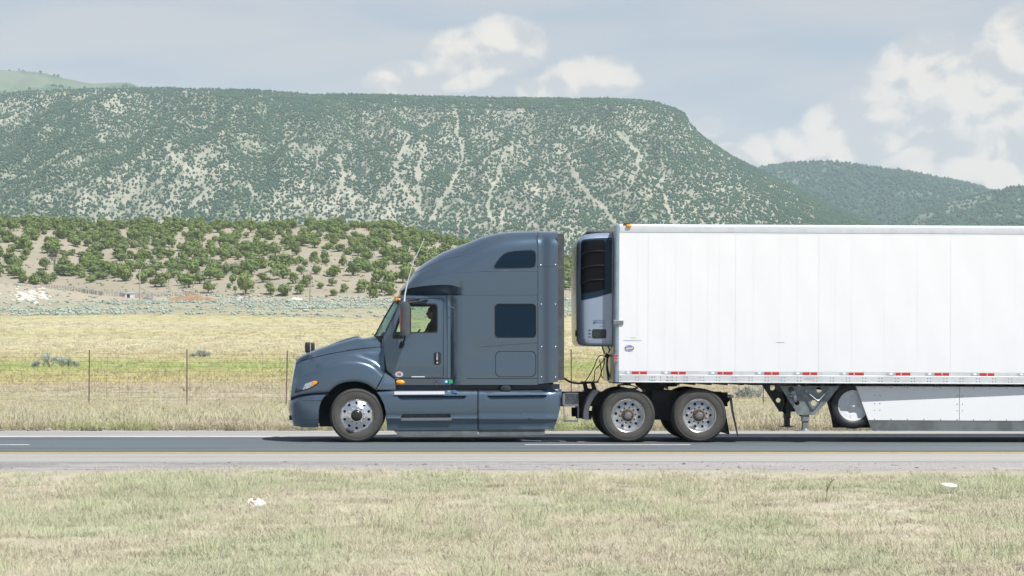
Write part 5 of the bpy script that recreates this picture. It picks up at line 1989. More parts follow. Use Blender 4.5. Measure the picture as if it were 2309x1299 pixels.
for far in (0, 1):
    SKT = [(1929, 868.5), (XR, 868.5), (XR, 944.5), (1957, 944.5)]
    seams = [2163, 2405]
    lo_ = 1929
    prev = None
    for j, s1 in enumerate(seams + [XR]):
        left = [(1929, 868.5), (1957.6, 944.5)] if j == 0 else [(seams[j - 1] + .5, 868.5), (seams[j - 1] + .5, 944.5)]
        right = [(s1 - .5, 944.5), (s1 - .5, 868.5)]
        V, F = sheet([left[0], left[1], right[0], right[1]], [], lambda x, y: TR(x, y, ws_at(x) + .012 * (y - 868) / 76), lambda x, y: TR(x, y, ws_at(x) - .015), cuts_x=np.arange(1960, s1, 40))
        if far:
            V, F = mirror(V), [tuple(reversed(f)) for f in F]
        obj('side_skirt', V, F, white_panel, trailer)
    V, F = sheet([(1957.8, 945), (XR, 945), (XR, 967.5), (1966.5, 968.5)], [], lambda x, y: TR(x, y, ws_at(x) + .006), lambda x, y: TR(x, y, ws_at(x) - .006))
    if far:
        V, F = mirror(V), [tuple(reversed(f)) for f in F]
    obj('skirt_flap', V, F, dusty_rubber, trailer)
    if not far:
        mb = MB()
        for x in list(range(1972, 2500, 37)):
            for y_ in (871, 942):
                mb.lathe([(0, -.006), (.010, -.004), (.012, 0)], 6, (TR(x, 0, WS)[0], YC - ws_at(x) - .012 * (y_ > 900) - .002, TR(0, y_, WS)[2]))
        for x in (1972, 1984, 2157, 2169, 2400):
            for y_ in (889, 907, 922):
                mb.lathe([(0, -.006), (.010, -.004), (.012, 0)], 6, (TR(x, 0, WS)[0], YC - ws_at(x) - .008, TR(0, y_, WS)[2]))
        mb.build('skirt_screws', bolt_m, trailer)['kind'] = 'stuff'
        mb = MB()
        mb.tube([TR(1928.6, 868.5, ws_at(1929) + .003), TR(1957.2, 944.5, ws_at(1957) + .014), TR(1966, 968, ws_at(1966) + .01)], .007, 5)
        mb.build('skirt_edge_trim', alu, trailer)
# rear bogie, beyond the picture
for i in range(2):
    for w_, flip in ((1.225, 0), (.895, 0), (-.895, 1), (-1.225, 1)):
        c = copy_tree(dwheel, trailer)
        c.location = Vector((tx1 - 2.6 + 1.25 * i, YC - w_, zw + .075)) - ORIGIN['semi_trailer']
        c.rotation_euler.z = PI if flip else 0
mb = MB()
for sy in (-.5, .5):
    mb.box((tx1 - 2.0, YC + sy, .88), (3.4, .1, .22))
for i in range(2):
    mb.tube([(tx1 - 2.6 + 1.25 * i, YC - 1.05, zw + .075), (tx1 - 2.6 + 1.25 * i, YC + 1.05, zw + .075)], .08, 10)
mb.build_each('bogie_frame', chassis_m, trailer)

# ---- refrigeration unit on the nose
reef_white = mat('fridge_unit_silver', (0.30, 0.37, 0.48), 0.25, 0.35, coat=0.3)
reef_blue = mat('fridge_unit_dark_side', (0.008, 0.026, 0.05), 0.3, spec=0.25)
xr1 = tx0 - .005


def reef_sec(py, x_front, wid, rx=.30):
    """plan outline of the unit at one height: flat nose, rounded corners, straight sides back to the wall"""
    z = TR(0, py, wid)[2]
    pts = [(xr1, wid)]
    n_ = 2.6
    for k in range(13):
        a = PI / 2 * k / 12
        pts.append((x_front + rx - rx * math.sin(a) ** (2 / n_) if k else x_front + rx, wid - .34 + .34 * max(math.cos(a), 0) ** (2 / n_)))
    pts.append((x_front, 0))
    return [(x, YC - w_, z) for x, w_ in pts]


xf = TR(1300.5, 0, .95)[0]
SECS = [(781, xf + .12, .93), (780, xf + .07, .96), (776, xf + .03, 1.0), (770.5, xf + .012, 1.01), (769.5, xf + .006, 1.005), (769, xf + .006, 1.012), (740, xf, 1.02), (700, xf - .005, 1.02), (660, xf - .01, 1.02), (600, xf - .012, 1.02), (560, xf - .008, 1.02), (548, xf + .0, 1.015), (540, xf + .02, 1.0), (533, xf + .07, .97), (528, xf + .16, .92), (525.5, xf + .30, .85), (524.5, xf + .45, .70)]
# dark louvred recess and silver lower body are separate skins over one shell
Vg = [p for s_ in SECS for p in reef_sec(*s_)]
nv_ = len(reef_sec(*SECS[0]))
Fg = [tuple(reversed(f)) for f in grid_faces(len(SECS), nv_)]
mb = MB()
mb.add(Vg, Fg)
mb.add(mirror(Vg), [tuple(reversed(f)) for f in Fg])
top_ring = [(len(SECS) - 1) * nv_ + k for k in range(nv_)]
mb.F.append(tuple(top_ring))
bot = [k for k in range(nv_)]
mb.F.append(tuple(reversed(bot)))
off_ = len(Vg)
mb.F.append(tuple(off_ + k for k in reversed(top_ring)))
mb.F.append(tuple(off_ + k for k in bot))
unit = mb.build('refrigeration_unit', reef_white, trailer, 45)


def reef_w(px, py):
    """half width of the unit's near side at a photo pixel (solved along the section)"""
    s_ = sorted(SECS, key=lambda q: q[0])
    x_f = float(np.interp(py, [q[0] for q in s_], [q[1] for q in s_]))
    wid = float(np.interp(py, [q[0] for q in s_], [q[2] for q in s_]))
    x = (px - PCX) * (YC - wid) / F_PX
    u = np.clip((x_f + .30 - x) / .30, 0, 1)
    n_ = 2.6
    sa = u ** (n_ / 2)
    return wid - .34 + .34 * max(1 - sa ** 2, 0) ** (1 / n_)


def rsheet(name, outline, m, off, parent, holes=(), sx=5, th=.01, smooth=40):
    xs, ys = [p[0] for p in outline], [p[1] for p in outline]
    V, F = sheet(outline, holes, lambda x, y: TR(x, y, reef_w(x, y) + off), lambda x, y: TR(x, y, reef_w(x, y) + off - th), cuts_x=np.arange(min(xs) + sx, max(xs), sx), cuts_y=np.arange(min(ys) + 12, max(ys), 12))
    return obj(name, V, F, m, parent, smooth)


side_dark = rsheet('side_panel', [(1306, 545), (1313, 540.5), (1340, 537.5), (1378, 536), (1378, 661), (1345, 670), (1304, 679), (1304.5, 660), (1305.5, 655)], reef_blue, .006, unit)
rsheet('louvre_recess', [(1308, 548), (1315, 544), (1340, 541.5), (1359, 541), (1362, 545), (1362, 652), (1350, 656), (1310, 662), (1307, 640)], mat('louvre_black', (0.004, 0.005, 0.007), 0.5, spec=0.12), .010, unit)
for y_ in (567, 600, 632):
    mb = MB()
    mb.tube([TR(x, y, reef_w(x, y) + .018) for x, y in ((1310, y_ + 7), (1320, y_ + 3), (1332, y_), (1346, y_ - 1), (1361, y_ - 1))], .016, 6)
    mb.build('louvre_bar', mat('louvre_bar_black', (0.008, 0.012, 0.018), 0.35, spec=0.25) if y_ == 567 else MATS['louvre_bar_black'], unit, 50)
mb = MB()
mb.box((xf + .42, YC, TR(0, 523.5, .9)[2]), (.45, 1.3, .05), bev=.01)
mb.build('top_grille', black_plastic, unit)
ctl = rsheet('control_box', rrect(1334, 742.5, 1366, 763, 3.5), black_plastic, .008, unit)
rsheet('display', rrect(1337, 746, 1351, 760, 1.5), mat('dark_display', (0.02, 0.035, 0.03), 0.15), .012, ctl)
rsheet('display', rrect(1354, 745, 1364, 760.5, 2), mat('dark_key_panel', (0.012, 0.016, 0.03), 0.2), .012, ctl)
navy = mat('navy_print', (0.05, 0.09, 0.20), 0.5)
for y0_, y1_ in ((743.5, 746.5), (751, 754), (758.5, 761)):
    rsheet('unit_decal', [(1325.5, y0_), (1331, y0_), (1331, y1_), (1325.5, y1_)], navy, .006, unit)
cspot = lambda x, y, o=.007: (TR(x, y, reef_w(x, y))[0], TR(x, y, reef_w(x, y) + o)[1], TR(x, y, reef_w(x, y))[2])
lettering('unit_lettering', 'PRECEDENT', 1352, 727, 22, navy, 0, unit, spot=cspot(1353, 727.5), h=3.6, shear=.25)
lettering('unit_lettering', 'S-600', 1358, 736, 13, navy, 0, unit, spot=cspot(1358.5, 735.8), h=3.0)
rsheet('unit_decal', [(1336, 726.6), (1341.5, 724.6), (1342, 729), (1336.5, 730.6)], navy, .006, unit, th=.004)
rsheet('unit_decal', [(1335, 722.6), (1366, 722.4), (1366, 723.0), (1335, 723.2)], navy, .006, unit, th=.004)
rsheet('unit_decal', [(1315, 765), (1318, 765), (1318, 768), (1315, 768)], navy, .006, unit, th=.004)
# upright lettering on the rounded corner
for ch, y_ in (('T', 700), ('I', 711), ('H', 722), ('W', 733)):
    V, F = text_mesh(ch, .10, 0.0)
    P_ = []
    for x, y, z in V:
        py = y_ - y * F_PX / 42.3
        px = 1304.3 + x * .45 * F_PX / 42.3
        P_.append(TR(px, py, reef_w(px, py) + .006))
    obj('corner_lettering', P_, F, navy, unit)
mb = MB()
mb.tube([TR(1301.5, 774, .6), TR(1330, 778, .9), TR(1372, 776, .95)], .012, 6)
mb.box((xf - .004, YC - .70, TR(0, 752, .9)[2]), (.03, .12, .12))
mb.build('unit_bumper', black_plastic, unit)
# connections hanging under the unit
for pts, r_ in (([(1359, 781, .5), (1361, 788, .5), (1365, 797, .45)], .014), ([(1371, 780, .5), (1376, 788, .5), (1374, 796, .45)], .014), ([(1371, 800, .4), (1370, 830, .4), (1374, 858, .4)], .02), ([(1366, 800, .4), (1375, 805, .4)], .05), ([(1372, 812, .4), (1371, 822, .42), (1373, 836, .4), (1377, 852, .4)], .012)):
    mb = MB()
    mb.tube([(TR(x, y, w_)[0] - .02, TR(x, y, w_)[1], TR(x, y, w_)[2]) for x, y, w_ in pts], r_, 6)
    mb.build('supply_line', black_plastic, trailer, 60)
trailer.rotation_euler.y = math.atan(4.6 / 925)

# ================================================================== DRIVER
skin_m = mat('skin', (0.33, 0.19, 0.13), 0.55)
shirt_m = mat('navy_shirt', (0.03, 0.04, 0.07), 0.85)
hair_m = mat('dark_hair', (0.02, 0.015, 0.012), 0.7)
hd_c = Vector(TP(974.5, 706.5, .52))
person = thing('person', (hd_c.x + .10, hd_c.y, TP(0, 850, .5)[2] + .02), 'driver in a dark shirt seated behind the wheel of the blue truck', 'person')
hx, hy_, hz_ = hd_c
pel = Vector((hx + .07, hy_, hz_ - .78))
J = {'pelvis': (pel, .15), 'belly': (pel + Vector((.0, 0, .17)), .145), 'chest': (pel + Vector((-.06, 0, .36)), .165), 'upper': (pel + Vector((-.07, 0, .49)), .135), 'neck': (pel + Vector((-.05, 0, .60)), .06), 'neck2': (pel + Vector((-.045, 0, .68)), .055)}
E = [('pelvis', 'belly'), ('belly', 'chest'), ('chest', 'upper'), ('upper', 'neck'), ('neck', 'neck2')]
hand_c = swc + Vector((.05, 0, .16))
for s_ in (-1, 1):
    sh = pel + Vector((-.10, s_ * .19, .51))
    elb = pel + Vector((-.24, s_ * .25, .30))
    wr_ = Vector((swc.x + .10, swc.y + s_ * .17, swc.z + .06))
    J[f'sh{s_}'] = (sh, .072)
    J[f'el{s_}'] = (elb, .048)
    J[f'fa{s_}'] = (elb.lerp(wr_, .45), .044)
    J[f'wr{s_}'] = (wr_, .029)
    J[f'pa{s_}'] = (wr_ + Vector((-.06, 0, .02)), .036)
    J[f'hip{s_}'] = (pel + Vector((-.06, s_ * .10, -.02)), .095)
    kn = pel + Vector((-.46, s_ * .14, .04))
    J[f'kn{s_}'] = (kn, .066)
    J[f'sn{s_}'] = (kn + Vector((-.08, 0, -.22)), .055)
    J[f'an{s_}'] = (kn + Vector((-.14, 0, -.42)), .042)
    J[f'to{s_}'] = (kn + Vector((-.30, 0, -.47)), .038)
    E += [('upper', f'sh{s_}'), (f'sh{s_}', f'el{s_}'), (f'el{s_}', f'fa{s_}'), (f'fa{s_}', f'wr{s_}'), (f'wr{s_}', f'pa{s_}'), ('pelvis', f'hip{s_}'), (f'hip{s_}', f'kn{s_}'), (f'kn{s_}', f'sn{s_}'), (f'sn{s_}', f'an{s_}'), (f'an{s_}', f'to{s_}')]


def skin_body(name, J, E, m, parent, root='pelvis', levels=1):
    names = list(J)
    o_ = origin_of(parent)
    me = bpy.data.meshes.new(name)
    me.from_pydata([tuple(J[k][0] - o_) for k in names], [(names.index(a), names.index(c_)) for a, c_ in E], [])
    o = bpy.data.objects.new(name, me)
    COL.objects.link(o)
    o.parent = parent
    o.modifiers.new('skin', 'SKIN')
    bm = bmesh.new()
    bm.from_mesh(me)
    lay = bm.verts.layers.skin.verify()
    for v, k in zip(bm.verts, names):
        v[lay].radius = (J[k][1], J[k][1])
        v[lay].use_root = (k == root)
    bm.to_mesh(me)
    bm.free()
    o.modifiers.new('sub', 'SUBSURF').levels = levels
    o.modifiers['sub'].render_levels = levels
    me.materials.append(m)
    dg = bpy.context.evaluated_depsgraph_get()
    new = bpy.data.meshes.new_from_object(o.evaluated_get(dg))
    o.modifiers.clear()
    o.data = new
    new.shade_smooth()
    return o


body = skin_body('body', J, E, shirt_m, person)
# head: one lumpy surface with brow, nose, mouth and chin, facing the windscreen
V, F = [], []
nu_, nv2 = 28, 20
for i in range(nv2 + 1):
    ph = PI * i / nv2
    for k in range(nu_):
        th = 2 * PI * k / nu_
        dx, dy, dz = math.sin(ph) * math.cos(th), math.sin(ph) * math.sin(th), math.cos(ph)
        r_ = Vector((dx * .098, dy * .075, dz * .125))
        face = max(0, -dx)
        zz = r_.z
        if face > .5 and abs(dy) < .35:
            r_.x -= .028 * math.exp(-((zz + .012) / .020) ** 2) * math.exp(-(dy / .16) ** 2)       # nose
            r_.x -= .008 * math.exp(-((zz + .052) / .012) ** 2)                                      # lips
            r_.x -= .014 * math.exp(-((zz + .098) / .018) ** 2)                                      # chin
            r_.x -= .006 * math.exp(-((zz - .035) / .012) ** 2)                                      # brow
        if face > .5:
            r_.x += .008 * math.exp(-((zz - .014) / .012) ** 2) * math.exp(-((abs(dy) - .38) / .15) ** 2)   # eye sockets
        if dz < -.3:
            r_.y *= 1 - .25 * (-dz - .3)
            r_.x += .02 * (-dz - .3) * (1 if dx > 0 else 0)
        if abs(abs(dy) - .98) < .06 and abs(zz) < .04:
            r_.y *= 1.12                                                                             # ears
        V.append(hd_c + r_)
for i in range(nv2):
    for k in range(nu_):
        F.append((i * nu_ + k, (i + 1) * nu_ + k, (i + 1) * nu_ + (k + 1) % nu_, i * nu_ + (k + 1) % nu_))
head = obj('head', V, F, skin_m, person, 180)
V, F = [], []
for i in range(10):
    ph = PI * .52 * i / 9
    for k in range(nu_):
        th = 2 * PI * k / nu_
        lim_ = 1.0 if math.cos(th) > -.45 else .62
        p_ = ph * lim_
        V.append(hd_c + Vector((math.sin(p_) * math.cos(th) * .107 + .004, math.sin(p_) * math.sin(th) * .084, math.cos(p_) * .134 + .002)))
for i in range(9):
    for k in range(nu_):
        F.append((i * nu_ + k, (i + 1) * nu_ + k, (i + 1) * nu_ + (k + 1) % nu_, i * nu_ + (k + 1) % nu_))
obj('hair', V, F, hair_m, head, 180)
for s_ in (-1, 1):
    mb = MB()
    w0_ = J[f'pa{s_}'][0]
    for q in range(4):
        b_ = w0_ + Vector((-.035, (-.03 + .02 * q), .012))
        mb.tube([b_, b_ + Vector((-.032, 0, .012)), b_ + Vector((-.048, 0, -.012)), b_ + Vector((-.034, 0, -.036))], [.010, .009, .008, .007], 6)
    b_ = w0_ + Vector((.0, -s_ * .035, .012))
    mb.tube([b_, b_ + Vector((-.022, -s_ * .022, .006)), b_ + Vector((-.045, -s_ * .022, -.008))], [.012, .010, .008], 6)
    mb.tube([w0_ + Vector((.05, 0, -.012)), w0_, w0_ + Vector((-.04, 0, .010))], [.028, .036, .034], 8)
    mb.build('hand', skin_m, person, 60)

# ================================================================== FENCE
FY = 83.0
wood_m = mat('weathered_wood', (0.36, 0.32, 0.27), 0.9, grain=0.4, gscale=3)
post_rust = mat('rusty_steel_post', (0.17, 0.10, 0.075), 0.8, grain=0.4, gscale=12)
wire_m = mat('old_wire', (0.20, 0.16, 0.13), 0.7, 0.3)
fence = thing('wire_fence', (0, FY, float(ground_z(0, FY))), 'tall wire and mesh fence on thin rusty steel posts across the pasture behind the truck', 'fence')
fpx = [-460, -240, -19, 200.5, 421.5, 645, 860, 1075, 1288, 1505, 1721, 1937, 2155, 2372, 2590]
lean = {645: .05, 1288: 0, 421.5: 0, 200.5: 0.02}
fxs = [PT(p, 0, FY)[0] for p in fpx]
for p, x in zip(fpx, fxs):
    g = float(ground_z(x, FY))
    top = 1.79 + RNG.uniform(-.04, .04)
    l_ = lean.get(p, RNG.uniform(-.03, .03))
    mb = MB()
    n_ = 4
    for (sx_, sy_, ox_, oy_) in ((.042, .010, 0, 0), (.010, .040, 0, .024)):
        V = []
        for z, dx in ((g - .3, -l_ * .2), (top, l_)):
            V += [(x + dx + a * sx_ / 2 + ox_, FY + c_ * sy_ / 2 + oy_, z) for a, c_ in ((-1, -1), (1, -1), (1, 1), (-1, 1))]
        mb.add(V, [(0, 1, 5, 4), (1, 2, 6, 5), (2, 3, 7, 6), (3, 0, 4, 7), (4, 5, 6, 7)])
    mb.build('post', post_rust, fence)
wire_py = [797, 806, 816.4, 826.3, 836, 847, 860.5, 873, 885, 894, 902]
seg_x = np.linspace(fxs[0], fxs[-1], 113)


def wire_z(py, x, k):
    g = float(ground_z(x, FY)) + .34
    base = CAM_H - (py - PCY) * FY / F_PX
    ph = (x - fxs[0]) / (fxs[1] - fxs[0])
    return base + g * .5 - .03 * abs(math.sin(PI * ph)) * (1 + .5 * math.sin(k * 2.1)) + .008 * math.sin(x * 1.7 + k)


for k, py in enumerate(wire_py):
    mb = MB()
    mb.tube([(x, FY - .03, wire_z(py, x, k)) for x in seg_x], .0042 if k < 5 else .0034, 3, False)
    mb.build('wire', wire_m, fence)
mb = MB()
x = fxs[0] + .4
while x < fxs[-1]:
    tall = RNG.random() < .27
    a, c_ = (wire_py[0] if tall else wire_py[4]), (904 if RNG.random() < .6 else 862)
    j = RNG.uniform(-.06, .06)
    mb.tube([(x + j, FY - .035, wire_z(a, x, 0)), (x + j * .2, FY - .035, wire_z((a + c_) / 2, x, 3)), (x, FY - .035, wire_z(c_, x, 5))], .0045 if tall else .0034, 3, False)
    x += RNG.uniform(.25, .55)
sty = mb.build('stays', wire_m, fence)
sty['kind'] = 'stuff'
# pale dead sticks at the foot of the fence
mb = MB()
bp_ = lambda px, py: PT(px, py, FY - .5)
mb.tube([bp_(363, 913), bp_(361, 895), bp_(357.5, 866)], [.02, .016, .008], 5)
mb.tube([bp_(370, 911), bp_(375, 897), bp_(383, 881)], [.018, .014, .008], 5)
mb.tube([bp_(375, 897), bp_(380, 893)], [.010, .005], 4)
o = mb.build('dead_branch', mat('bleached_wood', (0.62, 0.58, 0.50), 0.8))
tag(o, 'two bleached forked dead sticks leaning at the foot of the wire fence', 'branch')

# ================================================================== TREES
leaf_mats = []
for i, (a, c_) in enumerate([((0.120, 0.185, 0.050), (0.210, 0.275, 0.085)), ((0.140, 0.200, 0.060), (0.230, 0.285, 0.098)), ((0.108, 0.175, 0.056), (0.190, 0.255, 0.090))]):
    m = bpy.data.materials.new('juniper_leaf')
    m.use_nodes = True
    t = NT(m.node_tree)
    b = t.n['Principled BSDF']
    b.inputs['Roughness'].default_value = 0.85
    b.inputs['Specular IOR Level'].default_value = 0.15
    oi = t.new('ShaderNodeObjectInfo')
    geo = t.new('ShaderNodeNewGeometry').outputs['Position']
    n_ = t.noise(geo, 1.1, 4.0, 0.65)
    col_ = t.mix(t.step(n_, 0.36, 0.64), (*a, 1), (*c_, 1))
    col_ = t.mix(t.math('MULTIPLY', oi.outputs['Random'], 0.35), col_, (0.13, 0.15, 0.075, 1))
    t.put(b.inputs['Base Color'], col_)
    leaf_mats.append(m)
grey_leaf = mat('dead_grey_twigs', (0.20, 0.19, 0.18), 0.9, grain=0.4, gscale=3)
bark_m = mat('juniper_bark', (0.16, 0.12, 0.09), 0.9, grain=0.4, gscale=5)


def leaf_cloud(rg, lobes, n, size):
    """leaf-sized faces through the outer part of overlapping lobes"""
    V, F = [], []
    vol = np.array([l[3] ** 2 for l in lobes])
    pick = rg.choice(len(lobes), n, p=vol / vol.sum())
    d = rg.normal(size=(n, 3))
    d /= np.linalg.norm(d, axis=1)[:, None]
    rr_ = rg.uniform(.55, 1.0, n) + .38 * rg.random(n) ** 4
    L = np.array(lobes)[pick]
    P_ = L[:, :3] + d * (L[:, 3] * rr_)[:, None] * np.array([1, 1, .86])
    a = rg.normal(size=(n, 3))
    a /= np.linalg.norm(a, axis=1)[:, None]
    c_ = np.cross(a, d + .3 * rg.normal(size=(n, 3)))
    c_ /= np.linalg.norm(c_, axis=1)[:, None] + 1e-6
    a = np.cross(c_, d + .35 * rg.normal(size=(n, 3)))
    a /= np.linalg.norm(a, axis=1)[:, None] + 1e-6
    s_ = size * rg.uniform(.6, 1.4, n)[:, None]
    Q = np.stack([P_ + a * s_, P_ + c_ * s_ * .8, P_ - a * s_, P_ - c_ * s_ * .8], 1).reshape(-1, 3)
    Fq = np.arange(4 * n).reshape(n, 4)
    keep = Q[:, 2].reshape(n, 4).min(1) > .03
    return Q, Fq[keep]


def crown_mesh(i, grey=False):
    rg = np.random.default_rng(100 + i)
    lobes = []
    nl = rg.integers(8, 14)
    H, W = rg.uniform(.72, .95), .62
    lean_ = rg.uniform(-.08, .08)
    for k in range(nl):
        a = rg.random() * 2 * PI
        h = rg.uniform(.20, .84)
        rmax = W * (1 - .65 * max(0, (h - .45) / .55)) * .62
        q = rmax * math.sqrt(rg.random())
        r_ = rg.uniform(.12, .26)
        lobes.append((q * math.cos(a) + lean_ * h, q * math.sin(a), h * H, r_))
    lobes.append((lean_ * .5, 0, .46 * H, .36))
    Q, Fq = leaf_cloud(rg, lobes, 520 if not grey else 150, .056 if not grey else .035)
    tri = [tuple(f) for f in Fq]
    V = [tuple(q) for q in Q]
    if not grey:
        for (x, y, z, r_) in lobes:
            n0 = len(V)
            vv = ICO_V * (r_ * .66) * (1 + .3 * (rg.random((len(ICO_V), 1)) - .5)) + np.array([x, y, z])
            V += [tuple(v) for v in vv]
            tri += [tuple(int(j) + n0 for j in f) for f in ICO_F]
    return V, tri, lean_, H


def trunk_shape(i, lean_):
    rg = np.random.default_rng(300 + i)
    mb = MB()
    mb.tube([(0, 0, -.08), (.01, 0, .10), (lean_ * .3, 0, .26), (lean_ * .5, .01, .50)], [.050, .040, .032, .015], 6)
    for k in range(3):
        a = rg.random() * 2 * PI
        mb.tube([(0, 0, .12 + .05 * k), (.14 * math.cos(a), .14 * math.sin(a), .30), (.26 * math.cos(a), .26 * math.sin(a), .48)], [.026, .018, .008], 5)
    return mb.V, mb.F


CROWN, TRUNK, BOTH = [], [], []
for i in range(9):
    V, F, ln_, H_ = crown_mesh(i)
    m_ = leaf_mats[i % 3]
    CROWN.append(mesh_data('crown', V, F, m_))
    TV, TF = trunk_shape(i, ln_)
    TRUNK.append(mesh_data('trunk', TV, TF, bark_m))
    me = mesh_data('juniper', V + TV, F + [tuple(j + len(V) for j in f) for f in TF], [m_, bark_m])
    for p_ in me.polygons[len(F):]:
        p_.material_index = 1
    BOTH.append((me, V + TV, F + [tuple(j + len(V) for j in f) for f in TF]))
GREY = []
for i in range(2):
    V, F, ln_, H_ = crown_mesh(20 + i, True)
    TV, TF = trunk_shape(20 + i, ln_)
    GREY.append(mesh_data('dead_tree', V + TV, F + [tuple(j + len(V) for j in f) for f in TF], grey_leaf))


def on_slope(px, py, y0=470.0, y1=845.0):
    """distance at which the line of sight through a photo pixel meets the land"""
    Ys = np.linspace(y0, y1, 1500)
    X = (px - PCX) * Ys / F_PX
    pz = PCY - (land_z(X, Ys) - CAM_H) * F_PX / Ys
    k = np.argmax(pz <= py)
    if not (pz <= py).any():
        k = len(Ys) - 1
    return Ys[k]


KEY = [(58, 582, 26), (24, 604, 34), (44, 606, 19), (103, 609, 29), (45, 620, 13), (143, 621, 38), (161, 623, 30), (181, 619, 26), (240, 623, 36), (284, 634, 44), (320, 640, 31), (364, 647, 44), (409, 645, 34), (426, 648, 31), (470, 661, 29), (491, 632, 26),
       (554, 665, 40), (610, 662, 27), (640, 667, 36), (677, 664, 26), (558, 639, 32), (593, 636, 31), (494, 631, 30), (691, 648, 30), (722, 651, 19), (753, 667, 20), (775, 660, 21), (749, 645, 22), (816, 660, 28), (841, 676, 37), (879, 666, 40), (638, 629, 46), (710, 587, 20),
       (678, 594, 19), (828, 602, 20), (713, 619, 25), (751, 624, 30), (796, 622, 40), (567, 598, 34), (589, 606, 30), (634, 611, 46), (680, 619, 20), (215, 617, 30), (265, 625, 32), (860, 660, 30), (523, 640, 24), (450, 640, 30), (336, 625, 38), (390, 628, 34), (660, 640, 28), (850, 640, 30), (880, 640, 34), (530, 655, 12), (735, 672, 9), (515, 652, 14)]
pts = []
for (px, py, wpx) in KEY:
    Y = on_slope(px, py)
    X = (px - PCX) * Y / F_PX
    pts.append([X, Y, 1.2 * wpx * Y / F_PX, 1])
cand = 0
while len(pts) < 1300 and cand < 60000:
    cand += 1
    Y = RNG.uniform(628, 872)
    X = RNG.uniform(-175, 120) * Y / 830
    px = PCX + X * F_PX / Y
    z = float(hill_z(X, Y))
    py = PCY - (z - CAM_H) * F_PX / Y
    if z < float(ground_z(X, Y)) + .3:
        continue
    tt = (Y - 620) / 210
    dn = .30 + .85 * sstep(.1, .75, tt) + .35 * math.exp(-((px - 350) / 150) ** 2)
    dn -= .6 * math.exp(-((px - 60) / 75) ** 2 - ((py - 580) / 38) ** 2) + .35 * math.exp(-((px - 690) / 120) ** 2 - ((py - 590) / 40) ** 2)
    dn *= .7 + .9 * float(sstep(.38, .60, fbm(X * .05 + 3, Y * .03, 3)))
    if tt < .2 and px < 900:
        continue
    if RNG.random() > dn:
        continue
    s_ = RNG.uniform(2.6, 5.6)
    if any((X - a) ** 2 + ((Y - c_) * .8) ** 2 < (.25 * (s_ + d)) ** 2 for a, c_, d, e in pts):
        continue
    pts.append([X, Y, s_, 0])
in_photo = lambda X, Y: (-6 < PCX + X * F_PX / Y < 1075) or (1268 < PCX + X * F_PX / Y < 1302)
UNITS = ['', 'first', 'second', 'third', 'fourth', 'fifth', 'sixth', 'seventh', 'eighth', 'ninth', 'tenth', 'eleventh', 'twelfth', 'thirteenth', 'fourteenth', 'fifteenth', 'sixteenth', 'seventeenth', 'eighteenth', 'nineteenth']
TENS = {20: ('twentieth', 'twenty'), 30: ('thirtieth', 'thirty'), 40: ('fortieth', 'forty'), 50: ('fiftieth', 'fifty')}
ORD = UNITS[1:] + [TENS[d][0] if u == 0 else f'{TENS[d][1]}-{UNITS[u]}' for d in (20, 30, 40, 50) for u in range(10)]
# labels of the trees at the foot of the hill: row by height, place by the two utility poles
rows = {}
for (px, py, wpx) in KEY:
    r_ = 'lowest' if py >= 640 else ('second lowest' if py >= 612 else 'third lowest')
    s_ = 'left of the left pole' if px < 315 else ('right of the left pole' if px < 508 else ('left of the right pole' if px < 700 else 'right of the right pole'))
    rows.setdefault((r_, s_), []).append((px, py))
keylabel = {}
for (r_, s_), lst in rows.items():
    lst.sort(key=lambda q: q[0], reverse=s_.startswith('left of'))
    for n_, q in enumerate(lst):
        keylabel[q] = f'{ORD[n_]} juniper {s_} in the {r_} row on the hill'
MARKS = [(90, 'the white rubble'), (160, 'the big sagebrush clump'), (225, 'the first fence post'), (275, 'the corral end'), (335, 'the shed and left pole'), (395, 'the old brush heap'), (455, 'the red gate'),
         (520, 'the far corral'), (580, 'the two short posts'), (640, 'the log pile'), (690, 'the pale sand heap'), (740, 'the right pole'), (800, 'the hood of the truck'), (870, 'the windshield'), (930, 'the whip antenna'), (1150, 'the roof fairing'), (9999, 'the gap behind the cab')]
cells = {}
nt = 0
rest = []
order = sorted(range(len(pts)), key=lambda i: (-pts[i][3], pts[i][1]))
for i in order:
    X, Y, s_, key = pts[i]
    z = float(land_z(X, Y))
    k = int(RNG.integers(0, 9))
    rot = RNG.random() * 2 * PI
    hs = s_ * RNG.uniform(.82, 1.05)
    if key:
        px, py, wpx = KEY[i]
        o = thing('juniper_tree', (X, Y, z), keylabel[(px, py)], 'tree', 'junipers on the near hillside')
        for nm, me in (('trunk', TRUNK[k]), ('crown', CROWN[k])):
            c = bpy.data.objects.new(nm, me)
            COL.objects.link(c)
            c.parent = o
        nt += 1
    elif in_photo(X, Y) and nt < 296:
        grey = RNG.random() < .05
        o = bpy.data.objects.new('dead_tree' if grey else 'juniper_tree', GREY[k % 2] if grey else BOTH[k][0])
        COL.objects.link(o)
        o.location = (X, Y, z)
        px, py = PCX + X * F_PX / Y, PCY - (z - CAM_H) * F_PX / Y
        mark = next(m for lim, m in MARKS if px < lim)
        band = 'crest' if py < 535 else ('upper slope' if py < 575 else 'middle slope')
        cells.setdefault((grey, band, mark), []).append((px, o))
        nt += 1
    else:
        rest.append((X, Y, z, s_, hs, k, rot))
        continue
    o.scale = (s_ * RNG.uniform(.8, 1.2), s_ * RNG.uniform(.8, 1.2), hs * RNG.uniform(.8, 1.2))
    o.rotation_euler.z = rot
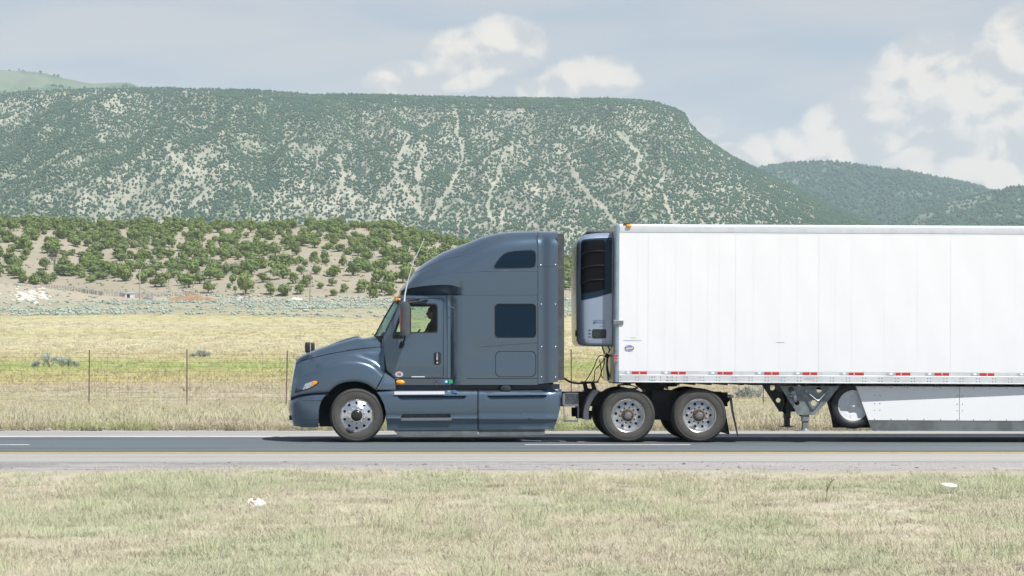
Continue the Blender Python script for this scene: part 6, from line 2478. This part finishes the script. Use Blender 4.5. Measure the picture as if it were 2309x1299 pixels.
for (grey, band, mark), lst in cells.items():
    lst.sort(key=lambda q: q[0])
    kind_ = 'grey dead trees' if grey else 'junipers'
    for n_, (px, o) in enumerate(lst):
        which = 'only one' if len(lst) == 1 else f'{ORD[min(n_, 58)]} from left'
        tag(o, f'{which} of the {band} {kind_} above {mark}', 'tree', f'{kind_} on the near hillside')
VV, FF, nb = [], [], 0
for (X, Y, z, s_, hs, k, rot) in rest:
    me, V, F = BOTH[k]
    v = np.array(V)
    c_, q = math.cos(rot), math.sin(rot)
    w_ = np.stack([(v[:, 0] * c_ - v[:, 1] * q) * s_ + X, (v[:, 0] * q + v[:, 1] * c_) * s_ + Y, v[:, 2] * hs + z], -1)
    VV += [tuple(a) for a in w_]
    FF += [tuple(j + nb for j in f) for f in F]
    nb += len(v)
if VV:
    o = obj('juniper_wood', VV, FF, leaf_mats[0])
    tag(o, 'mass of farther junipers along the crest of the near hill and behind the truck', 'woodland', kind='stuff')

# ================================================================== SHRUBS
sage_m = mat('sagebrush_leaf', (0.42, 0.46, 0.42), 0.9, spec=0.1, color2=(0.54, 0.57, 0.52), gscale=1.5)
sage_far = mat('sagebrush_grey_green', (0.30, 0.36, 0.31), 0.9, spec=0.1, color2=(0.40, 0.45, 0.39), gscale=0.4)
twig_m = mat('sagebrush_twig', (0.20, 0.17, 0.14), 0.9)


def sage(name, px, py, Y, clumps, label):
    x0, _, _ = PT(px, py, Y)
    g = float(ground_z(x0, Y))
    t_ = thing(name, (x0, Y, g), label, 'shrub')
    rg = np.random.default_rng(int(px))
    V, F = [], []
    mb = MB()
    for (dx, w_, h_) in clumps:
        lobes = []
        for k in range(9):
            a = rg.random() * 2 * PI
            q = w_ * .33 * math.sqrt(rg.random())
            lobes.append((x0 + dx + q * math.cos(a), Y + q * math.sin(a), g + h_ * rg.uniform(.35, .80) * (1 - q / w_ * .6), h_ * rg.uniform(.18, .30)))
        n = 900
        L = np.array(lobes)[rg.integers(0, 9, n)]
        d = rg.normal(size=(n, 3))
        d /= np.linalg.norm(d, axis=1)[:, None]
        P_ = L[:, :3] + d * (L[:, 3] * rg.uniform(.3, 1.1, n))[:, None]
        up = np.stack([(P_[:, 0] - x0 - dx) * .9, (P_[:, 1] - Y) * .9, np.full(n, .45 * h_)], -1) + .18 * rg.normal(size=(n, 3))
        up /= np.linalg.norm(up, axis=1)[:, None]
        sd = np.cross(up, rg.normal(size=(n, 3)))
        sd /= np.linalg.norm(sd, axis=1)[:, None]
        l_, wd = rg.uniform(.07, .16, n)[:, None], .016
        Q = np.stack([P_ - sd * wd, P_ + sd * wd, P_ + up * l_ + sd * wd * .3, P_ + up * l_ - sd * wd * .3], 1).reshape(-1, 3)
        n0 = len(V)
        V += [tuple(q) for q in Q]
        F += [tuple(int(j) + n0 for j in f) for f in np.arange(4 * n).reshape(n, 4)]
        for (x, y, z, r_) in lobes:
            mb.tube([(x0 + dx, Y, g - .05), ((x0 + dx + x) / 2, (Y + y) / 2, g + (z - g) * .4), (x, y, z)], [.022, .015, .006], 4)
    obj('foliage', V, F, sage_m, t_)
    mb.build('stems', twig_m, t_)
    return t_


sage('sagebrush', 118, 818, 142, [(-.15, 1.15, 1.05), (.55, 1.0, .85), (1.05, .75, .62), (1.5, .6, .45), (-1.0, .7, .45)], 'large pale sagebrush clump in the yellow pasture at far left, just behind the fence')
sage('sagebrush', 451, 792, 166, [(0, 1.1, .62), (.45, .7, .5), (-.6, .4, .32)], 'small dark-shadowed sagebrush above the second fence post from the left')
sage('sagebrush', 1688, 892, 93, [(0, .9, .55), (.35, .6, .45), (-.35, .6, .42)], 'grey green sagebrush seen under the trailer between drive wheels and landing legs')
# low sage mats in the belt at the foot of the hill (uncountable)
P_, S_ = [], []
rg = np.random.default_rng(77)
for _ in range(24000):
    Y = rg.uniform(400, 640)
    X = rg.uniform(-200, 190) * Y / 600
    px = PCX + X * F_PX / Y
    z = float(land_z(X, Y))
    py = PCY - (z - CAM_H) * F_PX / Y
    dn = 1.0 * math.exp(-((py - (684 + 5 * math.sin(px * .012))) / 7) ** 2) * sstep(180, 330, px) + .9 * math.exp(-((py - 707) / 6) ** 2 - ((px - 190) / 70) ** 2) + .8 * math.exp(-((py - 705) / 6) ** 2 - ((px - 30) / 60) ** 2) + .12
    dn *= .35 + 1.3 * float(sstep(.42, .6, fbm(X * .06, Y * .05, 3)))
    if rg.random() < dn and len(P_) < 5200:
        s_ = rg.uniform(.3, .85)
        P_.append((X, Y, z + .25 * s_))
        S_.append((s_, s_, s_ * rg.uniform(.5, .75)))
P_, S_ = np.array(P_), np.array(S_)
# each mat is a handful of lumps
PP = np.repeat(P_, 5, 0) + rg.normal(size=(len(P_) * 5, 3)) * np.repeat(S_, 5, 0) * np.array([.55, .5, .28])
V, F = blobs(PP, np.repeat(S_, 5, 0) * rg.uniform(.25, .5, (len(PP), 1)), .45)
o = fast_obj('sagebrush_belt', V, F, sage_far)
tag(o, 'belt of low grey green sagebrush along the foot of the hill', 'brush', kind='stuff')
# tufts of dry brush dotted over the bare hillside
n = 2600
X, Y = rg.uniform(-175, 130, n), rg.uniform(600, 830, n)
k = fbm(X * .05 + 9, Y * .04, 3) > .46
X, Y = X[k], Y[k]
r_ = rg.uniform(.18, .55, len(X))
V, F = blobs(np.stack([X, Y, land_z(X, Y) + r_ * .3], -1), np.stack([r_, r_, r_ * .7], -1), .5)
o = fast_obj('hillside_brush', V, F, mat('hillside_brush_green', (0.20, 0.22, 0.13), 0.95, spec=0.1, color2=(0.32, 0.29, 0.19), gscale=0.2))
tag(o, 'small dry brush dotted over the bare soil between the junipers', 'brush', kind='stuff')

# ================================================================== RANCH BITS AT THE FOOT OF THE HILL
def spot(px, py):
    Y = on_slope(px, py, 380.0)
    X = (px - PCX) * Y / F_PX
    return Vector((X, Y, float(land_z(X, Y))))


for (px, pb, ptop, lab, leanx) in ((315, 688, 610, 'left one of two tall bare utility poles, beside the white shed', .0), (699, 684, 613, 'right one of two tall bare utility poles, beside the pale sand heap', .35)):
    c = spot(px, pb)
    h = (pb - ptop) * c.y / F_PX
    p_ = thing('utility_pole', c, lab, 'pole', None)
    mb = MB()
    mb.tube([c + Vector((-leanx * .3, 0, -.8)), c + Vector((leanx * .2, 0, h * .5)), c + Vector((leanx, 0, h))], [.17, .15, .12], 8)
    mb.build('shaft', mat('pole_wood', (0.44, 0.37, 0.28), 0.9, grain=0.3, gscale=2) if px == 315 else MATS['weathered_wood'], p_, 60)
    mb = MB()
    mb.tube([c + Vector((leanx, 0, h - .05)), c + Vector((leanx, 0, h + .18))], .05, 6)
    mb.lathe([(0, .30), (.06, .26), (.07, .18), (.04, .12)], 8, c + Vector((leanx, 0, h)), 'Z')
    mb.build('insulator', steel_dark, p_)
for (px, pb, ptop, lab) in ((530, 670, 656, 'thin dark gate post left of the pale short post near the grey trough'), (551, 677, 657, 'pale short wooden post beside the lone juniper at the foot of the hill')):
    c = spot(px, pb)
    h = (pb - ptop) * c.y / F_PX
    mb = MB()
    mb.tube([c + Vector((0, 0, -.4)), c + Vector((0.02, 0, h))], [.11, .09], 7)
    mb.lathe([(.10, h), (.05, h + .05), (0, h + .06)], 7, c, 'Z')
    tag(mb.build('gate_post', wood_m if px == 551 else bark_m), lab, 'post')
c = spot(292, 672)
sh = thing('shed', c, 'small white low shed with a dark doorway beside the left utility pole', 'shed')
k_ = c.y / F_PX
mb = MB()
wd, ht = 20 * k_, 12 * k_
for a, c_, m_w in ((-.5, -.30, .2), (.05, .5, .45)):
    mb.box(c + Vector(((a + c_) / 2 * wd, 0, ht * .45)), ((c_ - a) * wd, .12, ht * .9))
mb.box(c + Vector((-.12 * wd, 0, ht * .78)), (.38 * wd, .12, ht * .24))
mb.box(c + Vector((.5 * wd, .9, ht * .45)), (.1, 1.8, ht * .9))
mb.box(c + Vector((-.5 * wd, .9, ht * .45)), (.1, 1.8, ht * .9))
mb.build('wall', mat('chalky_white_board', (0.66, 0.68, 0.70), 0.8, grain=0.15, gscale=2), sh)
mb = MB()
mb.box(c + Vector((0, .85, ht * .95)), (wd * 1.12, 2.2, .10), Matrix.Rotation(rad(5), 3, 'X'))
mb.build('roof', mat('grey_tin_roof', (0.50, 0.54, 0.57), 0.5, 0.3), sh)
mb = MB()
mb.box(c + Vector((-.12 * wd, .9, ht * .33)), (.36 * wd, 1.7, ht * .66))
mb.build('doorway', black_void, sh)
# corral of weathered boards
co = thing('corral_fence', spot(230, 668), 'weathered grey board corral fence running left and right of the white shed', 'fence')
posts_, rails_ = MB(), MB()
path = [(92, 649), (128, 652), (160, 656), (190, 661), (215, 665), (245, 668), (270, 669), (303, 672), (325, 672), (350, 671), (380, 668), (410, 668), (440, 667), (470, 667), (495, 668)]
prev = None
for (px, py) in resample(path, 66):
    q = spot(px, py)
    h = rg.uniform(1.1, 1.6) if px < 360 else rg.uniform(.8, 1.1)
    posts_.tube([q + Vector((0, 0, -.3)), q + Vector((rg.uniform(-.06, .06), 0, h))], .07, 5)
    if prev is not None:
        for f in ((.35, .62, .9) if 250 < px < 350 else (.45, .85)):
            rails_.tube([prev + Vector((0, -.05, f * 1.15)), q + Vector((0, -.05, f * 1.15 + rg.uniform(-.05, .05)))], .05 if px < 360 else .035, 4)
        if 262 < px < 350 or 185 < px < 240:
            for k in range(3):
                b_ = prev.lerp(q, rg.random())
                rails_.box(b_ + Vector((0, -.08, .6)), (.22, .03, rg.uniform(.9, 1.3)))
    prev = q
posts_.build('posts', wood_m, co)['kind'] = 'stuff'
rails_.build('rails', mat('grey_board', (0.40, 0.385, 0.37), 0.9, grain=0.3, gscale=2), co)['kind'] = 'stuff'


def heap(name, px0, px1, py, hgt, m, label, cat, kind=None, depth=3.0, seed=1):
    a, c_ = spot(px0, py), spot(px1, py)
    nx, ny = 60, 12
    V = []
    for i in range(nx):
        for j in range(ny):
            u, v = i / (nx - 1), j / (ny - 1)
            x = a.x + (c_.x - a.x) * u
            y = (a.y + c_.y) / 2 + (v - .5) * depth
            e = (math.sin(PI * u) ** .5) * math.sin(PI * v)
            z = float(land_z(x, y)) - .15 + e * hgt * (.55 + .9 * float(fbm(x * .35 + seed, y * .4, 3)))
            V.append((x, y, z))
    o = obj(name, V, [tuple(f) for f in grid_faces(nx, ny)[:, ::-1]], m, None, 180)
    return tag(o, label, cat, kind=kind)


heap('dirt_mound', 372, 502, 679, 1.5, mat('brown_earth', (0.34, 0.22, 0.13), 0.95, grain=0.3, gscale=.6), 'long low mound of brown earth right of the left utility pole', 'mound')
heap('brush_pile', 318, 352, 679, 1.3, mat('grey_brush', (0.30, 0.28, 0.26), 0.95, grain=0.6, gscale=1.5), 'grey heap of old branches under the left utility pole', 'brush pile', seed=4)
heap('chalk_heap', 652, 685, 678, 1.0, mat('pale_chalk', (0.62, 0.56, 0.46), 0.95, grain=0.2, gscale=.6), 'pale low sand heap left of the right utility pole', 'mound', seed=8)
heap('stone_trough', 530, 548, 676, 1.2, mat('grey_trough', (0.40, 0.42, 0.42), 0.8, grain=0.4, gscale=1), 'small grey trough heap between the two short posts', 'trough', depth=1.6, seed=5)
mb = MB()
for (px, py) in ((416, 667), (424, 667), (432, 668)):
    q = spot(px, py)
    for dx in (-.45, .45):
        mb.tube([q + Vector((dx, 0, 0)), q + Vector((dx, 0, 1.1))], .07, 5)
    for h in (.35, .75, 1.1):
        mb.tube([q + Vector((-.5, 0, h)), q + Vector((.5, 0, h))], .06, 5)
o = mb.build('cattle_gate', mat('rust_red_paint', (0.36, 0.12, 0.06), 0.8))
tag(o, 'short rusty red steel gate standing on the brown earth mound', 'gate')
mb = MB()
for k in range(7):
    q = spot(601 + rg.uniform(0, 10), 671) + Vector((0, 0, .2 + .12 * (k % 3)))
    a = rg.uniform(-.5, .5)
    mb.tube([q, q + Vector((1.1 * math.cos(a), .4, .45 * math.sin(a) + .1))], .09, 5)
tag(mb.build('log_pile', bark_m), 'little dark pile of logs on the bare soil below the junipers', 'logs')
# white rubble on the bank at far left
n = 130
pp = []
for _ in range(n):
    px, py = rg.normal(72, 22), rg.normal(668, 6.5)
    q = spot(px, py)
    pp.append((q.x, q.y, q.z + .1))
r_ = rg.gamma(2.2, .14, n) + .1
V, F = blobs(np.array(pp), np.stack([r_ * 1.3, r_, r_ * .6], -1), .45)
o = fast_obj('white_rubble', V, F, mat('white_rock', (0.70, 0.66, 0.58), 0.9, grain=0.2, gscale=1))
tag(o, 'patch of white broken rock on the bare bank at far left', 'rocks', kind='stuff')

# ================================================================== GRASS
def grass_mat(name):
    m = bpy.data.materials.new(name)
    m.use_nodes = True
    t = NT(m.node_tree)
    t.n.clear()
    o_ = t.new('ShaderNodeOutputMaterial')
    gn = t.new('ShaderNodeNewGeometry')
    lift = t.new('ShaderNodeVectorMath', operation='ADD')
    t.put(lift.inputs[0], gn.outputs['Normal'])
    lift.inputs[1].default_value = (0.0, 0.0, 1.5)      # normals tilted up to brighten the blades, as if the sward faced up
    nrm = t.new('ShaderNodeVectorMath', operation='NORMALIZE')
    t.put(nrm.inputs[0], lift.outputs[0])
    at = t.new('ShaderNodeAttribute', attribute_name='tint', attribute_type='INSTANCER')
    av = t.new('ShaderNodeAttribute', attribute_name='shade')
    c = t.mix(av.outputs['Fac'], at.outputs['Color'], (0.52, 0.47, 0.36, 1))
    d = t.new('ShaderNodeBsdfDiffuse')
    tr = t.new('ShaderNodeBsdfTranslucent')
    t.put(d.inputs[0], c)
    t.put(tr.inputs[0], c)
    t.l.new(nrm.outputs[0], d.inputs['Normal'])
    mx = t.new('ShaderNodeMixShader')
    mx.inputs[0].default_value = 0.22
    t.l.new(d.outputs[0], mx.inputs[1])
    t.l.new(tr.outputs[0], mx.inputs[2])
    t.l.new(mx.outputs[0], o_.inputs[0])
    return m


GRASS_M = grass_mat('grass_blade')


def tuft(seed, n, spread, h0, h1, wid, droop=.5, heads=0.0):
    rg = np.random.default_rng(seed)
    V, F, S = [], [], []
    for k in range(n):
        a, q = rg.random() * 2 * PI, spread * math.sqrt(rg.random())
        x, y = q * math.cos(a), q * math.sin(a)
        h = rg.uniform(h0, h1)
        b_ = rg.random() * 2 * PI
        out_ = rg.uniform(.1, droop) * h
        dx, dy = math.cos(b_) * out_ + x * .6, math.sin(b_) * out_ + y * .6
        c_ = rg.random() * 2 * PI
        sx_, sy_ = math.cos(c_) * wid, math.sin(c_) * wid
        i = len(V)
        V += [(x - sx_, y - sy_, -.01), (x + sx_, y + sy_, -.01), (x + dx * .4 - sx_ * .8, y + dy * .4 - sy_ * .8, h * .62), (x + dx * .4 + sx_ * .8, y + dy * .4 + sy_ * .8, h * .62), (x + dx, y + dy, h * rg.uniform(.8, 1.0))]
        F += [(i, i + 1, i + 3, i + 2), (i + 2, i + 3, i + 4)]
        S += [rg.random() ** 2.0 * .9] * 5
        if rg.random() < heads:
            i = len(V)
            e = V[i - 1]
            V += [(e[0] - wid * 1.6, e[1], e[2] - .01), (e[0] + wid * 1.6, e[1], e[2] - .01), (e[0] + dx * .15, e[1] + dy * .15, e[2] + h * .22)]
            F.append((i, i + 1, i + 2))
            S += [.8] * 3
    me = mesh_data('tuft', V, F, GRASS_M)
    a_ = me.attributes.new('shade', 'FLOAT', 'POINT')
    a_.data.foreach_set('value', np.array(S, np.float32))
    return bpy.data.objects.new('grass_tuft', me)


def scatter(name, P_, scale, tint, sources, label, pick=None):
    n = len(P_)
    me = bpy.data.meshes.new(name)
    me.vertices.add(n)
    me.vertices.foreach_set('co', np.asarray(P_, np.float32).ravel())
    for an, ty, dat, key in (('scl', 'FLOAT', scale, 'value'), ('rot', 'FLOAT', RNG.random(n) * 2 * PI, 'value'), ('pick', 'INT', RNG.integers(0, len(sources), n) if pick is None else pick, 'value')):
        a_ = me.attributes.new(an, ty, 'POINT')
        a_.data.foreach_set(key, np.asarray(dat, np.float32 if ty == 'FLOAT' else np.int32))
    a_ = me.attributes.new('tint', 'FLOAT_COLOR', 'POINT')
    a_.data.foreach_set('color', np.concatenate([np.clip(tint, 0, 1), np.ones((n, 1))], 1).astype(np.float32).ravel())
    me.materials.append(GRASS_M)
    o = bpy.data.objects.new(name, me)
    COL.objects.link(o)
    ng = bpy.data.node_groups.new(name, 'GeometryNodeTree')
    ng.interface.new_socket('Geometry', in_out='INPUT', socket_type='NodeSocketGeometry')
    ng.interface.new_socket('Geometry', in_out='OUTPUT', socket_type='NodeSocketGeometry')
    N, L = ng.nodes, ng.links
    gi, go = N.new('NodeGroupInput'), N.new('NodeGroupOutput')
    mp = N.new('GeometryNodeMeshToPoints')
    L.new(gi.outputs[0], mp.inputs['Mesh'])
    jn = N.new('GeometryNodeJoinGeometry')
    for s_ in reversed(sources):
        oi = N.new('GeometryNodeObjectInfo')
        oi.inputs['Object'].default_value = s_
        oi.inputs['As Instance'].default_value = True
        L.new(oi.outputs['Geometry'], jn.inputs[0])
    ip = N.new('GeometryNodeInstanceOnPoints')
    L.new(mp.outputs[0], ip.inputs['Points'])
    L.new(jn.outputs[0], ip.inputs['Instance'])
    ip.inputs['Pick Instance'].default_value = True

    def attr(nm, ty):
        q = N.new('GeometryNodeInputNamedAttribute')
        q.data_type = ty
        q.inputs['Name'].default_value = nm
        return q.outputs['Attribute']
    L.new(attr('pick', 'INT'), ip.inputs['Instance Index'])
    L.new(attr('scl', 'FLOAT'), ip.inputs['Scale'])
    cx = N.new('ShaderNodeCombineXYZ')
    L.new(attr('rot', 'FLOAT'), cx.inputs[2])
    L.new(cx.outputs[0], ip.inputs['Rotation'])
    L.new(ip.outputs[0], go.inputs[0])
    md = o.modifiers.new('scatter', 'NODES')
    md.node_group = ng
    return tag(o, label, 'grass', kind='stuff')


def tints(X, Y, straw, green, amount, jit=.10):
    g = sstep(.44, .62, fbm(X * .6 + 7, Y * .3, 4)) * amount
    g = np.clip(g + .25 * (RNG.random(len(X)) - .5), 0, 1)[:, None]
    base = straw * (1 - g) + green * g
    pink = sstep(.50, .66, fbm(X * .7 + 31, Y * .4, 3))[:, None] * .2
    base = base * (1 - pink) + np.array([.57, .47, .38]) * pink
    return base * (1 + jit * RNG.normal(size=(len(X), 1)))


# median in the foreground
fg_src = [tuft(1, 46, .14, .02, .07, .0019, 1.8), tuft(2, 46, .15, .03, .09, .0019, 1.6), tuft(3, 34, .10, .05, .13, .0019, 1.1, .3), tuft(5, 50, .18, .012, .04, .0022, 2.6),
          tuft(6, 80, .16, .07, .20, .0017, 1.0, .2), tuft(7, 70, .13, .10, .26, .0017, .9, .3), tuft(8, 90, .21, .05, .15, .0017, 1.3)]
n = 26000
Y = RNG.uniform(15.5, 32.5, n)
X = RNG.uniform(-.265, .345, n) * Y + RNG.uniform(-.3, .3, n)
cover = fbm(X * .8 + 2, Y * .5, 4)
thin = sstep(30.6, 32.6, Y + (cover - .5) * 2.4)
keep = (RNG.random(n) < (.35 + .8 * sstep(.36, .56, cover)) * (1 - thin * .96))
X, Y, cover = X[keep], Y[keep], cover[keep]
pick = np.where(RNG.random(len(X)) < .12, 2, RNG.choice([0, 1, 3], len(X)))
tn = tints(X, Y, np.array([.61, .575, .43]), np.array([.48, .545, .35]), .75, .06)
# bunches of taller, finer, minty green grass standing in the straw
n2 = 1500
Y2 = RNG.uniform(16, 31.0, n2)
X2 = RNG.uniform(-.265, .345, n2) * Y2
k2 = RNG.random(n2) < .10 + .9 * sstep(.50, .64, fbm(X2 * .6 + 70, Y2 * .35, 3))
X2, Y2 = X2[k2], Y2[k2]
t2 = np.array([.45, .54, .31]) * (1 + .09 * RNG.normal(size=(len(X2), 1))) + (RNG.random((len(X2), 1)) ** 2) * np.array([.12, .07, .05])
X, Y = np.concatenate([X, X2]), np.concatenate([Y, Y2])
pick = np.concatenate([pick, RNG.integers(4, 7, len(X2))])
tn = np.concatenate([tn, t2])
scatter('median_grass', np.stack([X, Y, ground_z(X, Y)], -1), RNG.uniform(.65, 1.2, len(X)), tn, fg_src, 'dry pale green and straw grass of the median in the foreground', pick)

# verge beyond the road, thick and greener close to the gravel
vg_src = [tuft(11, 40, .20, .10, .24, .0042, 1.1, .3), tuft(12, 40, .22, .14, .34, .0042, 1.0, .5), tuft(13, 36, .26, .05, .14, .0046, 1.6), tuft(14, 30, .16, .20, .44, .0042, .8, .6)]
n = 30000
Y = 49.2 + 60 * RNG.random(n) ** 1.5
X = RNG.uniform(-.235, .31, n) * Y
cover = fbm(X * .3 + 12, Y * .3, 4)
keep = RNG.random(n) < .35 + .9 * sstep(.36, .58, cover) + .5 * (Y < 62)
X, Y, cover = X[keep], Y[keep], cover[keep]
green = np.clip(1.35 - sstep(58, 80, Y) * 1.0, 0.1, 1.2)
tn = tints(X, Y, np.array([.58, .53, .36]), np.array([.44, .53, .21]), green)
near_ = (Y < 66)
pick = np.where(near_, RNG.choice([0, 1, 3], len(X), p=[.45, .4, .15]), RNG.choice([0, 2], len(X), p=[.35, .65]))
scatter('verge_grass', np.stack([X, Y, ground_z(X, Y)], -1), RNG.uniform(.65, 1.15, len(X)), tn, vg_src, 'tall yellow green verge grass between the road and the wire fence', pick)

# pasture
ps_src = [tuft(21, 46, .5, .08, .20, .012, 1.2), tuft(22, 46, .55, .12, .28, .012, 1.0, .3), tuft(23, 40, .55, .05, .13, .014, 1.6)]
n = 22000
Y = np.exp(RNG.uniform(math.log(100), math.log(520), n))
X = RNG.uniform(-.215, .29, n) * Y
tn = land_colour(X, Y) * 1.25
tn = tn * (1 + .12 * RNG.normal(size=(n, 1))) + .03 * RNG.normal(size=(n, 3)) * np.array([1, .6, .4])
scatter('pasture_grass', np.stack([X, Y, ground_z(X, Y)], -1), RNG.uniform(.7, 1.2, n), tn, ps_src, 'yellow and green striped pasture grass beyond the fence')

# dark weed stalks and litter in the median
def fg(px, py):
    Ys = np.linspace(16, 36, 600)
    X_ = (px - PCX) * Ys / F_PX
    pz = PCY - (ground_z(X_, Ys) - CAM_H) * F_PX / Ys
    k = int(np.argmin(np.abs(pz - py)))
    return Vector((X_[k], Ys[k], float(ground_z(X_[k], Ys[k]))))


weed_m = mat('dry_weed_stalk', (0.24, 0.27, 0.12), 0.9, grain=0.3, gscale=20)
for (px, py, hpx, lab) in ((1862, 1130, 46, 'dark green bent weed stalk in the median grass, right half, below the trailer skirt'),):
    c = fg(px, py)
    h = hpx * c.y / F_PX
    w_ = thing('weed', c, lab, 'weed')
    mb = MB()
    top_ = c + Vector((h * .30, 0, h))
    mb.tube([c + Vector((0, 0, -.03)), c + Vector((h * .08, 0, h * .5)), top_], [.006, .005, .003], 5)
    mb.build('stalk', weed_m, w_)
    mb = MB()
    for k in range(14):
        f = .4 + .6 * k / 13
        b_ = c + Vector((h * .30 * f * f, 0, h * f))
        a = rg.random() * 2 * PI
        mb.tube([b_, b_ + Vector((math.cos(a) * .035, math.sin(a) * .035, .03))], [.007, .002], 4)
    mb.build('seed_heads', weed_m, w_)
# crumpled bag
c = fg(575, 1146)
V, F = [], []
rg2_ = np.random.default_rng(3)
for i in range(13):
    for k in range(18):
        ph, th = PI * .5 * i / 12, 2 * PI * k / 18
        cr = 1 + .38 * (vnoise(np.array(math.cos(th) * 2.3 + i * .5 + 9), np.array(math.sin(th) * 2.3 + 4)) - .5) * 2
        V.append(c + Vector((math.sin(ph) * math.cos(th) * .085 * cr * 1.15, math.sin(ph) * math.sin(th) * .06 * cr, math.cos(ph) * .085 * cr + .01 + (.02 if math.cos(th) > .2 else 0))))
for i in range(12):
    for k in range(18):
        F.append((i * 18 + k, (i + 1) * 18 + k, (i + 1) * 18 + (k + 1) % 18, i * 18 + (k + 1) % 18))
bag = obj('litter_bag', V, F, mat('white_plastic_bag', (0.82, 0.81, 0.79), 0.5))
tag(bag, 'crumpled white plastic bag lying in the median grass at left', 'litter')
mb = MB()
mb.box(c + Vector((-.035, -.045, .075)), (.05, .012, .02), Matrix.Rotation(.4, 3, 'Y'))
mb.box(c + Vector((.0, -.02, .105)), (.06, .02, .014), Matrix.Rotation(-.2, 3, 'Y'))
mb.build('print', mat('faded_red_print', (0.55, 0.20, 0.12), 0.6), bag)
c = fg(2138, 1112)
mb = MB()
mb.lathe([(0, .016), (.05, .018), (.085, .010), (.098, .014), (.10, .006), (.09, 0), (0, .002)], 26, (0, 0, 0), 'Z')
M_ = Matrix.Rotation(rad(10), 3, 'X') @ Matrix.Rotation(rad(5), 3, 'Y')
V = [c + M_ @ Vector((v[0], v[1] * .9, v[2] + .10)) for v in mb.V]
tag(obj('litter_plate', V, mb.F, mat('white_paper_plate', (0.85, 0.86, 0.86), 0.5), None, 40), 'flat white plate lying on the median grass at right', 'litter')
